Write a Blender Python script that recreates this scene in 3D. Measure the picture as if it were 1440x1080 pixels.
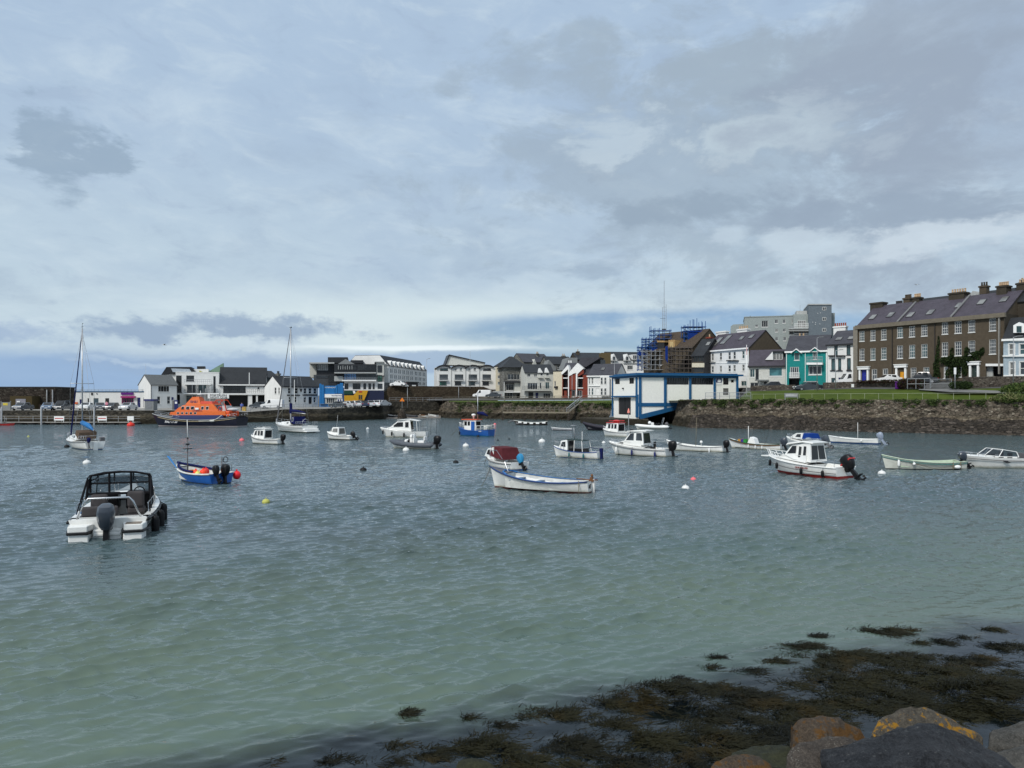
import bpy, math, random
import numpy as np
from mathutils import Vector, Matrix, noise as mnoise
random.seed(7)
R = math.radians
S = bpy.context.scene
for o in list(bpy.data.objects): bpy.data.objects.remove(o)

# ---------------- camera ----------------
F, H, YH = 1080.0, 4.5, 562.0          # focal length in photo pixels, eye height, horizon row
cam = bpy.data.objects.new('camera', bpy.data.cameras.new('camera'))
S.collection.objects.link(cam)
cam.location = (0, 0, H); cam.rotation_euler = (R(90), 0, 0)
cam.data.sensor_width = 36; cam.data.lens = 27.0
cam.data.shift_y = (YH - 540) / 1440
cam.data.clip_end = 20000; cam.data.clip_start = 0.1
S.camera = cam
S.render.resolution_x = 1024; S.render.resolution_y = 768
S.cycles.sample_clamp_direct = 3.0
S.view_settings.view_transform = 'Standard'; S.view_settings.look = 'None'
S.view_settings.exposure = 0.0; S.view_settings.gamma = 1

# ---------------- node helper ----------------
class E:
    """expression over shader sockets"""
    def __init__(s, nt, k): s.nt = nt; s.k = k
    def _m(s, op, *a):
        n = s.nt.nodes.new('ShaderNodeMath'); n.operation = op
        for i, x in enumerate(a):
            if isinstance(x, E): s.nt.links.new(x.k, n.inputs[i])
            else: n.inputs[i].default_value = x
        return E(s.nt, n.outputs[0])
    def __add__(s, o): return s._m('ADD', s, o)
    def __radd__(s, o): return s._m('ADD', o, s)
    def __sub__(s, o): return s._m('SUBTRACT', s, o)
    def __rsub__(s, o): return s._m('SUBTRACT', o, s)
    def __mul__(s, o): return s._m('MULTIPLY', s, o)
    def __rmul__(s, o): return s._m('MULTIPLY', o, s)
    def __truediv__(s, o): return s._m('DIVIDE', s, o)
    def __rtruediv__(s, o): return s._m('DIVIDE', o, s)
    def f(s, op, *a): return s._m(op, s, *a)
    def clamp(s): r = s._m('ADD', s, 0.0); r.k.node.use_clamp = True; return r
    def ss(s, a, b):
        n = s.nt.nodes.new('ShaderNodeMapRange'); n.interpolation_type = 'SMOOTHSTEP'
        s.nt.links.new(s.k, n.inputs[0]); n.inputs[1].default_value = a; n.inputs[2].default_value = b
        return E(s.nt, n.outputs[0])
def n_mix(nt, fac, a, b, blend='MIX'):
    n = nt.nodes.new('ShaderNodeMix'); n.data_type = 'RGBA'; n.blend_type = blend
    for sock, x in ((n.inputs[0], fac), (n.inputs[6], a), (n.inputs[7], b)):
        if isinstance(x, E): nt.links.new(x.k, sock)
        elif isinstance(x, (int, float)): sock.default_value = x
        else: sock.default_value = (*x[:3], 1)
    return E(nt, n.outputs[2])
def n_vec(nt, x, y, z):
    n = nt.nodes.new('ShaderNodeCombineXYZ')
    for i, a in enumerate((x, y, z)):
        if isinstance(a, E): nt.links.new(a.k, n.inputs[i])
        else: n.inputs[i].default_value = a
    return E(nt, n.outputs[0])
def n_noise(nt, vec, scale, detail=3, rough=0.5, dist=0.0, col=False):
    n = nt.nodes.new('ShaderNodeTexNoise')
    if vec is not None: nt.links.new(vec.k, n.inputs['Vector'])
    n.inputs['Scale'].default_value = scale; n.inputs['Detail'].default_value = detail
    n.inputs['Roughness'].default_value = rough; n.inputs['Distortion'].default_value = dist
    return E(nt, n.outputs[1 if col else 0])
def n_vor(nt, vec, scale, feat='F1', rnd=1.0, out=0):
    n = nt.nodes.new('ShaderNodeTexVoronoi'); n.feature = feat
    if vec is not None: nt.links.new(vec.k, n.inputs['Vector'])
    n.inputs['Scale'].default_value = scale; n.inputs['Randomness'].default_value = rnd
    return E(nt, n.outputs[out])
def n_coord(nt, kind='Object'):
    n = nt.nodes.new('ShaderNodeTexCoord'); return E(nt, n.outputs[kind])
def n_pos(nt): return E(nt, nt.nodes.new('ShaderNodeNewGeometry').outputs['Position'])
def n_sep(nt, v):
    n = nt.nodes.new('ShaderNodeSeparateXYZ'); nt.links.new(v.k, n.inputs[0])
    return [E(nt, n.outputs[i]) for i in range(3)]
def n_map(nt, v, sc=(1, 1, 1), rot=(0, 0, 0)):
    n = nt.nodes.new('ShaderNodeMapping'); nt.links.new(v.k, n.inputs[0])
    n.inputs['Scale'].default_value = sc; n.inputs['Rotation'].default_value = rot
    return E(nt, n.outputs[0])
def n_bump(nt, h, strength, dist):
    n = nt.nodes.new('ShaderNodeBump'); nt.links.new(h.k, n.inputs['Height'])
    n.inputs['Strength'].default_value = strength; n.inputs['Distance'].default_value = dist
    return n.outputs[0]
def lin(*c): return tuple((x / 255 / 12.92 if x / 255 <= .04045 else ((x / 255 + .055) / 1.055) ** 2.4) for x in c)

# ---------------- sky ----------------
SUN_EL, SUN_ROT = 42, 215               # sun behind the cloud, behind and left of the camera
w = bpy.data.worlds.new('World'); S.world = w; w.use_nodes = True
nt = w.node_tree; nt.nodes.clear()
out = nt.nodes.new('ShaderNodeOutputWorld'); bg = nt.nodes.new('ShaderNodeBackground')
nt.links.new(bg.outputs[0], out.inputs[0]); bg.inputs[1].default_value = 0.1
sky = nt.nodes.new('ShaderNodeTexSky'); sky.sky_type = 'NISHITA'; sky.sun_disc = False
sky.sun_elevation = R(SUN_EL); sky.sun_rotation = R(SUN_ROT); sky.altitude = 0; sky.air_density = 1.0; sky.dust_density = 0.6
d = n_coord(nt, 'Generated'); dx, dy, dz = n_sep(nt, d)
az = dx.f('ARCTAN2', dy); el = dz.f('ARCSINE')
pc = n_vec(nt, dx / (dz.f('MAXIMUM', 0.0) + 0.22), dy / (dz.f('MAXIMUM', 0.0) + 0.22), 0.0)     # cloud layer seen in perspective
ae = n_vec(nt, az * 1.0, el * 2.6, 0.3)
wa = n_noise(nt, ae, 5.0, 6, 0.62); wb = n_noise(nt, n_vec(nt, az + 7.3, el * 2.0, 2.0), 4.5, 6, 0.62)
azw = az + (wa - 0.5) * 0.22; elw = el + (wb - 0.5) * 0.13
azs = az + (wa - 0.5) * 0.12; els = el + (wb - 0.5) * 0.035
def blob(px, py, wx, wy, a, e, lo=0.25, hi=0.75):
    a0 = math.atan((px - 720) / F); e0 = math.atan((YH - py) / F * math.cos(a0))
    qa = (a - a0) / (wx / F); qe = (e - e0) / (wy / F)
    g = (qa * qa + qe * qe) * -0.7
    return g.f('EXPONENT').ss(lo, hi)
n1 = n_noise(nt, pc, 0.75, 8, 0.6, 0.3); n2 = n_noise(nt, pc, 2.3, 8, 0.62, 0.2); n3 = n_noise(nt, ae, 9.0, 8, 0.6)
n4 = n_noise(nt, n_vec(nt, az * 1.0 + el * .6, el * 2.4, 5.0), 11.0, 8, 0.62, 0.5); n5 = n_noise(nt, n_vec(nt, az + 1.0, el * 1.6, 9.0), 13.0, 8, 0.65)
tx = n_noise(nt, n_vec(nt, az + 3.0, el * 1.9, 1.0), 6.5, 9, 0.64, 0.35)
def cloud(px, py, wx, wy, lo, hi_, amp=.55, soft=0):
    wx *= 1.25; wy *= 1.3; amp = amp * .75
    a0 = math.atan((px - 720) / F); e0 = math.atan((YH - py) / F * math.cos(a0)); qa = (az + (wa - .5) * .25 - a0) / (wx / F); qe = (el + (wb - .5) * .10 - e0) / (wy / F)
    g = ((qa * qa + qe * qe) * -0.7).f('EXPONENT'); return (g * .75 + (tx - .5) * amp * 3.2 + (n5 - .5) * amp * 1.1).ss(lo, max(hi_, lo + .34)) * g.ss(.04, .3)
cl = n_mix(nt, el.ss(0.02, 0.42), lin(184, 200, 211), lin(165, 184, 206))
cl = n_mix(nt, n1.ss(0.38, 0.68) * 0.5, cl, lin(152, 171, 196))
cl = n_mix(nt, n2.ss(0.5, 0.72) * 0.5, cl, lin(194, 208, 220))
cl = n_mix(nt, n2.ss(0.30, 0.5) * -0.4 + 0.4, cl, lin(148, 165, 186))
cl = n_mix(nt, n4.ss(0.48, 0.72) * 0.35, cl, lin(198, 211, 220))
cl = n_mix(nt, n4.ss(0.46, 0.30) * 0.3, cl, lin(146, 162, 186))
cl = n_mix(nt, blob(640, 462, 420, 46, azs, els, 0.1, 0.95) * 0.8, cl, lin(206, 218, 221))
# heavy bank on the right with lit, ragged upper edges
cl = n_mix(nt, cloud(1020, 215, 250, 120, .22, .60, .9) * .62, cl, lin(150, 165, 180))
cl = n_mix(nt, cloud(1020, 110, 160, 45, .36, .62, .8) * .58, cl, lin(152, 166, 180))
cl = n_mix(nt, cloud(1180, 175, 200, 60, .36, .75, .9) * .6, cl, lin(142, 155, 172))
cl = n_mix(nt, cloud(980, 285, 170, 26, .36, .72, .8) * .62, cl, lin(136, 152, 170))
cl = n_mix(nt, cloud(1090, 195, 120, 30, .36, .70, 1.0) * .7, cl, lin(186, 200, 210))
cl = n_mix(nt, cloud(880, 175, 60, 30, .36, .72, .9) * .6, cl, lin(186, 200, 212))
cl = n_mix(nt, cloud(1400, 110, 210, 170, .22, .75, .8) * .6, cl, lin(148, 160, 178))
cl = n_mix(nt, cloud(1260, 300, 240, 24, .36, .75, .7) * .7, cl, lin(144, 159, 177))
cl = n_mix(nt, cloud(850, 373, 55, 12, .36, .75, .6) * .6, cl, lin(150, 168, 188))
cl = n_mix(nt, cloud(1010, 338, 40, 14, .36, .75, .6) * .5, cl, lin(194, 208, 220))
cl = n_mix(nt, cloud(1140, 348, 60, 16, .36, .72, .6) * .6, cl, lin(196, 209, 220))
cl = n_mix(nt, cloud(1325, 336, 75, 15, .36, .72, .6) * .7, cl, lin(200, 211, 221))
# small dark cloud on the left, tattered edge
cl = n_mix(nt, cloud(90, 216, 22, 42, .22, .62, .85) * .7, cl, lin(136, 155, 175))
# low banks over the left horizon
cl = n_mix(nt, blob(60, 525, 420, 26, azs, els, 0.15, 0.8) * 0.8, cl, lin(134, 162, 198))
cl = n_mix(nt, cloud(330, 505, 220, 13, .35, .75, .6) * .7, cl, lin(146, 166, 192))
cl = n_mix(nt, cloud(320, 462, 130, 13, .26, .62, .8) * .8, cl, lin(136, 156, 182))
cl = n_mix(nt, cloud(15, 460, 60, 14, .3, .7, .7) * .7, cl, lin(146, 166, 194))
cl = n_mix(nt, cloud(400, 484, 70, 9, .45, .65, .7) * .5, cl, lin(190, 204, 216))
cl = n_mix(nt, cloud(200, 503, 130, 6, .5, .75, .7) * .5, cl, lin(184, 200, 216))
cl = n_mix(nt, blob(600, 507, 190, 13, azs, els, 0.2, 0.6) * 0.8, cl, lin(146, 167, 194))
cl = n_mix(nt, blob(600, 489, 150, 3.4, azs, el + (wb - .5) * .012, 0.2, 0.9) * 0.85, cl, lin(226, 234, 238))
hi = el.ss(0.5, 1.1); cl = n_mix(nt, hi, cl, lin(226, 236, 248))
sc = nt.nodes.new('ShaderNodeVectorMath'); sc.operation = 'SCALE'; nt.links.new(cl.k, sc.inputs[0]); sc.inputs[3].default_value = 11.7
cl10 = n_mix(nt, 1.0, E(nt, sc.outputs[0]), (.975, .995, .995), 'MULTIPLY')
sb = nt.nodes.new('ShaderNodeVectorMath'); sb.operation = 'MULTIPLY'; nt.links.new(sky.outputs[0], sb.inputs[0]); sb.inputs[1].default_value = (0.50, 0.62, 0.84)
gap = (blob(930, 466, 240, 22, azs, els, 0.12, 0.5) * 0.85).f('MAXIMUM', blob(820, 500, 160, 12, azs, els, 0.2, 0.7) * 0.5)
fin = n_mix(nt, gap * n3.ss(0.8, 0.5), cl10, E(nt, sb.outputs[0]))
nt.links.new(fin.k, bg.inputs[0])

sl = bpy.data.lights.new('sun', 'SUN'); sun = bpy.data.objects.new('sun', sl); S.collection.objects.link(sun)
sl.energy = 2.9; sl.angle = R(11); sl.color = (1.0, 0.96, 0.90)
_a = R(SUN_ROT); _e = R(SUN_EL)          # sky texture measures its rotation clockwise from +Y
sun.rotation_euler = Vector((math.sin(_a) * math.cos(_e), math.cos(_a) * math.cos(_e), math.sin(_e))).to_track_quat('Z', 'Y').to_euler()

# ---------------- materials ----------------
MATS = {}
def mat(key, col=(.5, .5, .5), rough=.6, metal=0, var=.12, scale=3.0, bump=0.0, bscale=None, spec=None, dirt=None, coat=0, rng=False):
    if key in MATS: return MATS[key]
    m = bpy.data.materials.new(key); m.use_nodes = True; nt = m.node_tree
    b = nt.nodes['Principled BSDF']; b.inputs['Roughness'].default_value = rough; b.inputs['Metallic'].default_value = metal
    b.inputs['Specular IOR Level'].default_value = spec if spec is not None else (.5 if rough < .45 else (.3 if rough < .65 else .12)); b.inputs['Coat Weight'].default_value = coat
    p = n_coord(nt)
    n = n_noise(nt, p, scale, 5, .6)
    c = n_mix(nt, n.ss(.25, .75), tuple(x * (1 - var) for x in col), tuple(min(1, x * (1 + var)) for x in col))
    if dirt:
        n2 = n_noise(nt, n_map(nt, p, (1, 1, .18)), scale * .8, 6, .7)
        c = n_mix(nt, n2.ss(.52, .78) * dirt, c, tuple(x * .45 + .01 for x in col))
    nt.links.new(c.k, b.inputs['Base Color'])
    if bump: nt.links.new(n_bump(nt, n_noise(nt, p, bscale or scale * 4, 4, .6), bump, .05), b.inputs['Normal'])
    MATS[key] = m; return m
def custom(key, fn):
    if key in MATS: return MATS[key]
    m = bpy.data.materials.new(key); m.use_nodes = True
    fn(m.node_tree, m.node_tree.nodes['Principled BSDF']); MATS[key] = m; return m
def glassmat(key, col=(.02, .025, .03)):
    def fn(nt, b):
        n = n_noise(nt, n_coord(nt), .7, 2, .5)
        c = n_mix(nt, n.ss(.4, .62), col, tuple(x * 1.8 + .01 for x in col)); nt.links.new(c.k, b.inputs['Base Color'])
        b.inputs['Roughness'].default_value = .08; b.inputs['Specular IOR Level'].default_value = .5
        nt.links.new(n_bump(nt, n_noise(nt, n_coord(nt), .8, 2), .15, .05), b.inputs['Normal'])
    return custom(key, fn)
GL = glassmat('window_glass'); GLB = glassmat('curtained_glass', (.09, .09, .085)); GLC = glassmat('bluish_glass', (.018, .042, .046)); GLD = glassmat('black_glass', (.006, .007, .008))

def stone(key, c1, c2, c3, scale=1.6, bumpd=.12, flat=.5, tide=0.0):
    def fn(nt, b):
        p = n_coord(nt); q = n_map(nt, p, (1, 1, 1 / flat))
        wv = n_noise(nt, q, 1.6, 3, .6, 0, True)
        ad = nt.nodes.new('ShaderNodeVectorMath'); ad.operation = 'MULTIPLY_ADD'
        nt.links.new(wv.k, ad.inputs[0]); ad.inputs[1].default_value = (.35, .35, .35); nt.links.new(q.k, ad.inputs[2]); q2 = E(nt, ad.outputs[0])
        cell = n_vor(nt, q2, scale, 'F1', 1, 1); edge = n_vor(nt, q2, scale, 'DISTANCE_TO_EDGE', 1, 0)
        cs = n_sep(nt, cell)
        c = n_mix(nt, cs[0].ss(.1, .9), c1, c2); c = n_mix(nt, cs[1].ss(.7, 1.0) * .8, c, c3)
        big = n_noise(nt, p, .35, 5, .65); c = n_mix(nt, big.ss(.45, .7) * .6, c, tuple(x * .5 for x in c1))
        fine = n_noise(nt, p, 9, 4, .7); c = n_mix(nt, fine.ss(.5, .8) * .4, c, c3)
        gr = edge.ss(.0, .07); c = n_mix(nt, gr, tuple(x * .22 for x in c1), c)
        if tide: zz = n_sep(nt, n_pos(nt))[2] + (big - .5) * 1.6 + (fine - .5) * .5; c = n_mix(nt, zz.ss(tide + .25, tide - .25) * .8, c, (.020, .017, .010)); c = n_mix(nt, zz.ss(tide + .9, tide + .5) * zz.ss(tide - .1, tide + .5) * .35, c, (.16, .13, .085))
        nt.links.new(c.k, b.inputs['Base Color']); b.inputs['Roughness'].default_value = .9; b.inputs['Specular IOR Level'].default_value = .15
        h = gr * .7 + fine * .25 + cs[2] * .3
        nt.links.new(n_bump(nt, h, 1.0, bumpd), b.inputs['Normal'])
    return custom(key, fn)
M_SEAWALL = stone('rubble_sea_wall', (.07, .06, .045), (.13, .105, .08), (.26, .23, .18), 2.3, .2, .5, 1.5)
M_QUAYWALL = stone('quay_masonry', (.028, .026, .021), (.055, .05, .04), (.10, .09, .07), 1.9, .08, .45, .9)
M_DARKSTONE = stone('dark_stone', (.035, .028, .022), (.065, .052, .042), (.11, .10, .08), 1.6, .12)
M_LOWWALL = stone('field_wall', (.06, .05, .042), (.10, .085, .07), (.2, .18, .15), 2.6, .1)
def grassm(nt, b):
    p = n_coord(nt); n = n_noise(nt, p, .5, 6, .7); m = n_noise(nt, p, 6, 4, .7)
    c = n_mix(nt, n.ss(.3, .7), (.044, .066, .012), (.074, .100, .018)); c = n_mix(nt, m.ss(.4, .8) * .6, c, (.04, .06, .012))
    nt.links.new(c.k, b.inputs['Base Color']); b.inputs['Roughness'].default_value = .95; b.inputs['Specular IOR Level'].default_value = .08
    nt.links.new(n_bump(nt, m, .8, .06), b.inputs['Normal'])
M_GRASS = custom('lawn_grass', grassm)
M_ASPH = mat('asphalt', (.085, .085, .083), .9, var=.2, scale=1.2, bump=.2, bscale=30)
M_CONC = mat('concrete', (.24, .23, .21), .9, var=.25, scale=.6, bump=.3, bscale=14, dirt=.5)
M_PAVE = mat('paving', (.30, .30, .29), .85, var=.12, scale=1.5, bump=.2, bscale=20)
M_EARTH = mat('town_ground', (.13, .12, .10), .95, var=.3, scale=.3)
M_WHITE = mat('white_render', (.66, .66, .64), .8, var=.05, scale=.8, dirt=.18, bump=.1, bscale=12)
M_TRIM = mat('white_trim', (.74, .74, .72), .5, var=.04)
M_DTRIM = mat('dark_trim', (.02, .02, .022), .5, var=.2)
M_GRP = mat('boat_white_gelcoat', (.74, .74, .71), .28, var=.04, scale=1.5, dirt=.12, coat=.3)
M_BLK = mat('black_plastic', (.005, .005, .006), .4, var=.3, spec=.25)
M_RUB = mat('black_rubber', (.007, .007, .008), .6, var=.3, spec=.25)
M_STEEL = mat('stainless_steel', (.55, .56, .57), .25, 1.0, var=.08)
M_GALV = mat('galvanised_steel', (.33, .34, .35), .5, .6, var=.15)
M_ALU = mat('mast_aluminium', (.42, .43, .44), .4, .7, var=.1)
def slate(key, c):
    def fn(nt, b):
        p = n_coord(nt); n = n_noise(nt, p, .8, 6, .7); st = n_map(nt, p, (3.2, 3.2, 5.5)); v = n_vor(nt, st, 1.0, 'F1', .25, 1); vs = n_sep(nt, v)
        k = n_mix(nt, n.ss(.3, .7), tuple(x * .78 for x in c), tuple(x * 1.2 for x in c)); k = n_mix(nt, vs[0] * .35, k, tuple(x * 1.5 for x in c))
        lich = n_noise(nt, p, 2.5, 6, .75); k = n_mix(nt, lich.ss(.62, .8) * .4, k, (.10, .095, .08))
        nt.links.new(k.k, b.inputs['Base Color']); b.inputs['Roughness'].default_value = .62; b.inputs['Specular IOR Level'].default_value = .22
        nt.links.new(n_bump(nt, vs[0], .5, .03), b.inputs['Normal'])
    return custom(key, fn)
M_SLATE = slate('slate_roof', (.042, .042, .050)); M_SLATED = slate('dark_slate_roof', (.020, .022, .025)); M_SLATEP = slate('purple_slate_roof', (.050, .043, .055))

# ---------------- mesh builder ----------------
C = S.collection
class MB:
    def __init__(s, T=None): s.v = []; s.f = []; s.m = []; s.T = T
    def add(s, vs, fs, m=0):
        k = len(s.v)
        if s.T is not None: vs = [tuple(s.T @ Vector(p)) for p in vs]
        s.v += [tuple(p) for p in vs]; s.f += [tuple(i + k for i in f) for f in fs]; s.m += [m] * len(fs); return s
    def poly(s, pts, m=0): return s.add(pts, [tuple(range(len(pts)))], m)
    def box(s, x0, x1, y0, y1, z0, z1, m=0):
        if x0 > x1: x0, x1 = x1, x0
        if y0 > y1: y0, y1 = y1, y0
        if z0 > z1: z0, z1 = z1, z0
        return s.add([(x0, y0, z0), (x1, y0, z0), (x1, y1, z0), (x0, y1, z0), (x0, y0, z1), (x1, y0, z1), (x1, y1, z1), (x0, y1, z1)],
                     [(0, 3, 2, 1), (4, 5, 6, 7), (0, 1, 5, 4), (1, 2, 6, 5), (2, 3, 7, 6), (3, 0, 4, 7)], m)
    def ext(s, pts, vec, m=0):
        n = len(pts); q = [tuple(a + b for a, b in zip(p, vec)) for p in pts]
        fs = [tuple(range(n))[::-1], tuple(range(n, 2 * n))] + [(i, (i + 1) % n, n + (i + 1) % n, n + i) for i in range(n)]
        return s.add(list(pts) + q, fs, m)
    def tube(s, pts, r, n=6, m=0, cap=True):
        pts = [Vector(p) for p in pts]; rs = r if isinstance(r, (list, tuple)) else [r] * len(pts); vs = []
        for i, p in enumerate(pts):
            t = (pts[min(i + 1, len(pts) - 1)] - pts[max(i - 1, 0)]).normalized()
            a = Vector((0, 0, 1)) if abs(t.z) < .9 else Vector((1, 0, 0)); u = t.cross(a).normalized(); v = t.cross(u)
            vs += [p + (u * math.cos(6.2832 * k / n) + v * math.sin(6.2832 * k / n)) * rs[i] for k in range(n)]
        fs = [(i * n + k, i * n + (k + 1) % n, (i + 1) * n + (k + 1) % n, (i + 1) * n + k) for i in range(len(pts) - 1) for k in range(n)]
        if cap: fs += [tuple(range(n))[::-1], tuple(range((len(pts) - 1) * n, len(pts) * n))]
        return s.add(vs, fs, m)
    def loft(s, rings, m=0, cap=True, closed=True):
        n = len(rings[0]); vs = [p for r in rings for p in r]
        fs = [(i * n + k, i * n + (k + 1) % n, (i + 1) * n + (k + 1) % n, (i + 1) * n + k) for i in range(len(rings) - 1) for k in range(n if closed else n - 1)]
        if cap: fs += [tuple(range(n))[::-1], tuple(range((len(rings) - 1) * n, len(rings) * n))]
        return s.add(vs, fs, m)
    def lathe(s, prof, c=(0, 0, 0), n=12, m=0):
        rings = [[(c[0] + r * math.cos(6.2832 * k / n), c[1] + r * math.sin(6.2832 * k / n), c[2] + z) for k in range(n)] for r, z in prof]
        return s.loft(rings, m)
    def ball(s, c, r, n=12, m=0, k=7):
        if not isinstance(r, (list, tuple)): r = (r, r, r)
        rings = []
        for i in range(k + 1):
            a = -math.pi / 2 + math.pi * i / k; cr = max(math.cos(a), .02)
            rings.append([(c[0] + r[0] * cr * math.cos(6.2832 * j / n), c[1] + r[1] * cr * math.sin(6.2832 * j / n), c[2] + r[2] * math.sin(a)) for j in range(n)])
        return s.loft(rings, m)
    def build(s, name, mats, parent=None, smooth=False, loc=None, rot=None, bevel=0, **props):
        me = bpy.data.meshes.new(name); me.from_pydata(s.v, [], s.f)
        for mm in (mats if isinstance(mats, (list, tuple)) else [mats]): me.materials.append(mm)
        me.polygons.foreach_set('material_index', s.m)
        if smooth: me.polygons.foreach_set('use_smooth', [True] * len(s.f))
        me.update()
        o = bpy.data.objects.new(name, me); C.objects.link(o); o.parent = parent
        if loc: o.location = loc
        if rot: o.rotation_euler = rot
        if bevel:
            b = o.modifiers.new('bevel', 'BEVEL'); b.width = bevel; b.segments = 2; b.limit_method = 'ANGLE'; b.angle_limit = R(40)
        if smooth == 'auto':
            me.set_sharp_from_angle(angle=R(38))
        for k, x in props.items(): o[k] = x
        return o
def struct(name, mb, m, smooth=False, **k): return mb.build(name, m, smooth=smooth, kind='structure', **k)
def thing(name, label, cat, loc=(0, 0, 0), rz=0, group=None):
    o = bpy.data.objects.new(name, None); C.objects.link(o); o.location = loc; o.rotation_euler = (0, 0, rz)
    o.empty_display_size = .3; o['label'] = label; o['category'] = cat
    if group: o['group'] = group
    return o
def tag(o, label, cat, group=None):
    o['label'] = label; o['category'] = cat
    if group: o['group'] = group
    return o
def copy_tree(o, parent=None):
    c = o.copy(); C.objects.link(c); c.parent = parent
    for ch in list(o.children): copy_tree(ch, c)
    return c
def GX(px, D): return (px - 720) / F * D
def GZ(py, D): return H + (YH - py) / F * D
def DW(py, z=0.0): return (H - z) * F / (py - YH)
def text_mb(txt, size, m=0, ext=.01):
    cu = bpy.data.curves.new('t', 'FONT'); cu.body = txt; cu.size = size; cu.extrude = ext; cu.align_x = 'CENTER'; cu.align_y = 'CENTER'
    o = bpy.data.objects.new('t', cu); C.objects.link(o); dg = bpy.context.evaluated_depsgraph_get()
    me = bpy.data.meshes.new_from_object(o.evaluated_get(dg)); b = MB()
    b.v = [tuple(v.co) for v in me.vertices]; b.f = [tuple(p.vertices) for p in me.polygons]; b.m = [m] * len(b.f)
    bpy.data.objects.remove(o); bpy.data.meshes.remove(me); bpy.data.curves.remove(cu); return b

# ---------------- water ----------------
def water_mesh():
    rng = np.random.RandomState(3)
    ys = [-55, -30, -15, -8, -4, -1, .5, 1.3, 2.0]
    while ys[-1] < 230:
        y = ys[-1]; ys.append(y + max(.045, .32 * y * y / (4.5 * 810)))
    ys = np.array(ys); nc = 900; nr = len(ys)
    u = np.linspace(-1, 1, nc - 12); hw = .78 * np.maximum(ys, 0) + 5; ex = np.array([1.5, 5, 12, 25, 45, 80.]); X = hw[:, None] * u[None, :]
    k_ = (184 - hw)[:, None] * (ex / 80)[None, :]; X = np.concatenate([-(hw[:, None] + k_)[:, ::-1], X, hw[:, None] + k_], 1); Y = np.repeat(ys[:, None], nc, 1)
    Z = np.zeros_like(X); DX = np.zeros_like(X); DY = np.zeros_like(X)
    sy = np.maximum(np.maximum(np.gradient(ys), 2 * hw / nc)[:, None], np.abs(np.gradient(X, axis=1)))
    wd = R(112)                                     # wavelets run in from the left and the far side
    # patches of calmer and rougher water
    env = .8 + .3 * np.sin(X * .21 + Y * .13 + 1.2) * np.sin(Y * .17 - X * .07) + .2 * np.sin(X * .53 - Y * .41)
    gust = np.clip((Y - 14) / 26, 0, 1)
    for i in range(104):
        if i < 62:                                   # wind ripples: short crests in two crossing trains
            lam = .17 * (4.4 ** rng.rand()); th = (wd + R(12) + rng.normal(0, .27)) if i % 10 < 7 else (R(70) + rng.normal(0, .32)); c_ = .074 * (1 if i % 10 < 7 else .8); amp_ = 1.0
        else:                                        # longer chop further out
            lam = .6 * (3.2 ** rng.rand()); th = R(98) + rng.normal(0, .5); c_ = .026; amp_ = gust
        k = 2 * np.pi / lam; a = c_ / k * (.6 + .8 * rng.rand())
        kx, ky = k * np.cos(th), k * np.sin(th); ph = rng.rand() * 6.283
        fade = np.clip((lam / (2.4 * sy)) - .6, 0, 1) * amp_
        P = kx * X + ky * Y + ph
        Z += fade * a * np.sin(P); DX += fade * a * .9 * np.cos(P) * np.cos(th); DY += fade * a * .9 * np.cos(P) * np.sin(th)
    # the weed and the shallows damp the ripples
    sd = (X + 3.7) * -.379 + (Y - 9.6) * .925
    cal = np.clip(.22 + sd / 4.5, .12, 1)
    Z *= env * cal; DX *= env * cal; DY *= env * cal
    V = np.stack([X + DX, Y + DY, Z], -1)
    V[-1, :, 2] = 0; V[:, 0, 2] = 0; V[:, -1, 2] = 0; V[:, 0, 0] = X[:, 0]; V[:, -1, 0] = X[:, -1]
    V = V.reshape(-1, 3)
    i = np.arange((nr - 1) * (nc - 1)); r = i // (nc - 1); c = i % (nc - 1); a = r * nc + c
    Fc = np.stack([a, a + 1, a + nc + 1, a + nc], -1)
    me = bpy.data.meshes.new('water'); me.vertices.add(len(V)); me.vertices.foreach_set('co', V.ravel())
    me.loops.add(Fc.size); me.loops.foreach_set('vertex_index', Fc.ravel()); me.polygons.add(len(Fc))
    me.polygons.foreach_set('loop_start', np.arange(0, Fc.size, 4)); me.polygons.foreach_set('loop_total', np.full(len(Fc), 4))
    me.polygons.foreach_set('use_smooth', np.ones(len(Fc), bool)); me.update(); me.validate(); return me
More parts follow.
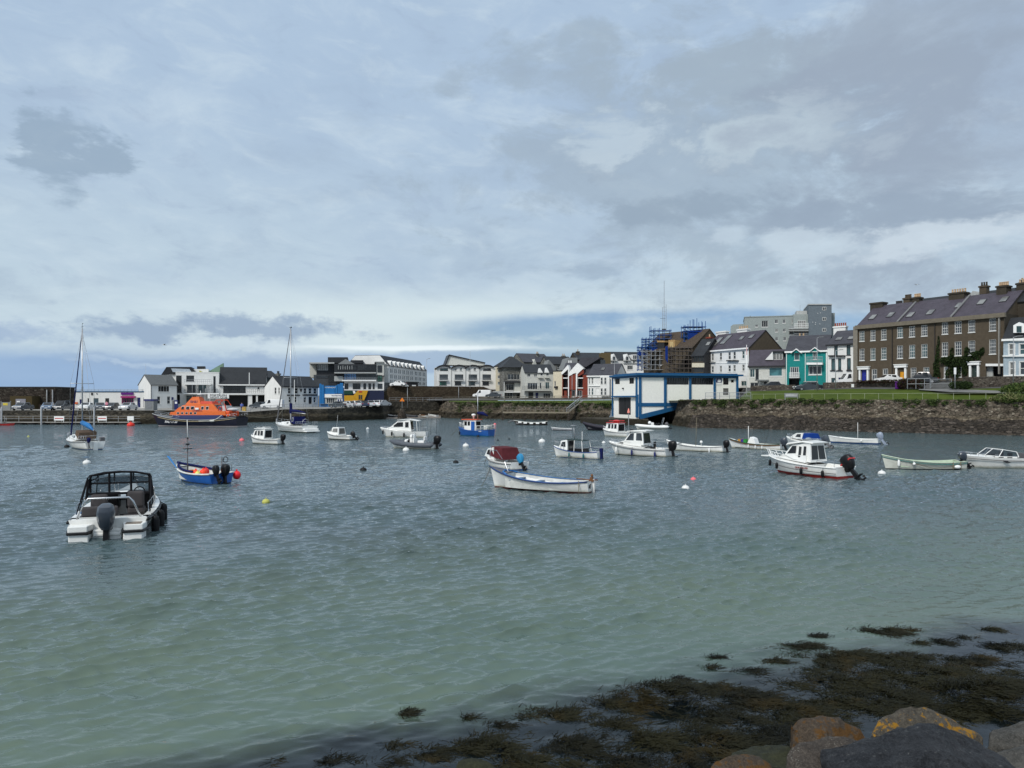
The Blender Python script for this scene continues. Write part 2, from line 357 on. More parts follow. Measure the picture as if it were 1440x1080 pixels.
def waterm():
    m = bpy.data.materials.new('harbour_water'); m.use_nodes = True; nt = m.node_tree; nt.nodes.clear()
    out = nt.nodes.new('ShaderNodeOutputMaterial')
    p = n_pos(nt); x, y, z = n_sep(nt, p)
    sd = (x + 3.7) * -.379 + (y - 9.6) * .925
    n = n_noise(nt, p, .35, 4, .6); n2 = n_noise(nt, n_map(nt, p, (.05, .12, 1)), 1, 4, .6)
    s2 = sd + (n - .5) * 3.0
    col = n_mix(nt, (s2 / 18 + x * -.0).ss(0.0, 1.0), (.090, .126, .092), (.056, .080, .084))
    col = n_mix(nt, (x / 22.0).ss(-.4, 1.2) * .3, col, (.06, .09, .095))
    col = n_mix(nt, n2.ss(.4, .65) * .35, col, (.04, .08, .085))
    h1 = n_noise(nt, n_map(nt, p, (1.0, 2.2, 1), (0, 0, R(18))), 3.2, 3, .55)
    h2 = n_noise(nt, n_map(nt, p, (1.0, 1.9, 1), (0, 0, R(-14))), 1.1, 3, .55)
    far = y.ss(18, 60); mid = n_noise(nt, n_map(nt, p, (.05, .11, 1), (0, 0, R(12))), 1.0, 3, .6)
    h3 = n_noise(nt, n_map(nt, p, (1.5, .8, 1), (0, 0, R(10))), 1.0, 4, .65)
    hh = h1 * .022 + (h2 * .04 + h1 * .06) * far * (.5 + .9 * mid) + h3 * .14 * far
    hh = hh * (.25 + .75 * sd.ss(-.5, 3.0))
    bn = n_bump(nt, hh, 1.0, 1.0)
    dif = nt.nodes.new('ShaderNodeBsdfDiffuse'); nt.links.new(col.k, dif.inputs[0])
    tr = nt.nodes.new('ShaderNodeBsdfTransparent'); tr.inputs[0].default_value = (.62, .76, .80, 1)
    gl = nt.nodes.new('ShaderNodeBsdfGlossy'); gl.inputs['Roughness'].default_value = .04; nt.links.new(bn, gl.inputs['Normal'])
    gl.inputs[0].default_value = (.95, .97, 1, 1)
    fr = nt.nodes.new('ShaderNodeFresnel'); fr.inputs[0].default_value = 1.34; nt.links.new(bn, fr.inputs[1])
    m1 = nt.nodes.new('ShaderNodeMixShader'); op = (s2.ss(-.5, 1.1) * .96 + .04); nt.links.new(op.k, m1.inputs[0])
    nt.links.new(tr.outputs[0], m1.inputs[1]); nt.links.new(dif.outputs[0], m1.inputs[2])
    m2 = nt.nodes.new('ShaderNodeMixShader'); fk = (E(nt, fr.outputs[0]) * 1.0).clamp(); nt.links.new(fk.k, m2.inputs[0])
    nt.links.new(m1.outputs[0], m2.inputs[1]); nt.links.new(gl.outputs[0], m2.inputs[2]); nt.links.new(m2.outputs[0], out.inputs[0])
    return m
M_WATER = waterm()
wo = bpy.data.objects.new('harbour_water', water_mesh()); C.objects.link(wo); wo.data.materials.append(M_WATER); wo['kind'] = 'structure'
b = MB(); b.poly([(-6000, 229, -.02), (6000, 229, -.02), (6000, 9000, -.02), (-6000, 9000, -.02)])
b.poly([(-6000, -60, -.03), (-184, -60, -.03), (-184, 229, -.03), (-6000, 229, -.03)]); b.poly([(184, -60, -.03), (6000, -60, -.03), (6000, 229, -.03), (184, 229, -.03)])
struct('open_sea', b, M_WATER)

# ---------------- seabed and near shore ----------------
def shore_z(x, y):
    sd = (x + 3.7) * -.379 + (y - 9.6) * .925
    z = -.30 - .07 * max(sd, -2.5) if sd > -2.5 else -.24 + max(0, -5 - sd) * .62 + (-2.5 - sd) * .05
    return min(max(z, -1.6), 2.9) + .10 * mnoise.noise((x * .8, y * .8, 0)) + .05 * mnoise.noise((x * 2.6, y * 2.6, 3))
def seabedm(nt, b):
    p = n_pos(nt); n = n_noise(nt, p, .9, 6, .65); v = n_vor(nt, p, 2.2, 'F1', 1, 0)
    c = n_mix(nt, n.ss(.35, .65), (.010, .010, .013), (.030, .028, .032)); c = n_mix(nt, v.ss(.5, .1) * .5, c, (.05, .047, .05))
    nt.links.new(c.k, b.inputs['Base Color']); b.inputs['Roughness'].default_value = .8; b.inputs['Specular IOR Level'].default_value = .1
b = MB(); nx, ny = 300, 170; vs = []
for j in range(ny + 1):
    for i in range(nx + 1):
        x = -40 + 90 * i / nx; y = -25 + 50 * j / ny; vs.append((x, y, shore_z(x, y)))
b.add(vs, [(j * (nx + 1) + i, j * (nx + 1) + i + 1, (j + 1) * (nx + 1) + i + 1, (j + 1) * (nx + 1) + i) for j in range(ny) for i in range(nx)])
struct('seabed', b, custom('weedy_seabed', seabedm), smooth=True)

# ---------------- land ----------------
# harbour edge, left to right: (photo column, distance, height of the wall top)
EDGE = [(-420, 142, 2.5), (205, 142, 2.5), (300, 146, 2.5), (345, 153, 2.0), (400, 158, 2.5), (460, 162, 2.6), (538, 177, 3.0), (547, 199, 4.1), (622, 204, 4.1), (640, 186, 3.9), (720, 180, 3.9), (800, 172, 3.8), (862, 160, 3.7)]
RIGHT = [(975, 126.5, 4.5), (1060, 121, 4.5), (1200, 111.5, 4.5), (1440, 98.5, 4.5), (1700, 88, 4.5)]
def pt(e, dz=0, dd=0): return (GX(e[0], e[1] + dd), e[1] + dd, e[2] + dz)
def lerp(a, b, t): return tuple(x + (y - x) * t for x, y in zip(a, b))
def wall_sheet(P, foot, depth, zb, amp, step=.6, rows=12, seed=0, cop=.0):
    """a rough wall face following the edge P: from the water up to the top and a little over it"""
    path = []
    for a, b_ in zip(P, P[1:]):
        A, B = Vector(a), Vector(b_); n = max(2, int((B - A).length / step))
        path += [tuple(A.lerp(B, i / n)) for i in range(n)]
    path.append(P[-1]); m = MB(); vs = []
    for i, p in enumerate(path):
        q0 = Vector(path[max(i - 1, 0)]); q1 = Vector(path[min(i + 1, len(path) - 1)]); t = (q1 - q0); nn = Vector((t.y, -t.x, 0)).normalized()
        for r in range(rows + 2):
            s = min(r / rows, 1); z = zb + (p[2] - zb) * s
            off = foot * (1 - s); d_ = amp * (mnoise.noise((p[0] * .9 + seed, p[1] * .9, z * 1.7)) + .6 * mnoise.noise((p[0] * 2.3, p[1] * 2.3 + seed, z * 3.1)))
            if r == rows + 1: off = -depth; d_ = 0
            vs.append((p[0] + nn.x * (off + d_), p[1] + nn.y * (off + d_), z + (amp * .5 * mnoise.noise((p[0], p[1], 9)) if r == rows else 0)))
    k = rows + 2
    m.add(vs, [(i * k + r, (i + 1) * k + r, (i + 1) * k + r + 1, i * k + r + 1) for i in range(len(path) - 1) for r in range(k - 1)]); return m
qp = [pt(e) for e in EDGE]
o = wall_sheet(qp[:9], .5, .7, -.8, .10, .8, 8).build('quay_wall', M_QUAYWALL, smooth=False); tag(o, 'long dark masonry harbour wall on the left and far side carrying the car park', 'harbour wall')
o = wall_sheet(qp[8:], 1.6, .6, -.8, .55, .7, 9, 4).build('grassy_stone_embankment', M_SEAWALL); tag(o, 'rough stone embankment topped by grass behind the footbridge', 'embankment')
rp = [pt(e) for e in RIGHT]
o = wall_sheet([(rp[0][0] - .5, rp[0][1] + 9, 4.5)] + rp, 1.3, .9, -.6, .32, .5, 14, 8).build('rubble_sea_wall', M_SEAWALL); tag(o, 'long brown rubble sea wall below the green lawn on the right', 'sea wall')
# tide washed ledges at the foot of the sea wall
b = MB(); vs = []; P = []
for a, b_ in zip(rp, rp[1:]):
    A, B = Vector(a), Vector(b_); n = int((B - A).length / .5); P += [tuple(A.lerp(B, i / n)) for i in range(n)]
K = [(-.2, 2.1), (.9, 1.9), (1.3, 1.5), (2.3, 1.35), (2.6, .8), (3.4, .6), (3.8, .1), (4.6, -.5)]
for i, p in enumerate(P):
    for dd, z in K:
        nz = mnoise.noise((p[0] * .35, p[1] * .35, dd * .6)) * .9 + .5 * mnoise.noise((p[0] * 1.3, p[1] * 1.3, dd * 2))
        nx_, ny_ = -.44, -.9
        vs.append((p[0] + nx_ * (dd + nz * .7), p[1] + ny_ * (dd + nz * .7), z + .45 * nz * (1 if z > 0 else 0)))
k = len(K); b.add(vs, [(i * k + r, i * k + r + 1, (i + 1) * k + r + 1, (i + 1) * k + r) for i in range(len(P) - 1) for r in range(k - 1)])
b.build('shore_rocks', stone('wet_ledge_rock', (.03, .026, .022), (.06, .05, .04), (.12, .10, .085), 2.0, .15, .35), kind='structure')

def strip(name, cols, m, sub=1, smooth=True, amp=0, **k):
    """sheet lofted through columns of (photo column, [(distance, height), ...])"""
    b = MB(); n = len(cols[0][1]); vs = []
    for px, prof in cols:
        for D, z in prof: vs.append((GX(px, D), D, z))
    b.add(vs, [(i * n + r, (i + 1) * n + r, (i + 1) * n + r + 1, i * n + r + 1) for i in range(len(cols) - 1) for r in range(n - 1)])
    return struct(name, b, m, smooth=smooth, **k)
strip('quay_deck', [(-420, [(142.3, 2.5), (152, 2.5), (190, 2.5)]), (205, [(142.3, 2.5), (152, 2.5), (190, 2.5)]), (300, [(146.3, 2.5), (156, 2.5), (190, 2.5)]), (345, [(153.3, 2.0), (162, 2.4), (190, 2.5)]), (400, [(158.3, 2.5), (166, 2.6), (195, 2.6)]), (460, [(162.3, 2.6), (170, 2.7), (200, 2.7)]), (538, [(177.3, 3.0), (186, 3.0), (213, 3.2)]), (547, [(199.3, 4.1), (205, 4.1), (215, 4.1)]), (622, [(204.3, 4.1), (208, 4.1), (225, 4.2)])], M_CONC, smooth=False)
strip('embankment_grass', [(622, [(203.6, 4.05), (205, 4.2), (207, 4.2)]), (640, [(185.6, 3.85), (191, 4.15), (194, 4.2)]), (720, [(179.6, 3.85), (185, 4.15), (188, 4.25)]), (800, [(171.6, 3.75), (177, 4.2), (180, 4.3)]), (862, [(159.6, 3.65), (166, 4.3), (170, 4.4)]), (880, [(156, 3.65), (163, 4.3), (166, 4.4)])], M_GRASS)
strip('harbour_road', [(600, [(206.9, 4.3), (208, 4.6), (215, 5.0)]), (640, [(193.9, 4.3), (202, 4.6), (214, 5.0)]), (720, [(187.9, 4.35), (197, 4.6), (210, 5.0)]), (800, [(179.9, 4.4), (190, 4.8), (206, 5.3)]), (862, [(169.9, 4.5), (182, 5.0), (196, 5.6)]), (900, [(163, 4.6), (176, 5.2), (190, 6.2)])], M_ASPH)
strip('lawn', [(940, [(133, 4.25), (136, 4.3), (146, 4.35), (156, 4.4)]), (975, [(126.6, 4.4), (130, 4.42), (143, 4.45), (156, 4.5)]), (1040, [(122.5, 4.5), (126, 4.55), (138, 4.6), (150, 4.8)]), (1052, [(121.8, 4.5), (125, 4.85), (130, 5.5), (134, 5.95)]), (1200, [(111.8, 4.5), (114, 4.9), (118, 5.7), (121, 6.2)]), (1300, [(106.2, 4.5), (107.5, 4.8), (110, 5.6), (112.5, 6.0)]), (1440, [(98.8, 4.5), (99.8, 4.8), (101.8, 5.6), (103.5, 6.1)]), (1700, [(88, 4.5), (89, 4.8), (91, 5.7), (93, 6.2)])], M_GRASS)
strip('terrace_road', [(900, [(155.9, 4.41), (160, 6.1)]), (975, [(155.9, 4.51), (158, 6.6)]), (1040, [(149.9, 4.81), (153, 6.6)]), (1052, [(133.9, 5.96), (142, 6.75)]), (1200, [(120.9, 6.21), (131.5, 7.25)]), (1300, [(112.4, 6.01), (119.5, 7.35)]), (1440, [(103.4, 6.11), (108, 7.35)]), (1700, [(92.9, 6.21), (98, 7.4)])], M_ASPH)
strip('town_ground', [(200, [(189, 2.45), (230, 2.5), (420, 2.5)]), (460, [(199, 2.65), (230, 5), (430, 7)]), (545, [(214, 3.3), (240, 7.6), (430, 8)]), (622, [(214, 4.9), (240, 7.6), (430, 8)]), (720, [(209, 4.9), (240, 8), (430, 12)]), (862, [(195, 5.5), (240, 8), (430, 14)]), (900, [(159.9, 6.0), (200, 7), (430, 14)]), (1040, [(152.9, 6.58), (170, 7), (430, 12)]), (1052, [(141.9, 6.73), (170, 7), (430, 12)]), (1200, [(131.4, 7.24), (170, 7.5), (430, 10)]), (1300, [(119.4, 7.33), (160, 7.5), (430, 10)]), (1440, [(107.9, 7.33), (150, 7.5), (430, 10)]), (1700, [(97.9, 7.38), (140, 7.4), (430, 10)])], M_EARTH)

# ================= buildings =================
M_FRAME = mat('white_window_frame', (.60, .60, .58), .45, var=.05)
M_FRD = mat('dark_window_frame', (.03, .03, .034), .45)
M_POT = mat('chimney_pot_clay', (.42, .30, .19), .8, var=.25)
M_GREYR = mat('grey_render', (.20, .21, .21), .85, var=.08, dirt=.2)
class Bld:
    def __init__(s, name, label, cat, p0, D0, p1, D1, zb, pe, depth, wall, group=None, ze=None):
        s.A = Vector((GX(p0, D0), D0)); s.B = Vector((GX(p1, D1), D1)); d = s.B - s.A; s.L = d.length; s.U = d / s.L; s.V = Vector((-s.U.y, s.U.x))
        s.zb = zb; s.h = (GZ(pe, D0) if ze is None else ze) - zb; s.d = depth; s.wall = wall; s.ops = []; s.sops = {0: [], 1: []}; s.wins = []
        s.root = thing(name, label, cat, (s.A.x, s.A.y, zb), math.atan2(s.U.y, s.U.x), group); s.rise = 0; s.rt = None
    def pix(s, px, py, v=0.0):
        a = s.A + s.V * v; dx = (px - 720) / F       # a + u U = t (dx,1)
        t = (a.x * s.U.y - a.y * s.U.x) / (dx * s.U.y - s.U.x); u = ((dx * t - a.x) * s.U.x + (t - a.y) * s.U.y)
        return u, H + (YH - py) / F * t - s.zb
    def pixs(s, px, py, side):
        a = s.A + s.U * (s.L if side else 0); dx = (px - 720) / F
        t = (a.x * s.V.y - a.y * s.V.x) / (dx * s.V.y - s.V.x); v = (dx * t - a.x) * s.V.x + (t - a.y) * s.V.y
        return v, H + (YH - py) / F * t - s.zb
    def win(s, x0, y0, x1, y1, style='sash', side=None, z=None, **k):
        f = (lambda px, py: s.pixs(px, py, side)) if side is not None else s.pix
        u0, zt = f(x0, y0); u1, zz = f(x1, y1)
        if z: z0, z1 = z
        else: z1 = zt; z0 = f(x0, y1)[1]
        if u0 > u1: u0, u1 = u1, u0
        m = (s.d if side is not None else s.L)
        u0 = max(u0, .08); u1 = min(u1, m - .08); z0 = max(z0, .05)
        if u1 - u0 < .12: return None
        (s.ops if side is None else s.sops[side]).append((u0, z0, u1, z1)); s.wins.append((side, u0, z0, u1, z1, style, k)); return (z0, z1)
    def row(s, xs, y0, y1, style='sash', **k):
        z = None
        for a, b in xs:
            z = s.win(a, y0, b, y1, style, z=z, **k) or z
    @staticmethod
    def face(m, O, du, nn, L, h, ops, dep=.16, top=None, mi=0):
        us = sorted({0, L} | {a for o in ops for a in (o[0], o[2])}); zs = sorted({0, h} | {min(a, h) for o in ops for a in (o[1], o[3])})
        P = lambda u, z, n=0: (O[0] + du[0] * u + nn[0] * n, O[1] + du[1] * u + nn[1] * n, z)
        for i in range(len(us) - 1):
            for j in range(len(zs) - 1):
                cu, cz = (us[i] + us[i + 1]) / 2, (zs[j] + zs[j + 1]) / 2
                if any(o[0] < cu < o[2] and o[1] < cz < o[3] for o in ops): continue
                m.poly([P(us[i], zs[j]), P(us[i + 1], zs[j]), P(us[i + 1], zs[j + 1]), P(us[i], zs[j + 1])], mi)
        for a, z0, b, z1 in ops:
            for q in ([(a, z0), (b, z0)], [(b, z0), (b, z1)], [(b, z1), (a, z1)], [(a, z1), (a, z0)]):
                m.poly([P(*q[0]), P(*q[1]), P(q[1][0], q[1][1], -dep), P(q[0][0], q[0][1], -dep)], mi)
    def done(s, roof=None, rise=0, rmat=M_SLATE, ov=.25, cop=None, gm=None, asym=.5, fascia=None):
        m = MB(); L, d, h = s.L, s.d, s.h
        s.face(m, (0, 0), (1, 0), (0, -1), L, h, s.ops); s.face(m, (0, 0), (0, 1), (-1, 0), d, h, s.sops[0]); s.face(m, (L, 0), (0, 1), (1, 0), d, h, s.sops[1])
        m.poly([(0, d, 0), (L, d, 0), (L, d, h), (0, d, h)]); m.poly([(.1, .1, h - .05), (L - .1, .1, h - .05), (L - .1, d - .1, h - .05), (.1, d - .1, h - .05)])
        # inner lining, so that openings look onto a dark room
        m.add([(.17, .17, .02), (L - .17, .17, .02), (L - .17, d - .17, .02), (.17, d - .17, .02)], [(0, 1, 2, 3)])
        r = MB(); t = .14; s.rise = rise; s.rt = roof; s.asym = asym; g = 1
        if roof == 'u':
            vr = d * asym
            for x in (0, L): m.add([(x, 0, h), (x, d, h), (x, vr, h + rise)], [(0, 1, 2)], g)
            e0 = rise / vr * ov; e1 = rise / (d - vr) * ov
            for sg in (0, 1):
                if sg == 0: pr = [(-ov, h - e0 + .03), (vr, h + rise + .03), (vr, h + rise + .03 + t), (-ov, h - e0 + .03 + t)]
                else: pr = [(d + ov, h - e1 + .03), (vr + .002, h + rise + .03), (vr + .002, h + rise + .03 + t), (d + ov, h - e1 + .03 + t)]
                r.ext([(-.12, a, b) for a, b in pr], (L + .24, 0, 0))
        elif roof == 'v':
            ur = L * asym
            for y in (0, d): m.add([(0, y, h), (L, y, h), (ur, y, h + rise)], [(0, 1, 2)], g)
            e = rise / ur * ov; e2 = rise / (L - ur) * ov
            for pr in ([(-ov, h - e + .03), (ur, h + rise + .03), (ur, h + rise + .03 + t), (-ov, h - e + .03 + t)], [(L + ov, h - e2 + .03), (ur + .002, h + rise + .03), (ur + .002, h + rise + .03 + t), (L + ov, h - e2 + .03 + t)]):
                r.ext([(a, -.15, b) for a, b in pr], (0, d + .3, 0))
        elif roof == 'hip':
            k = min(L, d) * .45; q = [(-ov, -ov, h), (L + ov, -ov, h), (L + ov, d + ov, h), (-ov, d + ov, h), (k, d / 2, h + rise), (L - k, d / 2, h + rise)]
            r.add(q, [(0, 1, 5, 4), (1, 2, 5), (2, 3, 4, 5), (3, 0, 4), (3, 2, 1, 0)])
        elif roof == 'flat':
            r.box(-ov, L + ov, -ov, d + ov, h + .004, h + .22)
        elif roof == 'mono':
            r.ext([(-ov, -ov, h + .01), (-ov, d + ov, h + rise), (-ov, d + ov, h + rise + t), (-ov, -ov, h + t)], (L + 2 * ov, 0, 0))
            for x in (0, L): m.add([(x, 0, h), (x, d, h), (x, d, h + rise)], [(0, 1, 2)], g)
            m.add([(0, d, h), (L, d, h), (L, d, h + rise), (0, d, h + rise)], [(0, 1, 2, 3)], g)
        m.build('wall', [s.wall, gm or s.wall], s.root)
        if r.f: r.build('roof', rmat, s.root)
        if fascia and roof in ('u', 'flat'): MB().box(-.15, L + .15, -ov - .13, -ov - .02, h - .18, h + .1).build('gutter', fascia, s.root)
        for w_ in s.wins: s._win(*w_)
        return s
    def _win(s, side, u0, z0, u1, z1, style, k):
        T = Matrix.Identity(4)
        if side == 0: T = Matrix(((0, -1, 0, 0), (-1, 0, 0, 0), (0, 0, 1, 0), (0, 0, 0, 1))); T = Matrix(((0, 1, 0, 0), (1, 0, 0, 0), (0, 0, 1, 0), (0, 0, 0, 1)))
        if side == 1: T = Matrix(((0, -1, 0, s.L), (1, 0, 0, 0), (0, 0, 1, 0), (0, 0, 0, 1)))
        fr = k.get('fr', M_FRAME); gl = k.get('gl'); W, Hh = u1 - u0, z1 - z0; f = k.get('f', .07)
        if gl is None: gl = random.choices([GL, GLB, GLC], [6, 2, 2])[0]
        nx, nz = k.get('nx', 1), k.get('nz', 2)
        m = MB(T)
        if style in ('sash', 'glaz'):
            y0, y1 = .07, .13
            m.box(u0, u0 + f, y0, y1, z0, z1); m.box(u1 - f, u1, y0, y1, z0, z1); m.box(u0 + f, u1 - f, y0, y1, z1 - f, z1); m.box(u0 + f, u1 - f, y0, y1, z0, z0 + f)
            for i in range(1, nx): c = u0 + W * i / nx; m.box(c - f * .35, c + f * .35, y0 + .004, y1 - .004, z0 + f, z1 - f)
            for i in range(1, nz):
                c = z0 + Hh * i / nz; q = f * (.55 if style == 'sash' and i * 2 == nz else .3); m.box(u0 + f, u1 - f, y0 + .008, y1 - .008, c - q, c + q)
            if k.get('sill', True): m.box(u0 - .08, u1 + .08, -.07, .06, z0 - .12, z0 - .005)
            if k.get('arch'):                                             # raised surround
                q = k['arch']; m.box(u0 - q, u0 - .003, -.04, .05, z0, z1); m.box(u1 + .003, u1 + q, -.04, .05, z0, z1); m.box(u0 - q, u1 + q, -.05, .05, z1 + .003, z1 + q)
            o = m.build('window', fr, s.root)
            g = MB(T); g.poly([(u0 + f * .5, .10, z0 + f * .5), (u1 - f * .5, .10, z0 + f * .5), (u1 - f * .5, .10, z1 - f * .5), (u0 + f * .5, .10, z1 - f * .5)]); g.build('pane', gl, o)
        elif style == 'door':
            y0, y1 = .09, .15; m.box(u0 + .002, u1 - .002, y0, y1, z0, z1)
            if W > .6:
                for i in range(2): m.box(u0 + W * (.12 + .46 * i), u0 + W * (.42 + .46 * i), y0 - .02, y0 - .001, z0 + Hh * .12, z0 + Hh * .45); m.box(u0 + W * (.12 + .46 * i), u0 + W * (.42 + .46 * i), y0 - .02, y0 - .001, z0 + Hh * .52, z0 + Hh * .88)
            o = m.build('door', fr, s.root); MB(T).box(u1 - .22, u1 - .14, y0 - .06, y0 - .002, z0 + Hh * .46, z0 + Hh * .5).build('handle', M_GALV, o)
        elif style == 'hole':
            m.box(u0 - .1, u1 + .1, 1.6, 1.7, z0 - .05, z1 + .1); o = m.build('recess', fr, s.root)
    def slab(s, pts, v, th, m, name='panel', parent=None):
        q = [s.pix(x, y, v) for x, y in pts]; return MB().ext([(u, v, z) for u, z in q], (0, th, 0)).build(name, m, parent or s.root)
    def rect(s, x0, y0, x1, y1, v, th, m, name='panel', parent=None): return s.slab([(x0, y0), (x1, y0), (x1, y1), (x0, y1)], v, th, m, name, parent)
    def glz(s, x0, y0, x1, y1, v, nx=1, nz=1, gl=GL, fr=M_FRD, f=.08):
        """a glazed wall panel standing 10 cm in front of depth v"""
        u0, z1 = s.pix(x0, y0, v); u1, z0 = s.pix(x1, y1, v); m = MB()
        for i in range(nx + 1): c = u0 + (u1 - u0) * i / nx; m.box(c - f / 2, c + f / 2, v - .1, v - .003, z0, z1)
        for i in range(nz + 1): c = z0 + (z1 - z0) * i / nz; m.box(u0 + .05, u1 - .05, v - .09, v - .006, c - f / 2, c + f / 2)
        o = m.build('window', fr, s.root); MB().box(u0, u1, v - .05, v - .01, z0, z1).build('pane', gl, o)
    def rail(s, x0, x1, y0, y1, v, m=M_GALV, n=8, glass=False, name='balcony_rail'):
        u0, z1 = s.pix(x0, y0, v); u1, z0 = s.pix(x1, y1, v); b = MB()
        for z in (z1, z0 + (z1 - z0) * .5, z0 + .05): b.box(u0, u1, v - .03, v + .03, z - .03, z + .03)
        for i in range(n + 1): c = u0 + (u1 - u0) * i / n; b.box(c - .025, c + .025, v - .025, v + .025, z0, z1 - .031)
        b.build(name, m, s.root)
    def sky_l(s, px, py, w=.9, hh=1.2, m=None, dv=0):
        vr = s.d * s.asym if s.rt == 'u' else s.d; k = s.rise / vr        # front slope: z = h + k v
        # solve along the ray
        dx = (px - 720) / F; lo, hi = 0.0, vr
        best = min((abs(s.pix(px, py, v)[1] - (s.h + k * v)), v) for v in [vr * i / 60 for i in range(61)])[1]
        u, z = s.pix(px, py, best); T = Matrix.Translation((u, best, s.h + k * best + .19)) @ Matrix.Rotation(math.atan(k), 4, 'X')
        a = MB(T).box(-w / 2, w / 2, -hh / 2, hh / 2, -.06, .07).build('skylight', M_FRD, s.root)
        MB(T).box(-w / 2 + .07, w / 2 - .07, -hh / 2 + .07, hh / 2 - .07, .072, .09).build('pane', m or GLB, a)
    def chim(s, x0, x1, yt, yb, v, m, dv=.9, pots=4, pm=M_POT, cap=.12):
        u0, z1 = s.pix(x0, yt, v); u1, _ = s.pix(x1, yt, v); z0 = s.pix(x0, yb, v)[1]
        o = MB().box(u0, u1, v, v + dv, z0, z1).box(u0 - cap, u1 + cap, v - cap, v + dv + cap, z1 - .28, z1 - .05).build('chimney', m, s.root)
        for i in range(pots):
            c = u0 + (u1 - u0) * (i + .5) / pots; MB().lathe([(.11, z1 + .002), (.15, z1 + .08), (.12, z1 + .45), (.16, z1 + .5), (.13, z1 + .58)], (c, v + dv / 2, 0), 8).build('chimney_pot', pm, o)
def colr(key, c, **k): k.setdefault('dirt', .15); k.setdefault('bump', .1); return mat(key, c, .8, **k)
M_CREAM = colr('cream_render', (.55, .50, .38)); M_TEAL = colr('teal_render', (.015, .20, .19)); M_NAVY = mat('navy_paint', (.015, .02, .10), .5)
M_BROWN = colr('brown_roughcast', (.078, .062, .044), scale=2, bump=.4); M_BROWN2 = colr('dark_brown_roughcast', (.048, .041, .031), scale=2, bump=.4)
M_BRICK = colr('red_brick', (.19, .045, .03), var=.25, scale=4); M_OFFW = colr('offwhite_render', (.50, .50, .46), dirt=.3); M_LGREY = colr('pale_grey_render', (.38, .39, .38)); M_CHAR = mat('charcoal_cladding', (.022, .024, .028), .55, var=.2)
M_STONEG = stone('grey_house_stone', (.12, .12, .11), (.22, .22, .20), (.34, .33, .30), 2.5, .06)
M_TIM = mat('bare_timber', (.34, .22, .10), .8, var=.25); M_DKRED = mat('dark_red_brick_side', (.07, .03, .025), .8)
M_BBLUE = mat('boathouse_blue', (.012, .085, .20), .5, var=.1, dirt=.2); M_BBW = mat('boathouse_white_panel', (.80, .79, .73), .7, var=.05, dirt=.12)
M_BLU = mat('bright_blue_panel', (.012, .13, .34), .5); M_YEL = mat('yellow_shopfront', (.50, .27, .015), .5); M_ORA = mat('orange_paint', (.54, .105, .015), .45, var=.06); M_MAG = mat('magenta_shopfront', (.30, .01, .13), .5)
M_GRN = mat('pale_green_cladding', (.16, .25, .18), .6); M_RED = mat('red_paint', (.45, .02, .018), .4); M_PURP = mat('purple_plastic', (.09, .01, .16), .5)
def sign(parent, txt, loc, size, m, rz=0, rx=90, sx=1):
    b = text_mb(txt, size); b.build('lettering', m, parent, loc=loc, rot=(R(rx), 0, rz)).scale = (sx, 1, 1)

# ---- left pier ----
s = Bld('stone_store', 'long flat topped dark stone harbour store at the far left of the pier', 'store', -160, 160, 78, 162, 2.5, 545, 8, M_DARKSTONE)
s.done('flat', rmat=M_DTRIM, ov=.1)
o = s.rect(14, 557, 45, 577, -3.0, 3.0, mat('brown_board', (.055, .042, .02), .8), 'lean_to'); s.rect(22, 561, 36, 576.4, -3.1, .08, mat('grey_shutter', (.20, .20, .23), .6), 'shutter'); s.rect(23.5, 564, 28, 565.6, -3.2, .08, M_TRIM, 'notice')
s.rect(50, 568, 60, 576, -.6, .5, mat('stacked_creels', (.10, .07, .05), .9, scale=8, var=.6), 'creel_rack')
for x in (65, 73): s.rect(x, 548, x + 1.2, 577, -.4, .2, M_GALV, 'downpipe')
s = Bld('harbour_office_row', 'long low white harbour building with blue roof edge and a magenta kiosk front', 'building', 78, 178, 216, 181, 2.5, 551.3, 7, M_WHITE)
for x0, x1, y0, m_ in ((112, 116, 561.5, M_NAVY), (131.5, 138.5, 560, mat('slate_blue_door', (.05, .08, .10), .5)), (148, 153.5, 560, M_DTRIM), (193, 197.5, 559, M_NAVY), (201.5, 206, 559, M_NAVY)): s.win(x0, y0, x1, 573, 'door', fr=m_)
s.win(91, 558, 98, 574, 'hole', fr=M_GREYR); s.win(123, 560, 125.5, 568.5, 'glaz', nz=1, gl=GLD); s.win(171, 559.5, 188, 570, 'glaz', nx=5, nz=1, gl=GLD, fr=M_MAG, f=.14)
s.win(100.5, 569, 103, 574, 'hole', fr=M_DTRIM)
s.done('flat', rmat=mat('blue_roof_edge', (.03, .08, .15), .5), ov=.12)
s.rect(170, 552, 187.3, 555, -.25, .18, M_PURP, 'sign'); s.rect(169.5, 557, 189.5, 559.3, -.7, .68, M_MAG, 'canopy')
s.rail(92, 215, 547.5, 551, .3, n=24, name='roof_rail')
for x in (104, 136, 209, 214): s.rect(x - .6, 553, x + .6, 554.3, -.15, .14, M_DTRIM, 'wall_lamp')
s.rect(128, 552.5, 130.5, 555.5, -.12, .1, M_DTRIM, 'emblem'); s.rect(105, 565.5, 109, 568, -.2, .18, mat('orange_lifebuoy_box', (.6, .12, .03), .5), 'lifebuoy_box')
s = Bld('pier_house', 'white gabled two storey house at the right end of the low white row', 'house', 212, 178, 249.5, 182.5, 2.5, 541, 7.2, M_WHITE)
s.win(222.5, 542.5, 238, 551, 'glaz', nx=4, nz=1, fr=M_FRAME, gl=GLD); s.win(221, 557.5, 225.5, 568, 'sash'); s.win(235, 557.5, 239.5, 568, 'sash'); s.win(215.5, 563, 218, 571, 'hole')
s.done('u', 2.3, rmat=mat('corrugated_roof', (.09, .095, .095), .6, var=.2)); s.rect(241.5, 558.5, 244, 562.5, -.15, .1, M_NAVY, 'notice')
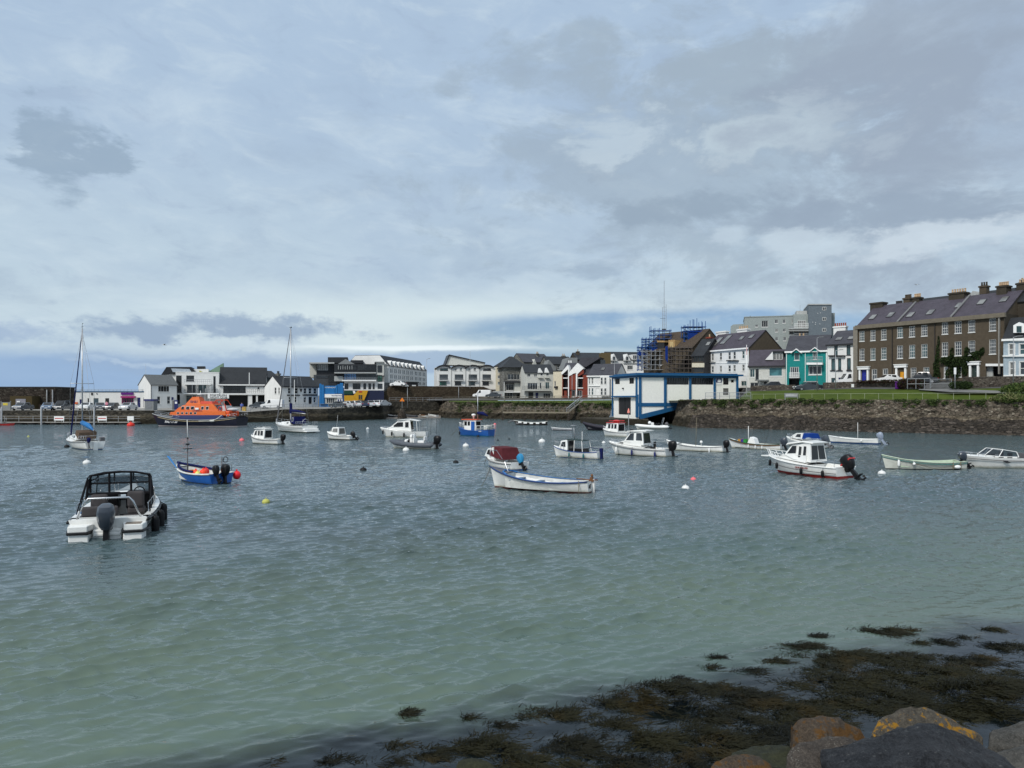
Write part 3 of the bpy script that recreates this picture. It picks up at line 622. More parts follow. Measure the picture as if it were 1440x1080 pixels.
for x in (212.5, 249): s.rect(x, 541, x + .5, 573, -.1, .09, M_DTRIM, 'downpipe')
# ---- yacht club ----
s = Bld('yacht_club', 'modern white yacht club with balconies and solar panels on its dark roof', 'clubhouse', 247, 187, 308, 190, 2.5, 524, 9, M_WHITE)
s.win(247.6, 528, 255.5, 552, 'glaz', nx=1, nz=3, gl=GLD, fr=M_FRD); s.win(262, 528, 273, 536, 'glaz', nx=3, nz=1, gl=GLD, fr=M_FRD); s.win(300, 529, 303.3, 552.5, 'glaz', nx=1, nz=3, gl=GLD, fr=M_FRD)
s.win(263, 541, 275, 552, 'glaz', nx=4, nz=1, gl=GL, fr=M_FRD); s.win(279, 541, 290, 552, 'glaz', nx=3, nz=1, gl=GLC, fr=M_FRD); s.win(249, 555, 253, 568, 'hole', fr=M_DTRIM); s.win(262, 556, 276, 569, 'glaz', nx=4, nz=1, gl=GL, fr=M_GRN)
s.done('flat', rmat=M_WHITE, ov=.05)
u = s.pix(232, 524, 1.0)[0]; u1 = s.pix(275, 524, 1.0)[0]
m = MB(); m.ext([(u, 1, 5.5), (u1, 1, 5.5), (u1, 1, s.h + .3), (u, 1, s.h - .2)], (0, 7, 0)); m.build('upper_block', M_WHITE, s.root)
s.slab([(226, 528), (234, 516), (269, 516), (276, 524.5), (275, 527), (238, 526)], .6, 7.5, M_SLATED, 'upper_roof')
s.slab([(240.5, 518), (266.5, 519), (269.5, 523.6), (243, 523.2)], .45, .1, mat('solar_panel', (.42, .46, .5), .2, .3), 'solar_panel')
s.rect(272, 519, 293, 527, 2.5, 4, M_WHITE, 'stair_tower'); s.rect(277, 515, 288, 519, 3, 3, M_DTRIM, 'vent_cowl')
s.slab([(292, 523), (314, 510.5), (314, 523)], 5, 3, M_GRN, 'green_rooflight')
s.slab([(280.3, 521), (286, 523.5), (280.3, 526.5)], 2.3, .1, mat('pennant_yellow', (.35, .33, .05), .6), 'pennant_emblem')
s.rect(259, 539.2, 297, 541, -1.6, 1.6, M_TRIM, 'balcony_slab'); s.rail(259, 297, 533.5, 539, -1.55, n=14); s.rail(259, 306, 547, 552.5, -2.2, n=20, m=M_DTRIM); s.rect(258, 552.8, 308, 554.3, -2.3, 2.3, M_TRIM, 'terrace_slab')
for x in (270, 285, 298): s.rect(x, 541, x + .8, 572, -1.5, .15, M_GALV, 'post')
o = s.rect(292, 554.2, 322, 560.3, -2.5, .12, M_TRIM, 'sign'); u, z = s.pix(307, 555.9, -2.5); sign(s.root, 'PORTRUSH', (u, -2.54, z), .62, M_DTRIM, sx=1.25); u, z = s.pix(307, 558.8, -2.5); sign(s.root, 'YACHT CLUB', (u, -2.54, z), .56, M_DTRIM, sx=1.2)
s = Bld('club_hall', 'white hall with big charcoal slate roof above dark openings, right of the yacht club', 'hall', 308, 190, 374, 193, 2.5, 541, 9, M_WHITE)
s.win(314, 543, 345.5, 552.5, 'glaz', nx=6, nz=1, gl=GLD, fr=M_FRD); s.win(362, 544, 365, 548, 'glaz', nz=1, gl=GLD); s.win(316, 556, 348, 572, 'hole', fr=M_DTRIM); s.win(355, 556, 375, 571, 'hole', fr=M_DTRIM)
s.done('u', 4.4, rmat=M_SLATED, ov=.4, fascia=M_TRIM); s.rail(308, 378, 547, 553, -1.8, n=26, m=M_DTRIM); s.rect(308, 553.2, 378, 555, -1.9, 1.9, M_TRIM, 'terrace_slab')
s.rect(349, 555, 354.5, 571, -1.6, .7, M_WHITE, 'pillar'); s.rect(360, 555, 362.5, 571, -1.6, .5, M_WHITE, 'pillar'); s.rect(350, 524, 351, 542, -.6, .15, M_TRIM, 'flagpole')
s = Bld('rear_workshop', 'low dark building glimpsed between the hall roof and the white pub', 'building', 372, 200, 392, 203, 3.3, 531, 8, mat('blue_grey_wall', (.06, .075, .08), .8)); s.win(375, 537, 380, 543, 'glaz', nx=2, nz=1); s.win(383, 548, 388, 560, 'glaz', nx=2, nz=2); s.done('u', 1.8, rmat=M_SLATED)
s.chim(366, 369, 521, 532, 3, M_DTRIM, pots=2, pm=M_DTRIM)
# ---- harbour pub ----
s = Bld('harbour_pub', 'white pub with dark slate roof directly left of the bright blue building', 'pub', 395, 182, 447.5, 190, 2.6, 543.5, 7, M_WHITE)
PW = dict(fr=M_FRAME, gl=GLD)
s.row([(405, 409.5), (414.5, 419), (427, 431), (434, 438), (441, 445)], 545.5, 553.5, **PW); s.row([(406, 409.5), (414, 417)], 558, 566, **PW); s.row([(427, 430.5), (441, 444)], 558.5, 566, **PW); s.win(434, 558, 438.5, 568.5, 'door', fr=M_DTRIM)
s.win(386, 545, 388.6, 554, side=0, gl=GLD); s.win(391.3, 545, 393.2, 554, side=0, gl=GLD)
s.done('u', 2.5, rmat=M_SLATED, fascia=M_DTRIM); s.chim(391, 394.5, 525, 538, 3.2, M_STONEG, pots=2, pm=M_DTRIM); s.rect(426, 554.6, 446, 556.4, -.15, .12, M_DTRIM, 'sign_band'); s.rect(404, 555, 422, 556.6, -.15, .12, M_DTRIM, 'sign_band')
s.slab([(422, 547), (425.4, 547), (423.7, 551.5)], -.2, .15, M_DTRIM, 'shield_emblem')
# ---- leisure centre ----
s = Bld('leisure_centre', 'bright blue leisure centre with a stepped slab front and a white ground floor', 'leisure centre', 449, 186, 482.5, 187, 2.7, 546, 7, M_BLU)
s.done('flat', rmat=M_BLU, ov=.02)
for i, (a, b_, y0) in enumerate(((449, 452, 539.5), (452, 455.5, 541), (455.5, 456.8, 543), (471.5, 474.5, 542), (474.5, 478, 540.5), (478, 482.5, 538.5))): s.rect(a, y0, b_ - .12, 568 if i < 3 else 553.5, -.5 - .15 * (i % 2), .45, M_BLU, 'blue_slab')
s.rect(457, 542.5, 471, 554, -.4, .3, M_BLU, 'front_panel'); s.rect(456.6, 554.2, 481, 559, -.9, .85, M_TRIM, 'canopy'); s.rect(457, 559.2, 474, 567.5, -.3, .28, M_OFFW, 'lobby'); s.rect(473.8, 558.9, 481.5, 567.5, -.6, .5, M_TRIM, 'poster_wall')
s.glz(459, 560, 470, 567, -.3, 4, 1, GL, M_FRAME)
u, z = s.pix(464, 545, -.5); sign(s.root, 'WATERWORLD', (u, -.44, z), .42, M_TRIM); u, z = s.pix(475, 556.5, -1); sign(s.root, 'WATERWORLD', (u, -.94, z), .42, M_NAVY)
for x in (475.6, 479): s.rect(x - .8, 561.5, x + .8, 566.5, -.7, .09, M_NAVY, 'figure_symbol')
# ---- dark apartments ----
s = Bld('glass_apartments', 'dark modern glazed apartment block with white frames above a yellow shopfront', 'apartments', 484, 204, 540, 206, 3.0, 529, 14, M_WHITE)
s.row([(484.2, 490), (496, 507), (511, 515), (518, 522), (524, 527)], 539, 547.5, 'glaz', nx=2, nz=1, fr=M_FRD, gl=GLD, sill=False); s.row([(531, 538)], 539.5, 547, 'glaz', nx=3, nz=1, fr=M_FRD, gl=GL, sill=False)
s.done('flat', rmat=M_CHAR, ov=.1)
s.rect(435.5, 511, 447, 531, 6, 8, M_OFFW, 'white_wing'); s.rect(434.5, 509.5, 470, 511.3, 1.0, 14, M_LGREY, 'flat_roof'); s.rect(445, 511.4, 500, 531, 3, 11, M_CHAR, 'dark_wing'); s.rect(441, 527, 462, 545, 1.2, 4, mat('grey_cladding', (.05, .055, .06), .6), 'side_block')
s.rect(462, 526, 484, 542, .2, 10, M_CHAR, 'link_block'); s.rect(470, 529, 482, 536, -.4, .55, M_LGREY, 'balcony_box')
s.glz(447, 512, 461, 520.5, 3, 5, 1, GLB, M_FRAME); s.glz(462, 528, 470, 537, .2, 3, 2, GLD); s.glz(445, 528.5, 461, 531.5, 1.2, 5, 1, GL)
s.rect(470, 512, 529, 524, -.3, 8, M_CHAR, 'penthouse'); s.glz(474, 513.5, 501, 520, -.35, 12, 1, GLD, M_CHAR, .12); s.glz(503, 513, 528, 521, -.35, 8, 1, GLD, M_CHAR)
for i in range(7): s.rect(475.5 + i * 3.2, 514 + (i % 2), 476.1 + i * 3.2, 519.5, -.5, .08, M_LGREY, 'light_fin')
s.rect(470, 523.5, 529, 525, -1.6, 2, M_LGREY, 'balcony_slab'); s.rect(481, 534.2, 529, 536, -1.3, 1.3, M_TRIM, 'balcony_slab')
s.glz(484, 525, 501, 534.5, -.05, 5, 1, glassmat('sky_glass', (.05, .14, .30)), M_FRD); s.glz(501.5, 525.5, 529, 534.5, -.05, 10, 1, GL, M_FRD); s.rail(482, 529, 531, 534.2, -1.25, n=16)
s.glz(531, 514, 537, 523.5, -.02, 3, 2, GL, M_FRD); s.glz(531, 527.5, 537, 536.5, -.02, 2, 2, glassmat('green_glass', (.02, .09, .06)), M_FRD)
s.rect(529.3, 509, 539.8, 536.8, .0, 10, M_OFFW, 'white_bay'); s.rect(527, 508.3, 541, 509.4, -.6, 9, M_LGREY, 'eave_slab'); s.rect(540, 511.6, 546, 514, -.2, 4, M_GREYR, 'canopy')
s.slab([(461, 510.5), (461, 502.3), (489, 502.3), (491, 510.5)], 4, 7, M_CHAR, 'roof_plant'); s.rect(493, 506.5, 511, 511, 3, 6, M_CHAR, 'roof_plant'); s.slab([(475, 512), (486, 504.8), (499, 512)], -.2, 5, M_GREYR, 'curved_hood')
s.rect(483, 549, 540, 569.5, -.5, .5, mat('navy_shop', (.012, .016, .045), .5), 'shopfront'); s.rect(483, 556, 503, 564, -.7, .18, M_YEL, 'yellow_panel'); s.slab([(497, 556), (503, 549), (517.5, 549), (515.5, 555), (512, 563), (502, 563)], -.95, .2, M_YEL, 'yellow_panel'); s.glz(504, 555.2, 509.5, 562, -.95, 2, 1, GL, M_YEL); s.slab([(496, 549.5), (499, 549.5), (500, 553), (497, 553.5)], -.72, .12, M_TRIM, 'emblem'); s.rect(504.5, 550, 509, 551.8, -1.02, .05, M_RED, 'sign'); s.rect(484, 549.5, 496, 554.5, -.66, .1, mat('dark_green_panel', (.01, .05, .03), .5), 'green_panel')
# ---- hotel ----
s = Bld('mansard_hotel', 'long white hotel with a black mansard roof full of dormers behind the car park wall', 'hotel', 546, 212, 600, 250, 6.5, 514.5, 12, M_WHITE)
HX = [548.6, 554.5, 560.2, 566.0, 571.5, 577.0, 583.5, 588.8, 594.5]
for y0, y1 in ((518, 524.5), (526.5, 532.5), (534, 539)):
    z = None
    for x in HX:
        for dx in (0, 2.1): z = s.win(x + dx, y0, x + dx + 1.5, y1, 'sash', z=z, sill=False, gl=GL, nz=1, f=.1) or z
s.done(None); hh = s.h; m = MB()
m.ext([(0, -.2, hh), (0, 2.4, hh + 3.0), (0, 9.6, hh + 3.0), (0, 12.2, hh)], (s.L, 0, 0)); m.build('roof', M_SLATED, s.root); MB().ext([(-.12, 0, hh - .01), (-.12, 2.4, hh + 2.9), (-.12, 9.6, hh + 2.9), (-.12, 12, hh - .01)], (.11, 0, 0)).build('gable', M_WHITE, s.root)
for x in HX:
    u, _ = s.pix(x + 1.7, 510, 0); o = MB().ext([(u - .9, -.1, hh + .1), (u + .9, -.1, hh + .1), (u + .8, -.1, hh + 1.1), (u, -.1, hh + 1.6), (u - .8, -.1, hh + 1.1)], (0, 1.9, 0)).build('dormer', M_WHITE, s.root); MB().box(u - .4, u + .4, -.13, -.101, hh + .35, hh + 1.3).build('pane', GL, o)
s.rect(556, 538, 569, 542, -3, 3, mat('porch_frame', (.12, .13, .13), .6), 'porch')
o = MB().ext([(-2.6, 0, 0), (2.6, 0, 0), (2.4, 0, .4), (0, 0, .95), (-2.4, 0, .4)], (0, 2.5, 0)).build('event_tent', M_TRIM, loc=(GX(561, 208), 208, GZ(543.5, 208))); tag(o, 'low white peaked marquee in front of the mansard hotel', 'tent')
s = Bld('kiosk', 'small black kiosk with a white hatch beside the hotel', 'kiosk', 573, 209, 588, 210, GZ(544, 209), 538, 4, M_DTRIM); s.win(579, 541, 585, 543, 'glaz', nz=1, nx=1, gl=M_TRIM, sill=False); s.done('flat', rmat=M_DTRIM)  # hatch pane uses the plain white trim colour
# retaining wall
WR = [(538, 207, 6.0), (548, 207, 8.2), (600, 210, 8.2), (680, 214, 8.1), (700, 214, 6.6)]
o = wall_sheet([pt(e) for e in WR], .4, 3, 3.0, .08, 1.2, 6, 3).build('brown_retaining_wall', stone('brown_wall', (.045, .033, .022), (.06, .045, .03), (.09, .075, .05), 2.2, .05, .5)); tag(o, 'high plain brown retaining wall between the hotel and the lower road', 'retaining wall')
# ---- white wavy houses ----
s = Bld('wavy_roof_houses', 'row of four white houses with a dark wavy roof edge', 'houses', 614, 216, 697, 219, 7.4, 517, 9, M_WHITE)
for i, x in enumerate((614, 635.5, 655, 674.5)):
    if i in (0, 3): s.win(x + 5, 517.8, x + 16, 521, 'glaz', nx=3, nz=1, gl=GLC if i == 0 else GL, fr=M_FRD)
    else: s.win(x + 3.5, 517.5, x + 7, 521.5, 'sash'); s.win(x + 11, 517.5, x + 14.5, 521.5, 'sash')
    s.win(x + 4, 526.5, x + 16, 534, 'glaz', nx=4, nz=1, gl=GL, fr=M_FRD); s.win(x + 4, 536.5, x + (13 if i else 14), 541.5, 'glaz', nx=3, nz=1, gl=(glassmat('green_glass', 0), GLD, GLC, GLD)[i], fr=M_FRD)
s.done('flat', rmat=M_WHITE, ov=0)
for i, x in enumerate((613, 634.5, 654, 673.5)):
    s.slab([(x + .5, 517), (x + 4, 514.3), (x + 10, 512.6), (x + 16, 513.2), (x + 21, 515.8), (x + 21, 517.6), (x + 16, 515.4), (x + 10, 514.8), (x + 4, 516.5), (x + .5, 518.8)], -.5, 6, M_DTRIM, 'curved_roof')
    s.slab([(x + 1, 518.5), (x + 4, 516.4), (x + 10, 514.9), (x + 16, 515.5), (x + 20.5, 517.6)], .05, 4, M_WHITE, 'gable')
    s.rail(x + 4, x + 17, 531.5, 534.5, -.7, n=10, m=M_GALV); s.rect(x + 4, 534.5, x + 17, 535.2, -.8, .8, M_TRIM, 'balcony_slab')
for x in (635, 655, 674.5): s.rect(x - .3, 516, x + .3, 544, -.1, .1, M_GREYR, 'downpipe')
s.slab([(627, 513), (632, 499.5), (682, 510.5), (682, 514)], 9, 8, M_OFFW, 'rear_block'); s.slab([(626, 513), (631.4, 498.3), (682.5, 509.6), (682.5, 511), (632.3, 500), (627.4, 513)], 8.6, 9, M_DTRIM, 'rear_roof')
s = Bld('cream_gable_house', 'narrow cream house between the wavy roofed houses and the grey stone house', 'house', 697, 214, 710, 214, 5, 516, 9, M_CREAM); s.win(700, 520, 703, 524, side=None); s.win(700, 528, 703, 532); s.win(700, 537, 703, 541); s.done('flat', ov=.02, rmat=M_DTRIM)
s = Bld('grey_stone_house', 'grey stone clad house with a dark hipped roof and balcony above a white garage', 'house', 709, 206, 739, 207, 4.8, 516.5, 10, M_STONEG); s.win(714, 526, 731, 534, 'glaz', nx=4, nz=1, gl=GL); s.win(712, 540, 722, 549, 'glaz', nx=3, nz=1, gl=GLD); s.win(713, 552, 721, 560, 'glaz', nx=2, nz=1, gl=GLD); s.win(727, 554.5, 733, 561, 'hole', fr=M_DTRIM); s.done('hip', 3.0, rmat=M_SLATED, ov=.8)
s.rect(709, 536.3, 739, 538, -1.5, 1.5, M_CHAR, 'balcony_slab'); s.rail(709, 739, 531, 536.3, -1.45, n=14, m=M_DTRIM); s.rect(723.5, 538.2, 734, 552, -.6, .6, M_OFFW, 'white_bay'); s.rect(709.5, 550.5, 740, 552, -.8, .8, M_TRIM, 'porch')
s.rect(695, 550, 709, 562, -1.5, 3, M_LGREY, 'garage')
# roofs behind
s = Bld('rear_slate_house', 'dark hip roofed house standing behind the cream gable house', 'house', 696, 232, 740, 232, 8, 515.5, 12, M_GREYR); s.done('hip', 3.4, rmat=M_SLATED, ov=.5)
s = Bld('hill_house', 'grey stone and slate house with a bay gable high behind the cream row', 'house', 736, 236, 775, 240, 8, 509, 10, M_STONEG); s.row([(741, 744), (749, 752), (765, 768)], 512, 518); s.done('u', 2.8, rmat=M_SLATE); s.chim(755, 758, 497, 503, 3, M_STONEG, pots=2); s.slab([(748, 516), (752, 505), (756, 516)], -.6, 4, M_OFFW, 'gable')
s = Bld('hill_house', 'grey house with tall pointed gable behind the cream row, left of the brick flats', 'house', 771, 228, 806, 230, 8, 512, 9, M_STONEG); s.row([(776, 779), (784, 787)], 514, 519); s.done('u', 2.4, rmat=M_SLATED); s.slab([(766, 520), (772, 506), (782, 517), (782, 524), (766, 524)], -.6, 4, M_GREYR, 'gable'); s.chim(791, 795, 500, 510, 4, M_STONEG, pots=2)
# ---- cream row ----
s = Bld('cream_terrace_houses', 'pair of cream houses with two pointed dormers and balconies, left of the brick flats', 'houses', 738, 198, 778, 199, 4.9, 524, 9, M_OFFW)
s.row([(741.5, 746), (751, 755.5)], 525, 530, 'sash', nx=2, nz=1); s.row([(760, 763.5), (768, 772)], 522.5, 528.5, 'sash', z0=1); s.win(742, 538.5, 756, 547.5, 'glaz', nx=4, nz=1); s.win(767, 537.5, 772.5, 547, 'glaz', nx=2, nz=1, gl=GLC); s.win(759, 538, 761.5, 547, 'glaz', nz=1); s.win(743, 551.5, 750, 559.5, 'door', fr=M_DTRIM); s.win(753, 552, 757, 560, 'door', fr=M_NAVY); s.win(764, 553, 774, 559.5, 'glaz', nx=3, nz=1)
s.done('u', 2.2, rmat=M_SLATED, ov=.3); s.slab([(756, 524), (759.5, 517.5), (763.5, 524)], -.35, 3, M_TRIM, 'dormer_gable'); s.slab([(765.5, 524), (769, 517), (772.5, 524)], -.35, 3, M_TRIM, 'dormer_gable')
s.rail(735, 775, 543, 548, -1.2, n=18, m=M_DTRIM); s.rect(735, 548, 775, 549.5, -1.3, 1.3, M_OFFW, 'balcony_slab'); s.rect(757, 530, 763.5, 531.5, -.7, .7, M_OFFW, 'balcony_slab'); s.rect(766.5, 530, 772.5, 531.5, -.7, .7, M_OFFW, 'balcony_slab')
s = Bld('cream_gable_house', 'plain cream side wall of the end house left of the red brick gables', 'house', 778, 196, 791.5, 194, 4.9, 522.5, 8, M_CREAM); s.win(779.5, 536, 781.5, 543, 'glaz', nz=1); s.done('flat', rmat=M_SLATED, ov=.1); s.rect(779, 543, 783, 546, -.5, .5, M_DTRIM, 'balcony_box')
# ---- red brick block ----
s = Bld('red_brick_flats', 'red brick flats with white gable bands and dark recessed balconies', 'flats', 790.5, 190, 832, 188, 4.9, 527, 10, M_BRICK)
s.win(791.5, 524.5, 798.5, 557.5, 'hole', fr=M_CHAR); s.win(811.5, 524, 819.5, 545, 'hole', fr=M_CHAR); s.win(793, 549, 797, 557.5, 'door', fr=M_BRICK); s.win(804, 549, 809, 558, 'glaz', nx=1, nz=1, gl=GLD); s.win(812, 549, 818.5, 557, 'glaz', nx=2, nz=1, gl=GLD)
s.done('u', 3.0, rmat=M_SLATE, ov=.1)
s.slab([(789, 524), (798.5, 513), (800, 517), (800, 560), (798.8, 560), (798.8, 519), (790, 527)], -.5, 2.5, M_TRIM, 'white_band'); s.slab([(799.5, 524.5), (812, 510.5), (821, 518), (819.5, 519), (812, 526), (811, 558), (809.8, 558), (809.8, 524), (800, 529)], -.5, 2.5, M_TRIM, 'white_band')
s.slab([(800.5, 528), (809.5, 520), (809.5, 548), (800.5, 548)], -.3, .28, M_BRICK, 'brick_bay'); s.slab([(812, 526), (819.3, 519.5), (821, 521), (821, 525), (812, 530)], -.3, .28, M_BRICK, 'brick_bay')
for y in (531, 545): s.rect(791.6, y, 798.6, y + 1.2, -.3, 1.6, M_TRIM, 'balcony_slab'); s.rect(811.6, y, 820, y + 1.2, -.3, 1.6, M_TRIM, 'balcony_slab')
s.slab([(819, 519), (844, 504), (846, 526), (830, 531), (821, 525)], 4, 8, M_CHAR, 'dark_side_block'); s.slab([(808, 514), (818, 503), (845, 502.5), (824, 516)], 1.5, 6, M_SLATE, 'rear_roof')
# ---- white victorian pair ----
s = Bld('white_victorian_house', 'white bay windowed victorian house directly left of the blue and white boathouse', 'house', 826.5, 182, 866, 179, 4.9, 529, 9, M_WHITE)
s.row([(828, 830), (831.8, 834.4), (845, 847.4), (850, 852.6)], 531, 540); s.row([(828, 830), (831.8, 834.4), (845, 847.4), (850.2, 852.6)], 546, 555.5); s.win(838, 546.5, 843, 556.5, 'door', fr=M_TRIM)
s.done('u', 2.9, rmat=M_SLATE, fascia=M_TRIM); s.rect(827, 542, 856, 543, -.25, .24, M_TRIM, 'string_course'); s.sky_l(848, 520)
s.rect(844, 530, 857, 557, -.8, .3, M_WHITE, 'bay'); s.glz(845, 531, 847.6, 540, -.8, 1, 2, GL, M_FRAME); s.glz(850, 531, 852.6, 540, -.8, 1, 2, GL, M_FRAME); s.glz(845, 546, 847.6, 555.5, -.8, 1, 2, GL, M_FRAME); s.glz(850, 546, 852.6, 555.5, -.8, 1, 2, GL, M_FRAME)
s = Bld('dark_gable_house', 'tall dark roofed house with a small chimney standing behind the red brick flats', 'house', 812, 212, 850, 213, 8, 506, 12, M_BROWN2); s.win(800, 512, 803, 518); s.done('u', 2.2, rmat=M_SLATED, ov=.2); s.chim(811, 815, 494, 502, 4, M_BROWN, pots=1); s.rect(846, 496, 859, 515, -2, 3, mat('olive_stack', (.11, .085, .045), .9), 'chimney_stack'); s.slab([(793, 520), (799, 503), (812, 503), (812, 520)], -1, 8, M_GREYR, 'side_wing'); s.rect(799, 507, 801, 514, -1.1, .08, M_TRIM, 'window_strip'); s.rect(802, 507, 804, 514, -1.1, .08, M_TRIM, 'window_strip')
s = Bld('white_dormer_houses', 'row of white dormered houses with a long dark roof half hidden behind the scaffolding', 'houses', 858, 222, 908, 224, 8, 506, 10, M_WHITE); s.row([(862, 865), (880.5, 883), (890, 893), (896, 899)], 506.5, 511); s.done('u', 2.5, rmat=M_SLATED, ov=.2)
for x in (863.5, 882): s.slab([(x - 5, 507), (x, 497.5), (x + 5, 507)], -.6, 4, M_WHITE, 'dormer_gable'); s.rect(x - 1.5, 501.5, x + 1.5, 506, -.7, .09, GL, 'pane')
s.rect(889, 498.5, 903, 506, -.5, 4, M_WHITE, 'dormer'); s.glz(890, 499.5, 902, 505, -.5, 5, 1, GL, M_FRAME)
s = Bld('white_box_house', 'small white flat fronted house above the boathouse roof beside the scaffolding', 'house', 878, 186, 906, 185, 6, 512, 7, M_WHITE); s.win(882, 514, 890, 520, 'glaz', nx=3, nz=1); s.win(897, 513, 899, 518); s.done('flat', rmat=M_GREYR, ov=.2)
o = MB(); 
# ---- house under scaffolding ----
M_SCB = mat('blue_scaffold', (.010, .060, .22), .6, var=.2); M_NET = mat('blue_debris_netting', (.005, .025, .15), .8, var=.25, scale=5); M_RUST = mat('scaffold_tube', (.09, .075, .065), .6, .3, var=.4)
s = Bld('scaffolded_house', 'tall brown house under repair wrapped in scaffolding with bare timber dormers', 'house', 905, 170, 974, 158, 6, 494, 10, M_BROWN)
s.win(926.5, 502, 930.5, 514, 'glaz', nx=1, nz=2); s.win(914, 502, 919, 514, 'hole', fr=M_DTRIM); s.win(962, 507, 968, 516, 'hole', fr=M_DTRIM); s.win(941, 500, 946, 512, 'hole', fr=M_DTRIM)
s.done('u', 4.0, rmat=mat('stripped_roof', (.065, .05, .038), .9, var=.3), ov=.2)
s.rect(929, 472, 946, 482, 5, 1.6, M_STONEG, 'chimney'); s.rect(927.5, 471, 947, 473, 4.8, 2, M_BROWN2, 'chimney_cap')
for x in (932, 935, 938.5, 941.5, 944): s.rect(x - .6, 468.8, x + .6, 471, 5.5, .3, M_DTRIM, 'chimney_pot')
s.rect(924.5, 480, 934, 491.5, .2, 4, M_DTRIM, 'dormer'); s.rect(924, 479, 934.5, 481.3, .0, 4, M_TIM, 'dormer_roof'); s.rect(940, 478, 949, 489, .1, 4, M_TIM, 'dormer'); s.rect(942, 480.5, 947, 488.5, .0, .09, mat('ply_sheet', (.45, .33, .16), .8), 'pane')
def scaffold(name, label, px, py, Dn, depth, mtl, n2=True, th=.065, side='left', boards=(), ext=()):
    """tube scaffold: px columns, py lift rows"""
    r = thing(name, label, 'scaffolding', (GX(px[0], Dn), Dn, GZ(py[-1], Dn)), 0, None); X0, Z0 = r.location.x, r.location.z; m = MB()
    xs = [GX(p, Dn) - X0 for p in px]; zs = [GZ(p, Dn) - Z0 for p in py]
    for y in (0, depth):
        for i, x in enumerate(xs): m.tube([(x, y, zs[-1] - (.2 if y else 0)), (x, y, zs[0] + (ext[i] if i < len(ext) else .4))], th, 5)
        for z in zs: m.tube([(xs[0] - .2, y, z), (xs[-1] + .2, y, z)], th * .9, 5)
        for i in range(len(zs) - 1): m.tube([(xs[0], y - .06, zs[i]), (xs[min(2, len(xs) - 1)], y - .06, zs[i + 1])], th * .8, 5)
    for x in xs:
        for z in zs: m.tube([(x, -.1, z - .08), (x, depth + .1, z - .08)], th * .8, 4)
    m.build('frame', mtl, r)
    for z in zs[::boards or 2]: MB().box(xs[0], xs[-1], .05, depth - .05, z + .06, z + .11).build('boards', mat('scaffold_boards', (.12, .10, .08), .9), r)
    return r, X0, Z0
def net(r, X0, Z0, Dn, pts, dy=-.1):
    MB().ext([(GX(x, Dn) - X0, dy, GZ(y, Dn) - Z0) for x, y in pts], (0, .03, 0)).build('netting', M_NET, r)
a = scaffold('scaffold_tower', 'blue tube scaffold on the left of the brown house with stepped top lifts', [915.5, 921, 927.5, 934, 943.5], [465, 471, 476.5, 482, 488, 494], 167, 1.6, M_SCB, ext=(1, .6, .6, .2, .4)); net(*a, 167, [(915.6, 495.5), (915.6, 490), (939, 487.5), (939, 492)])
a = scaffold('scaffold_tower', 'lower blue scaffold stage with debris netting at the far left of the brown house', [898, 903.5, 913.5, 915], [488.5, 492, 498, 506, 513, 520], 169, 1.6, M_SCB); net(*a, 169, [(898, 500), (898, 494), (904, 494), (915, 495), (915, 500)])
a = scaffold('scaffold_tower', 'middle blue scaffold stage with four rails beside the netted lower stage', [904, 909, 913.3], [477, 480.5, 484.5, 488, 492], 168.2, 1.4, M_SCB)
a = scaffold('scaffold_tower', 'rusty tube scaffold covering the front wall of the brown house', [938, 944, 950, 956, 962, 968, 973], [489, 494, 500, 506, 512, 518, 524], 156.5, 1.5, M_RUST, boards=1); net(*a, 156.5, [(935.5, 505), (935.5, 487), (939, 487), (939, 511)])
a = scaffold('scaffold_tower', 'grey tube scaffold over the left half of the brown house', [904, 910, 916, 922, 928, 934], [494, 500, 506, 513, 520], 165, 1.4, M_GALV)
a = scaffold('scaffold_tower', 'blue netted scaffold cage around the chimney on the right of the brown house', [962, 967.5, 974.5, 980, 987, 992], [459.5, 465.5, 473, 480], 162, 2.6, M_SCB, ext=(.4, .6, 1.6, 1.8, 1.2, 1.2), boards=1)
net(*a, 162, [(967.5, 487), (967.5, 468), (981, 468), (981, 476), (992.5, 477), (992.5, 479.5), (984, 483), (981, 486.5)]); net(*a, 162, [(967.5, 467.2), (967.5, 465), (992, 465), (992, 467.2)], -.2)
r, X0, Z0 = a; MB().box(GX(963.5, 162) - X0, GX(981, 162) - X0, .6, 2.0, GZ(487, 162) - Z0, GZ(468.5, 162) - Z0).build('chimney', mat('netted_chimney', (.02, .05, .13), .8), r)
# radio mast behind
r = thing('radio_mast', 'thin triple radio mast rising behind the boathouse roof', 'mast', (GX(934, 178), 178, 9)); m = MB(); zt = lambda y: GZ(y, 178) - 9
for x, yt in ((-.35, 432), (.0, 395), (.45, 428)): m.tube([(x, 0, -2), (x, 0, zt(yt))], [.09, .05], 5)
for y in range(432, 475, 6): m.box(-.37, .47, -.02, .02, zt(y), zt(y) + .04)
m.build('pole', M_GALV, r); m = MB().box(-.9, .3, -.03, .03, zt(448), zt(448) + .06).box(-.5, .4, -.1, .1, zt(464), zt(464) + .25); m.build('antenna', M_DTRIM, r)
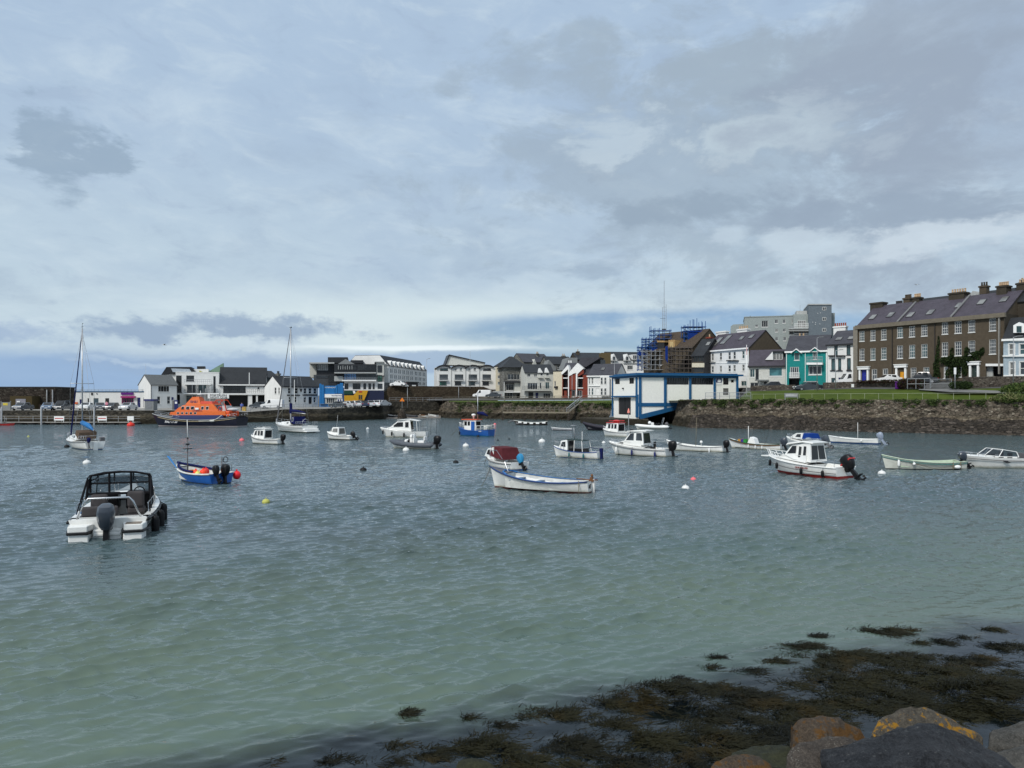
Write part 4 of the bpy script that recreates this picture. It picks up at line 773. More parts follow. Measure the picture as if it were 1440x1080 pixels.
# ---- buildings right of it ----
s = Bld('link_house', 'narrow dark house with a cream band between the scaffolding and the white terrace', 'house', 973, 156, 990, 154, 6.5, 500, 8, M_DTRIM); s.win(974.5, 501, 988.5, 509.5, 'glaz', nx=4, nz=1, gl=GLD, fr=M_BROWN); s.win(975, 517, 989, 524, 'glaz', nx=3, nz=1, gl=GLD, fr=M_BROWN); s.done('u', 3.4, rmat=M_SLATED, ov=.3); s.rect(973, 510.5, 990, 516.5, -.2, .19, M_CREAM, 'cream_band'); s.sky_l(996, 485); s.chim(993.5, 999, 474, 482, 4, M_BRICK, pots=1)
s = Bld('white_terrace', 'white three storey terrace with skylights and a brown gable end behind the boathouse', 'terrace', 988, 158, 1053, 146.5, 6.8, 494, 8.6, M_WHITE, ze=14.35)
for y0, y1 in ((497.5, 507.5), (515.5, 524)): s.row([(994.5, 997), (1000.5, 1003.5), (1012, 1015), (1024, 1027.5), (1031, 1034.5), (1043.5, 1047)], y0, y1)
s.row([(1042, 1050)], 536, 543, 'sash', nx=2, nz=1); s.row([(1024, 1027.5), (1031, 1034)], 536, 544)
s.done('u', 3.5, rmat=M_SLATEP, gm=M_BROWN, fascia=M_TRIM); MB().box(s.L - .0, s.L + .03, 0, s.d, 0, s.h).build('gable_render', M_BROWN, s.root)
for x, y in ((1009, 482), (1021, 479)): s.sky_l(x, y, 1.3, 3.0)
for x, y in ((995, 486), (1043, 477), (1057, 474.5)): s.sky_l(x, y, 1.1, 1.2)
s.chim(1007, 1020.5, 466.5, 477, 4.3, M_WHITE, pots=0); s.chim(1036.5, 1050, 463, 475, 4.3, M_WHITE, pots=5, pm=M_POT)
s.rect(1021, 506.5, 1036.5, 508, -.5, .5, M_DTRIM, 'canopy'); s.rect(991, 509, 1005, 510.2, -.3, .3, M_GREYR, 'ledge'); s.rect(988.6, 510, 1052, 510.8, -.08, .07, M_TRIM, 'string_course'); s.rect(988.6, 527.5, 1052, 528.4, -.08, .07, M_TRIM, 'string_course')
s = Bld('small_white_house', 'small white house with wide picture windows directly left of the teal house', 'house', 1053, 141.5, 1105, 139, 6.6, 515.5, 7.6, M_OFFW)
s.win(1054.5, 519, 1061.5, 530.5, 'glaz', nx=2, nz=1, gl=GLC, fr=M_FRAME); s.win(1062.5, 519, 1067, 534, 'glaz', nx=1, nz=1, gl=GLD, fr=M_FRD); s.win(1081.5, 516.8, 1100, 529, 'glaz', nx=1, nz=1, gl=glassmat('teal_glass', (.03, .10, .11))); s.win(1082, 536.5, 1096, 543, 'glaz', nx=3, nz=1, gl=GLC); s.win(1055, 538, 1066.5, 546, 'glaz', nx=2, nz=1, gl=GLD, sill=False); s.win(1074.5, 537, 1079, 547, 'door', fr=M_DTRIM)
s.done('u', 3.1, rmat=M_SLATEP, fascia=M_DTRIM, ov=.3); s.slab([(1076, 506), (1086.5, 494.5), (1087, 506)], .9, 2.8, M_WHITE, 'dormer_cheek'); s.glz(1087.5, 497, 1100, 505.5, 1.4, 3, 1, GLB, M_FRAME); s.rect(1087, 495, 1101.5, 506.2, 1.4, 2.4, M_GREYR, 'dormer'); s.rect(1086, 493.5, 1103, 495.5, 1.0, 3, M_SLATED, 'dormer_roof'); s.rect(1064, 533.8, 1080, 535.3, -1.4, 1.4, M_GREYR, 'porch_roof'); s.rect(1068, 535.3, 1069, 546, -1.3, .15, M_GREYR, 'porch_post')
s = Bld('teal_house', 'teal green rendered house with white trimmed gables and balcony', 'house', 1105, 138.5, 1163.5, 135, 6.6, 495, 8.5, M_TEAL)
s.win(1117, 495.5, 1124, 506.5, 'glaz', nx=1, nz=1, gl=GLC); s.win(1143, 494.5, 1149.5, 505.5, 'glaz', nx=2, nz=1, gl=GLC); s.win(1111, 516, 1123.3, 530.5, 'glaz', nx=4, nz=1, gl=GL, f=.1); s.win(1137, 514.5, 1155.5, 527, 'glaz', nx=3, nz=1, gl=GL, f=.12); s.win(1109.5, 533, 1124, 544, 'hole', fr=M_DTRIM); s.win(1130, 536, 1150, 542, 'glaz', nx=5, nz=1, gl=GLC, f=.12)
s.done('u', 3.0, rmat=M_SLATE, fascia=M_TRIM); s.slab([(1112, 496), (1119.5, 490), (1127, 496), (1127, 497), (1119.5, 491.4), (1112, 497)], -.7, 3.5, M_TRIM, 'barge_board'); s.slab([(1114, 496), (1119.5, 491.8), (1125, 496)], -.4, 3.2, M_TEAL, 'gable'); s.slab([(1138.5, 493.5), (1145.5, 488), (1152.5, 493.5), (1152.5, 494.6), (1145.5, 489.4), (1138.5, 494.6)], -.7, 3.5, M_TRIM, 'barge_board'); s.slab([(1140, 494), (1145.5, 489.8), (1151, 494)], -.4, 3.2, M_TEAL, 'gable')
s.rect(1134, 510, 1156.5, 512.8, -1.4, 1.39, M_TRIM, 'balcony_slab'); s.rail(1134, 1156.5, 502, 509.8, -1.35, n=12); s.rail(1110, 1124, 524, 531.5, -.4, n=12, m=M_TRIM); s.rect(1109, 531.5, 1125, 532.8, -.5, .49, M_DTRIM, 'balcony_slab')
s.rect(1105.6, 496, 1106.4, 546, -.12, .1, M_TRIM, 'downpipe'); s.rect(1132, 497, 1132.7, 546, -.12, .1, M_TRIM, 'downpipe'); s.rect(1161.5, 492, 1163, 543, -.15, .14, M_TRIM, 'quoin'); s.chim(1121.5, 1132, 473, 486, 4.3, M_OFFW, pots=2)
s = Bld('white_narrow_house', 'white narrow house with black sills between the teal house and the brown terrace', 'house', 1163.5, 134.5, 1203, 131, 6.8, 485.5, 8.5, M_WHITE)
NW = dict(nz=1, fr=M_FRD, gl=GLC); s.row([(1173, 1178), (1190.5, 1196)], 485.6, 500, 'glaz', **NW); s.row([(1169, 1174.3), (1178.5, 1183), (1191, 1196.5)], 504.5, 520.5, 'glaz', **NW); s.win(1169, 531.5, 1175, 541.5, 'glaz', **NW); s.win(1179, 531, 1184, 541, 'door', fr=M_NAVY); s.win(1195, 530, 1201, 534, 'glaz', **NW)
s.done('u', 2.6, rmat=M_SLATE, fascia=M_DTRIM, ov=.3); s.sky_l(1180, 478, 1.1, 1.1); s.sky_l(1197, 477, 1.1, 1.1); s.rect(1164.5, 499.5, 1187.5, 501.5, -.5, .49, M_DTRIM, 'canopy'); s.chim(1172, 1189, 459, 473, 5, M_WHITE, pots=6, pm=mat('red_pots', (.25, .07, .04), .8))
for a, b_ in ((1167, 1184.5), (1190, 1197.5)): s.rect(a, 520.8, b_, 521.8, -.2, .19, M_DTRIM, 'sill')
# ---- grey apartments behind ----
M_APG = colr('sage_grey_render', (.27, .30, .29), dirt=.1); M_APD = colr('slate_grey_render', (.125, .15, .17), dirt=.1)
s = Bld('grey_apartment_block', 'stepped pale grey apartment block with a darker tower rising behind the terraces', 'apartments', 1047, 190, 1137, 186, 8, 446.5, 12, M_APG)
s.row([(1062, 1066)], 456.5, 460, 'glaz', nx=2, nz=1); s.win(1071, 451, 1080, 460, 'glaz', nx=3, nz=1, gl=GLD); s.row([(1089.5, 1094), (1100.5, 1104.5), (1113.5, 1116)], 449.5, 454.8, 'glaz', nx=2, nz=1); s.row([(1090, 1094), (1101, 1105)], 462.5, 467, 'glaz', nx=2, nz=1); s.row([(1090, 1094), (1101.5, 1105.5)], 474.5, 479.5, 'glaz', nx=2, nz=1)
s.done('flat', rmat=M_APG, ov=.1); s.slab([(1027.5, 520), (1027.5, 459), (1031, 456.3), (1048, 455.5), (1048, 520)], 1, 10, M_APG, 'low_wing'); s.rect(1115.5, 442, 1137, 470, -1.2, 6, M_APG, 'front_bay'); s.rect(1120, 437, 1136, 442, 1, 5, M_LGREY, 'plant_room'); s.rect(1136.8, 428.6, 1169.5, 500, -2.2, 12, M_APD, 'tower'); s.rect(1136.5, 427.2, 1170, 428.6, -2.4, 12.4, M_LGREY, 'tower_parapet'); s.rect(1169.7, 440, 1174, 480, 1, 8, M_APG, 'rear_wing')
for y in (432, 446.5, 461.8): s.glz(1156.5, y, 1161.5, y + 4.2, -2.2, 2, 1, GL, M_FRAME)
for y in (461, 463.5, 473.5, 482): s.rect(1109, y + 1, 1137, y + 2, -2.6, 1.4, M_LGREY, 'balcony_slab')
s.rail(1117, 1137, 455, 460.8, -2.5, n=12, m=M_TRIM); s.rail(1117, 1136, 469, 474, -2.5, n=12); s.glz(1122, 451, 1133, 460.5, -1.2, 4, 1, GLB, M_FRAME); s.glz(1118, 463, 1136, 472.5, -1.25, 5, 1, GLD); s.glz(1110, 464, 1116, 470, 0, 2, 1, GLD); s.glz(1110, 475, 1116, 481, 0, 2, 1, GLD)
s.rail(1110, 1120, 459, 462, -1.9, n=8); s.rail(1110, 1117, 470.5, 474, -1.9, n=8); s.rect(1054.4, 444.2, 1055.6, 446.5, 1, 1, M_DTRIM, 'vent'); s.rect(1125, 429, 1125.4, 437, 2, .1, M_GALV, 'aerial')
for x, y in ((1150, 440.5), (1154, 440), (1143, 453), (1146.5, 456), (1147, 453.7), (1153, 455.5)): s.rect(x - .4, y - .4, x + .4, y + .4, -2.26, .05, M_TRIM, 'wall_light')
# ---- the brown georgian terrace ----
s = Bld('brown_georgian_terrace', 'long brown georgian terrace with white sash windows and three white door cases', 'terrace', 1206, 128, 1413, 109, 7.3, 459, 10.5, M_BROWN)
for (xs, k) in (([(1209, 1215.5), (1224.5, 1231), (1239.5, 1246.5)], 0), ([(1262, 1269.5), (1279, 1286.5), (1296, 1304)], 1), ([(1325, 1333), (1343, 1352), (1362, 1371), (1391.5, 1400.5)], 2)):
    y = ((466, 480), (460.5, 475), (454, 470))[k]; s.row(xs, *y, nx=3, nz=4, f=.055, arch=.02)
    y = ((491, 507), (486.5, 504), (482, 501))[k]; s.row(xs, *y, nx=3, nz=4, f=.055, arch=.02)
s.row([(1226.5, 1233), (1242, 1248.5)], 519.5, 534.5, nx=2, nz=2, f=.075, arch=.03); s.row([(1281, 1288.5), (1299, 1306.5)], 517.5, 531, nx=3, nz=4, f=.055, arch=.02); s.row([(1327, 1333)], 516, 532, nx=3, nz=4, f=.09); s.row([(1345, 1352)], 516, 530, nx=3, nz=4, f=.09)
s.win(1212, 520, 1218, 536.5, 'door', fr=mat('royal_blue_door', (.01, .02, .25), .35)); s.win(1265.5, 522.5, 1271, 534, 'door', fr=mat('orange_door', (.62, .28, .01), .4)); s.win(1366, 514, 1374, 531, 'door', fr=mat('dark_green_door', (.02, .035, .03), .4)); s.win(1386.5, 516, 1410, 531, 'hole', fr=M_DTRIM)
s.done('u', 3.6, rmat=M_SLATEP, ov=.35, gm=M_BROWN)
L = s.L; MB().box(-.2, L + .2, -.5, -.02, s.h - .5, s.h + .12).build('cornice', mat('eaves_band', (.15, .13, .10), .85), s.root); MB().box(L + .02, L + .1, -.3, 10.8, 0, s.h).build('gable_render', M_BROWN2, s.root)
MB().box(-.55, -.01, -.25, 10.5, 0, s.h - .1).box(-.55, .2, -.4, -.251, 0, s.h).build('end_pilaster', mat('stone_pilaster', (.19, .17, .14), .9), s.root)
for x in (1254, 1314): s.rect(x, 462 if x < 1300 else 455, x + .7, 536, -.15, .13, M_DTRIM, 'downpipe')
s.rect(1403.5, 441, 1405.5, 526, -.35, .3, mat('grey_pole', (.22, .21, .19), .8), 'downpipe')
for a, b_, y0, y1 in ((1207.5, 1221, 516.5, 537), (1259, 1274, 513.5, 534.5), (1362.5, 1376.5, 509.5, 531)):
    u0, z1 = s.pix(a, y0, -.3); u1, z0 = s.pix(b_, y1, -.3); z1 = s.pix(a, y0, -.3)[1]; z0 = max(z0, 0)
    m = MB().box(u0, u0 + .28, -.32, -.003, z0, z1 - .42).box(u1 - .28, u1, -.32, -.003, z0, z1 - .42).box(u0 - .12, u1 + .12, -.45, -.003, z1 - .4, z1).box(u0 - .2, u1 + .2, -.55, -.003, z1 + .002, z1 + .12); m.build('door_case', M_TRIM, s.root)
s.rect(1386, 511.5, 1411, 514.8, -.25, .24, M_TRIM, 'beam'); s.rect(1386.5, 515, 1396, 531, .6, .3, M_LGREY, 'side_panel')
for x, y in ((1227.5, 447.5), (1252.5, 444.5), (1280.5, 444.5), (1308.5, 441), (1349, 431), (1380.5, 426.5), (1412, 423)): s.sky_l(x, y, 1.0, 1.5)
s.chim(1223.5, 1241, 426, 442, 4.6, M_BROWN2, dv=1.4, pots=0); s.chim(1283, 1292, 418, 432, 5.0, M_BROWN2, dv=1.2, pots=4); s.chim(1334, 1355.5, 412, 426, 4.6, M_BROWN2, dv=1.6, pots=6); s.chim(1401, 1415, 402, 420, 4.6, M_BROWN2, dv=1.6, pots=5)
s.chim(1270, 1279, 419, 430, 8.6, M_BROWN, dv=1.2, pots=4, pm=M_BROWN); s.chim(1377, 1387, 402, 414, 10, M_BROWN, dv=1.0, pots=3, pm=M_BROWN2); s.chim(1258, 1267, 428, 434, 8, M_BROWN, pots=5, pm=M_DTRIM)
# upstand between the party walls
for x in (1262, 1337):
    u, _ = s.pix(x, 450, 0); k = s.rise / (s.d / 2); MB().ext([(u, -.3, s.h + .1), (u, s.d / 2, s.h + s.rise + .16), (u, s.d / 2, s.h + s.rise + .34), (u, -.3, s.h + .28)], (.3, 0, 0)).build('party_wall', mat('lead_upstand', (.15, .15, .15), .7), s.root)
s2 = Bld('rear_terrace', 'taller slate roofed range rising behind the brown georgian terrace', 'terrace', 1262, 132, 1470, 112, 7.5, 0, 9, M_BROWN2, ze=18.4)
s2.done('u', 3.4, rmat=M_SLATED); s2.slab([(1362, 417), (1367.5, 409), (1373, 417)], 1, 3, M_LGREY, 'dormer')
s2 = Bld('brown_side_house', 'brown house with tall chimneys rising behind the grey blue house', 'house', 1419, 112, 1475, 108, 7.4, 425, 9, M_BROWN2); s2.done('u', 3.5, rmat=M_SLATED); s2.chim(1429, 1450, 398, 424, 2, M_BROWN2, dv=1.8, pots=5); s2.chim(1434, 1446, 396, 410, 5, M_BROWN, pots=3)
s = Bld('grey_blue_house', 'pale grey blue house with small white dormer at the right edge', 'house', 1411, 107, 1478, 103, 7.3, 478, 8, colr('grey_blue_render', (.30, .36, .40)))
s.win(1419, 484, 1426.5, 498.5, 'sash', arch=.12); s.win(1434, 484, 1443, 498.5, arch=.12); s.win(1420, 509.5, 1427, 527, arch=.12); s.win(1434.5, 509, 1444, 527, arch=.12)
s.done('u', 3.2, rmat=M_SLATED, fascia=M_TRIM); s.rect(1410, 499.8, 1450, 501.4, -.3, .29, M_TRIM, 'string_course'); s.rect(1410.8, 477, 1450, 479.5, -.35, .34, M_TRIM, 'cornice'); s.rect(1411, 527.5, 1450, 529.5, -.2, .19, M_TRIM, 'plinth'); s.slab([(1425, 468), (1425, 457.5), (1433, 453), (1441, 457), (1441, 468)], .3, 3, M_TRIM, 'dormer'); s.rect(1429.5, 458.5, 1436.5, 467, .2, .09, GLC, 'pane')

# ---- boathouse ----
s = Bld('boathouse', 'white panelled boathouse with a blue frame standing over its slipway', 'boathouse', 898, 138, 1038, 143.2, 1.0, 528, 11.5, M_BBW)
u = lambda x, y, v=0: s.pix(x, y, v)
L, d, h = s.L, s.d, s.h
zf = s.pix(980, 567)[1]; uc = s.pix(980, 567)[0]
m = MB(); z0 = s.pix(898, 587)[1]
# long face: a polygon whose lower edge climbs with the slip, then an upright part to the right
wins = [s.pix(937, 530) + s.pix(968.5, 541), s.pix(972, 530) + s.pix(1003, 541), s.pix(1017, 531) + s.pix(1024.5, 541), s.pix(1028, 534) + s.pix(1032, 538), s.pix(1017, 546) + s.pix(1024.5, 555.5)]
ops = [(a, b_, c, dd) if b_ < dd else (a, dd, c, b_) for a, b_, c, dd in wins]
zs_ = sorted({zf, h} | {z for o_ in ops for z in (o_[1], o_[3])})
Bld.face(m, (0, 0), (1, 0), (0, -1), L, h, [(o_[0], o_[1], o_[2], o_[3]) for o_ in ops] + [(-.01, -1, L + .01, zf)], dep=.12)
m.poly([(0, 0, z0), (uc, 0, zf), (0, 0, zf)]); m.poly([(uc, 0, zf - .0), (L, 0, zf), (L, d, zf), (uc, d, zf)])
lo = [(2.9, z0 + .0, 7.2, 4.6), (1.8, 6.35, 3.6, 8.2 - .2), (7.6, 6.35, 9.6, 8.0)]
dz_ = h
lo = []
for (xa, ya, xb, yb) in ((869.5, 559, 887, 583.5), (865, 532.5, 871.5, 540), (885, 531.5, 891.5, 539.5)):
    a = s.pixs(xb, yb, 0); b_ = s.pixs(xa, ya, 0); lo.append((a[0], min(a[1], b_[1]), b_[0], max(a[1], b_[1])))
Bld.face(m, (0, 0), (0, 1), (-1, 0), d, h, lo, dep=.15); m.poly([(L, 0, zf - 1), (L, d, zf - 1), (L, d, h), (L, 0, h)]); m.poly([(0, d, 0), (L, d, 0), (L, d, h), (0, d, h)]); m.poly([(0, 0, z0), (0, d, z0), (uc, d, zf), (uc, 0, zf)])
m.build('wall', M_BBW, s.root)
MB().box(-.7, L + .7, -.7, d + .7, h + .01, h + .32).box(-.2, L + .2, .5, d - .5, h + .33, h + .5).build('roof', [M_BBLUE], s.root)
m = MB(); pr = -.14
def bar(x0, y0, x1, y1): a, b1 = s.pix(x0, y0), s.pix(x1, y1); m.box(a[0], b1[0], pr, -.004, min(a[1], b1[1]), max(a[1], b1[1]))
zp = s.pix(900, 566.5)[1]; zq = s.pix(900, 571.5)[1]
for xa, xb in ((898.2, 901.5), (933.5, 936.8), (968.8, 971.5), (1003.2, 1005.8), (1035, 1037.8)):
    a, b1 = s.pix(xa, 560)[0], s.pix(xb, 560)[0]; zl = z0 if xa < 900 else (zf - .9 if xa > 1030 else (zq - .8 if xa < 940 else zf - .3)); m.box(a, b1, pr - .06, -.003, zl, h)
m.box(0, uc, pr, -.003, zq, zp); m.box(0, L, pr, -.003, h - .35, h - .005)
a0 = s.pix(899, 589); a1 = s.pix(980, 565.5); m.ext([(a0[0], -.3, a0[1] - .1), (a1[0], -.3, a1[1] - .35), (a1[0], -.3, a1[1] + .25), (a0[0], -.3, a0[1] + .75)], (0, .29, 0))
v0 = lambda x: s.pixs(x, 560, 0)[0]
for xa in (896.8, 862.5): m.box(-.2, -.003, v0(xa) - .0, v0(xa) + (.55 if xa > 890 else .3), z0, h)
m.box(-.25, -.003, 0, d, h - .3, h - .005); zd = s.pixs(890, 556.5, 0)[1]; m.box(-.6, -.004, .2, d, zd - .25, zd)
m.box(-.3, -.004, .0, .35, z0, zd + .2); m.build('blue_frame', M_BBLUE, s.root)
for i, o_ in enumerate(ops):
    nn_ = 9 if i < 2 else 1; q = MB(); f = .08; a, b1, c, dd = o_
    for k in range(nn_ + 1): x = a + (c - a) * k / nn_; q.box(x - .04, x + .04, .04, .1, b1, dd)
    q.box(a, c, .045, .095, dd - .08, dd); q.box(a, c, .045, .095, b1, b1 + .08); o = q.build('window', M_FRD, s.root); MB().box(a, c, .12, .15, b1 + .02, dd - .02).build('pane', GLD if i != 4 else GLB, o)
for i, (a, b1, c, dd) in enumerate(lo):
    if i == 0: o = MB().box(.12, .2, a, c, b1, dd).box(.08, .119, (a + c) / 2 - .04, (a + c) / 2 + .04, b1, dd).build('door', M_DTRIM, s.root)
    else: o = MB().box(.04, .1, a, a + .08, b1, dd).box(.04, .1, c - .08, c, b1, dd).box(.04, .1, (a + c) / 2 - .05, (a + c) / 2 + .05, b1, dd).build('window', M_FRD, s.root); MB().box(.11, .14, a, c, b1, dd).build('pane', GLD, o)
s.rect(1007.5, 532, 1015, 538, -.08, .07, M_NAVY, 'sign'); s.rect(1007.5, 538.2, 1015, 541, -.08, .07, M_TRIM, 'sign'); s.slab([(1009, 537), (1010, 533.5), (1013.5, 534), (1014, 536.8), (1012, 537.4)], -.1, .015, M_TRIM, 'emblem')
v, z = s.pixs(877, 546.5, 0); MB().box(-.3, -.01, v - .12, v + .12, z - .1, z + .15).build('lamp', M_DTRIM, s.root)
# ground works under it: dark slip hall, landing, end pier
s.rect(898, 590, 980, 600, 0, 1, M_DTRIM, 'slip_face') if False else None
m = MB(); m.box(uc - .2, uc + 1.6, .1, d, -1.6, zf - .01); m.build('pier', M_CONC, s.root)
m = MB(); m.ext([(1.2, 1.0, -2), (uc, 1.0, -2), (uc, 1.0, zf - .4), (1.2, 1.0, z0)], (0, .4, 0)) if False else m.box(.5, uc, d - .6, d, -2, zf - .1); m.build('rear_wall', M_DTRIM, s.root)
T = Matrix.Translation((s.A.x, s.A.y, 0)) @ Matrix.Rotation(math.atan2(s.U.y, s.U.x), 4, 'Z')
o = MB(T).ext([(-6.5, -2.5, -1.2), (1.5, -2.5, -1.2), (1.2, -1.4, 1.0 + z0 - .25), (-6.0, -1.0, 1.0 + z0 - .3)], (.0, 15, 0)).build('boathouse_landing', M_QUAYWALL); tag(o, 'rough stone landing in front of the dark boathouse door', 'landing')
o = MB(T).ext([(1.3, 1.0, -1.5), (uc + 2, 1.0, -1.5), (uc + 2, 1.0, .6 ), (1.3, 1.0, -.35)], (0, 10, 0)).build('slipway', mat('weedy_slip', (.03, .032, .02), .8)); tag(o, 'dark weedy slipway under the boathouse', 'slipway')
o = MB(T).box(uc + 1.0, L + 9, -1.2, 12, -1.0, 5.4 - .8 + .0).build('boathouse_bank', M_SEAWALL); tag(o, 'stone bank carrying the right end of the boathouse', 'bank')

# ================= boats =================
M_AFB = mat('blue_antifoul', (.01, .05, .16), .6, var=.2); M_AFR = mat('red_antifoul', (.22, .015, .012), .6, var=.2, dirt=.3); M_AFK = mat('black_antifoul', (.012, .014, .016), .6, var=.3)
M_BLUH = mat('royal_blue_hull', (.008, .085, .33), .35, var=.12, dirt=.2, coat=.3); M_NAVYB = mat('navy_canvas', (.006, .010, .065), .8, var=.15); M_MAR = mat('maroon_canvas', (.085, .018, .022), .85, var=.15)
M_WOOD = mat('varnished_wood', (.16, .07, .025), .5, var=.3); M_GREYD = mat('grey_deck', (.12, .12, .125), .8, var=.15); M_GREYT = mat('grey_tube', (.075, .085, .10), .55, var=.15, dirt=.2)
M_ENG = mat('outboard_grey', (.03, .038, .052), .3, var=.1, coat=.4); M_BOARD = mat('interior_white', (.55, .56, .53), .6, var=.15, dirt=.3); M_PGRN = mat('pale_green_gelcoat', (.42, .50, .38), .45, var=.12, dirt=.3); M_ROPE = mat('rope', (.16, .14, .10), .9, var=.3)
GLT = None
def tintm(nt, b):
    b.inputs['Base Color'].default_value = (.05, .06, .07, 1); b.inputs['Roughness'].default_value = .05
    t = nt.nodes.new('ShaderNodeBsdfTransparent'); t.inputs[0].default_value = (.55, .6, .63, 1); mx = nt.nodes.new('ShaderNodeMixShader'); mx.inputs[0].default_value = .35
    nt.links.new(t.outputs[0], mx.inputs[1]); nt.links.new(b.outputs[0], mx.inputs[2]); nt.links.new(mx.outputs[0], nt.nodes['Material Output'].inputs[0])
GLT = custom('clear_screen', tintm)
def stained(nt, b):
    p = n_coord(nt); x, y, z = n_sep(nt, p); st = n_noise(nt, n_map(nt, p, (5, 5, .35)), 1.6, 5, .7); n = n_noise(nt, p, 2.5, 5, .6); m = n_noise(nt, p, 11, 4, .7)
    c = n_mix(nt, n.ss(.3, .7), (.68, .68, .65), (.76, .76, .73)); c = n_mix(nt, st.ss(.55, .8) * .35, c, (.42, .39, .32)); c = n_mix(nt, (z + (m - .5) * .16 + (n - .5) * .12).ss(.24, .02) * .75, c, (.30, .29, .20))
    nt.links.new(c.k, b.inputs['Base Color']); b.inputs['Roughness'].default_value = .35; b.inputs['Coat Weight'].default_value = .2
M_HULL = custom('stained_white_hull', stained)
class Boat:
    """local frame: x forward from the transom, y to port, z up from the waterline"""
    def __init__(s, name, label, cat, L, B, fb, px0, px1, py, bow='left', rng=(92, 178), tw=.8, draft=.35, rake=.5, boot=.1, top=M_GRP, bot=M_AFB, group=None, roll=0, full=2.2, nst=18, mid=.42, deadr=.5, sc=.86):
        s.sc = sc
        s.L, s.B, s.fb, s.tw, s.draft, s.rake, s.full, s.mid, s.deadr = L, B, fb, tw, draft, rake, full, mid, deadr
        foot = [(x * sc, y * sc) for x, y in ((L, 0), (L * .75, B * .3), (L * .75, -B * .3), (L * .45, B / 2), (L * .45, -B / 2), (0, tw * B / 2), (0, -tw * B / 2))]
        D0 = DW(py); best = None
        for k in range(0, 121):
            th = R(rng[0] + (rng[1] - rng[0]) * k / 120); c, sn = math.cos(th), math.sin(th)
            P = [(x * c - y * sn, x * sn + y * c) for x, y in foot]; dy = D0 - min(q[1] for q in P)
            lo, hi = -200.0, 200.0
            for _ in range(40):
                mx = (lo + hi) / 2; m0 = min(720 + F * (q[0] + mx) / (q[1] + dy) for q in P)
                if m0 < px0: lo = mx
                else: hi = mx
            w_ = max(720 + F * (q[0] + mx) / (q[1] + dy) for q in P) - px0; e = abs(w_ - (px1 - px0))
            if best is None or e < best[0]: best = (e, th, mx, dy)
        e, th, X, Y = best; s.root = thing(name, label, cat, (X, Y, 0), th, group); s.root.rotation_euler = (R(roll), 0, th); s.root.scale = (sc, sc, sc); s.th = th
        s.fit = (round(e, 1), round(math.degrees(th)))
        print('BOAT', name, 'err', s.fit, 'at', round(X, 1), round(Y, 1))
        # hull
        rows = [0, .5, 1.0]; m = MB(); ring = []
        for i in range(nst + 1):
            t = i / nst; ring.append(s.sec(t, boot))
        n = len(ring[0])
        for sg in (1, -1):
            vs = [(x, y * sg, z) for r_ in ring for x, y, z in r_]
            for i in range(nst):
                for j in range(n - 1):
                    q = [i * n + j, (i + 1) * n + j, (i + 1) * n + j + 1, i * n + j + 1]
                    if sg > 0: q = q[::-1]
                    m.add([vs[a] for a in q], [(0, 1, 2, 3)], 1 if j < 2 else 0)
        r0 = ring[0]
        for j in range(n - 1):                            # transom
            a, b_ = r0[j], r0[j + 1]; m.add([(a[0], a[1], a[2]), (b_[0], b_[1], b_[2]), (b_[0], -b_[1], b_[2]), (a[0], -a[1], a[2])], [(0, 1, 2, 3)], 1 if j < 2 else 0)
        top = M_HULL if top is M_GRP else top; bot = M_HULL if bot is M_GRP else bot
        o = m.build('hull', [top, bot], s.root, smooth='auto')
        import bmesh
        bm = bmesh.new(); bm.from_mesh(o.data); bmesh.ops.remove_doubles(bm, verts=bm.verts, dist=.0005); bmesh.ops.recalc_face_normals(bm, faces=bm.faces); bm.to_mesh(o.data); bm.free()
        o.data.set_sharp_from_angle(angle=R(40)); s.hull = o; s.gl = []
    def hb(s, t):
        if t < s.mid: k = 1 - (1 - s.tw) * ((s.mid - t) / s.mid) ** 1.8
        else: k = 1 - ((t - s.mid) / (1 - s.mid)) ** s.full
        return s.B / 2 * max(k, .012)
    def sh(s, t):
        a, b, c = s.fb; return a * (1 - t) * (1 - 2 * t) + b * 4 * t * (1 - t) + c * t * (2 * t - 1)
    def sx(s, t, z): k = (z + s.draft) / (s.sh(t) + s.draft); return t * (s.L - s.rake * (1 - max(min(k, 1), 0)) * t ** 3)
    def kz(s, t): return -s.draft * (1 - max(0, (t - .72) / .28) ** 2 * .75)
    def sec(s, t, boot):
        zs, zk = s.sh(t), s.kz(t); w = s.hb(t); out = []
        lv = [zk, (zk + boot) / 2, boot] + [boot + (zs - boot) * q for q in (.2, .45, .7, .88, 1.0)]
        for z in lv:
            q = max(0, (z - zk) / (zs - zk)); p = s.deadr * (.42 + .9 * t ** 2); f = q ** p * (1 + .0 * q); out.append((s.sx(t, z), w * f, z))
        return out
    def edge(s, t, sg, ins=0, dz=0): w = max(s.hb(t) - ins, 0.01); z = s.sh(t) + dz; return (t * s.L, w * sg, z)
    def side(s, x, z):
        t = x / s.L; zs, zk = s.sh(t), s.kz(t); q = max(0, min(1, (z - zk) / (zs - zk))); return s.hb(t) * q ** (s.deadr * (.42 + .9 * t ** 2))
    def deck(s, t0, t1, m, camber=.05, dz=0, n=10, name='deck', ins=.0):
        b = MB(); R_ = []
        for i in range(n + 1):
            t = t0 + (t1 - t0) * i / n; a = s.edge(t, 1, ins, dz); c = s.edge(t, -1, ins, dz); R_.append([a, (a[0], a[1] * .5, a[2] + camber * .8), (a[0], 0, a[2] + camber), (a[0], c[1] * .5, a[2] + camber * .8), c])
        for a, c in zip(R_, R_[1:]):
            for j in range(4): b.poly([a[j], c[j], c[j + 1], a[j + 1]])
        b.poly([(x, y, z - .05) for x, y, z in (R_[0][0], R_[0][2], R_[0][4])]) if False else None
        return b.build(name, m, s.root, smooth=True)
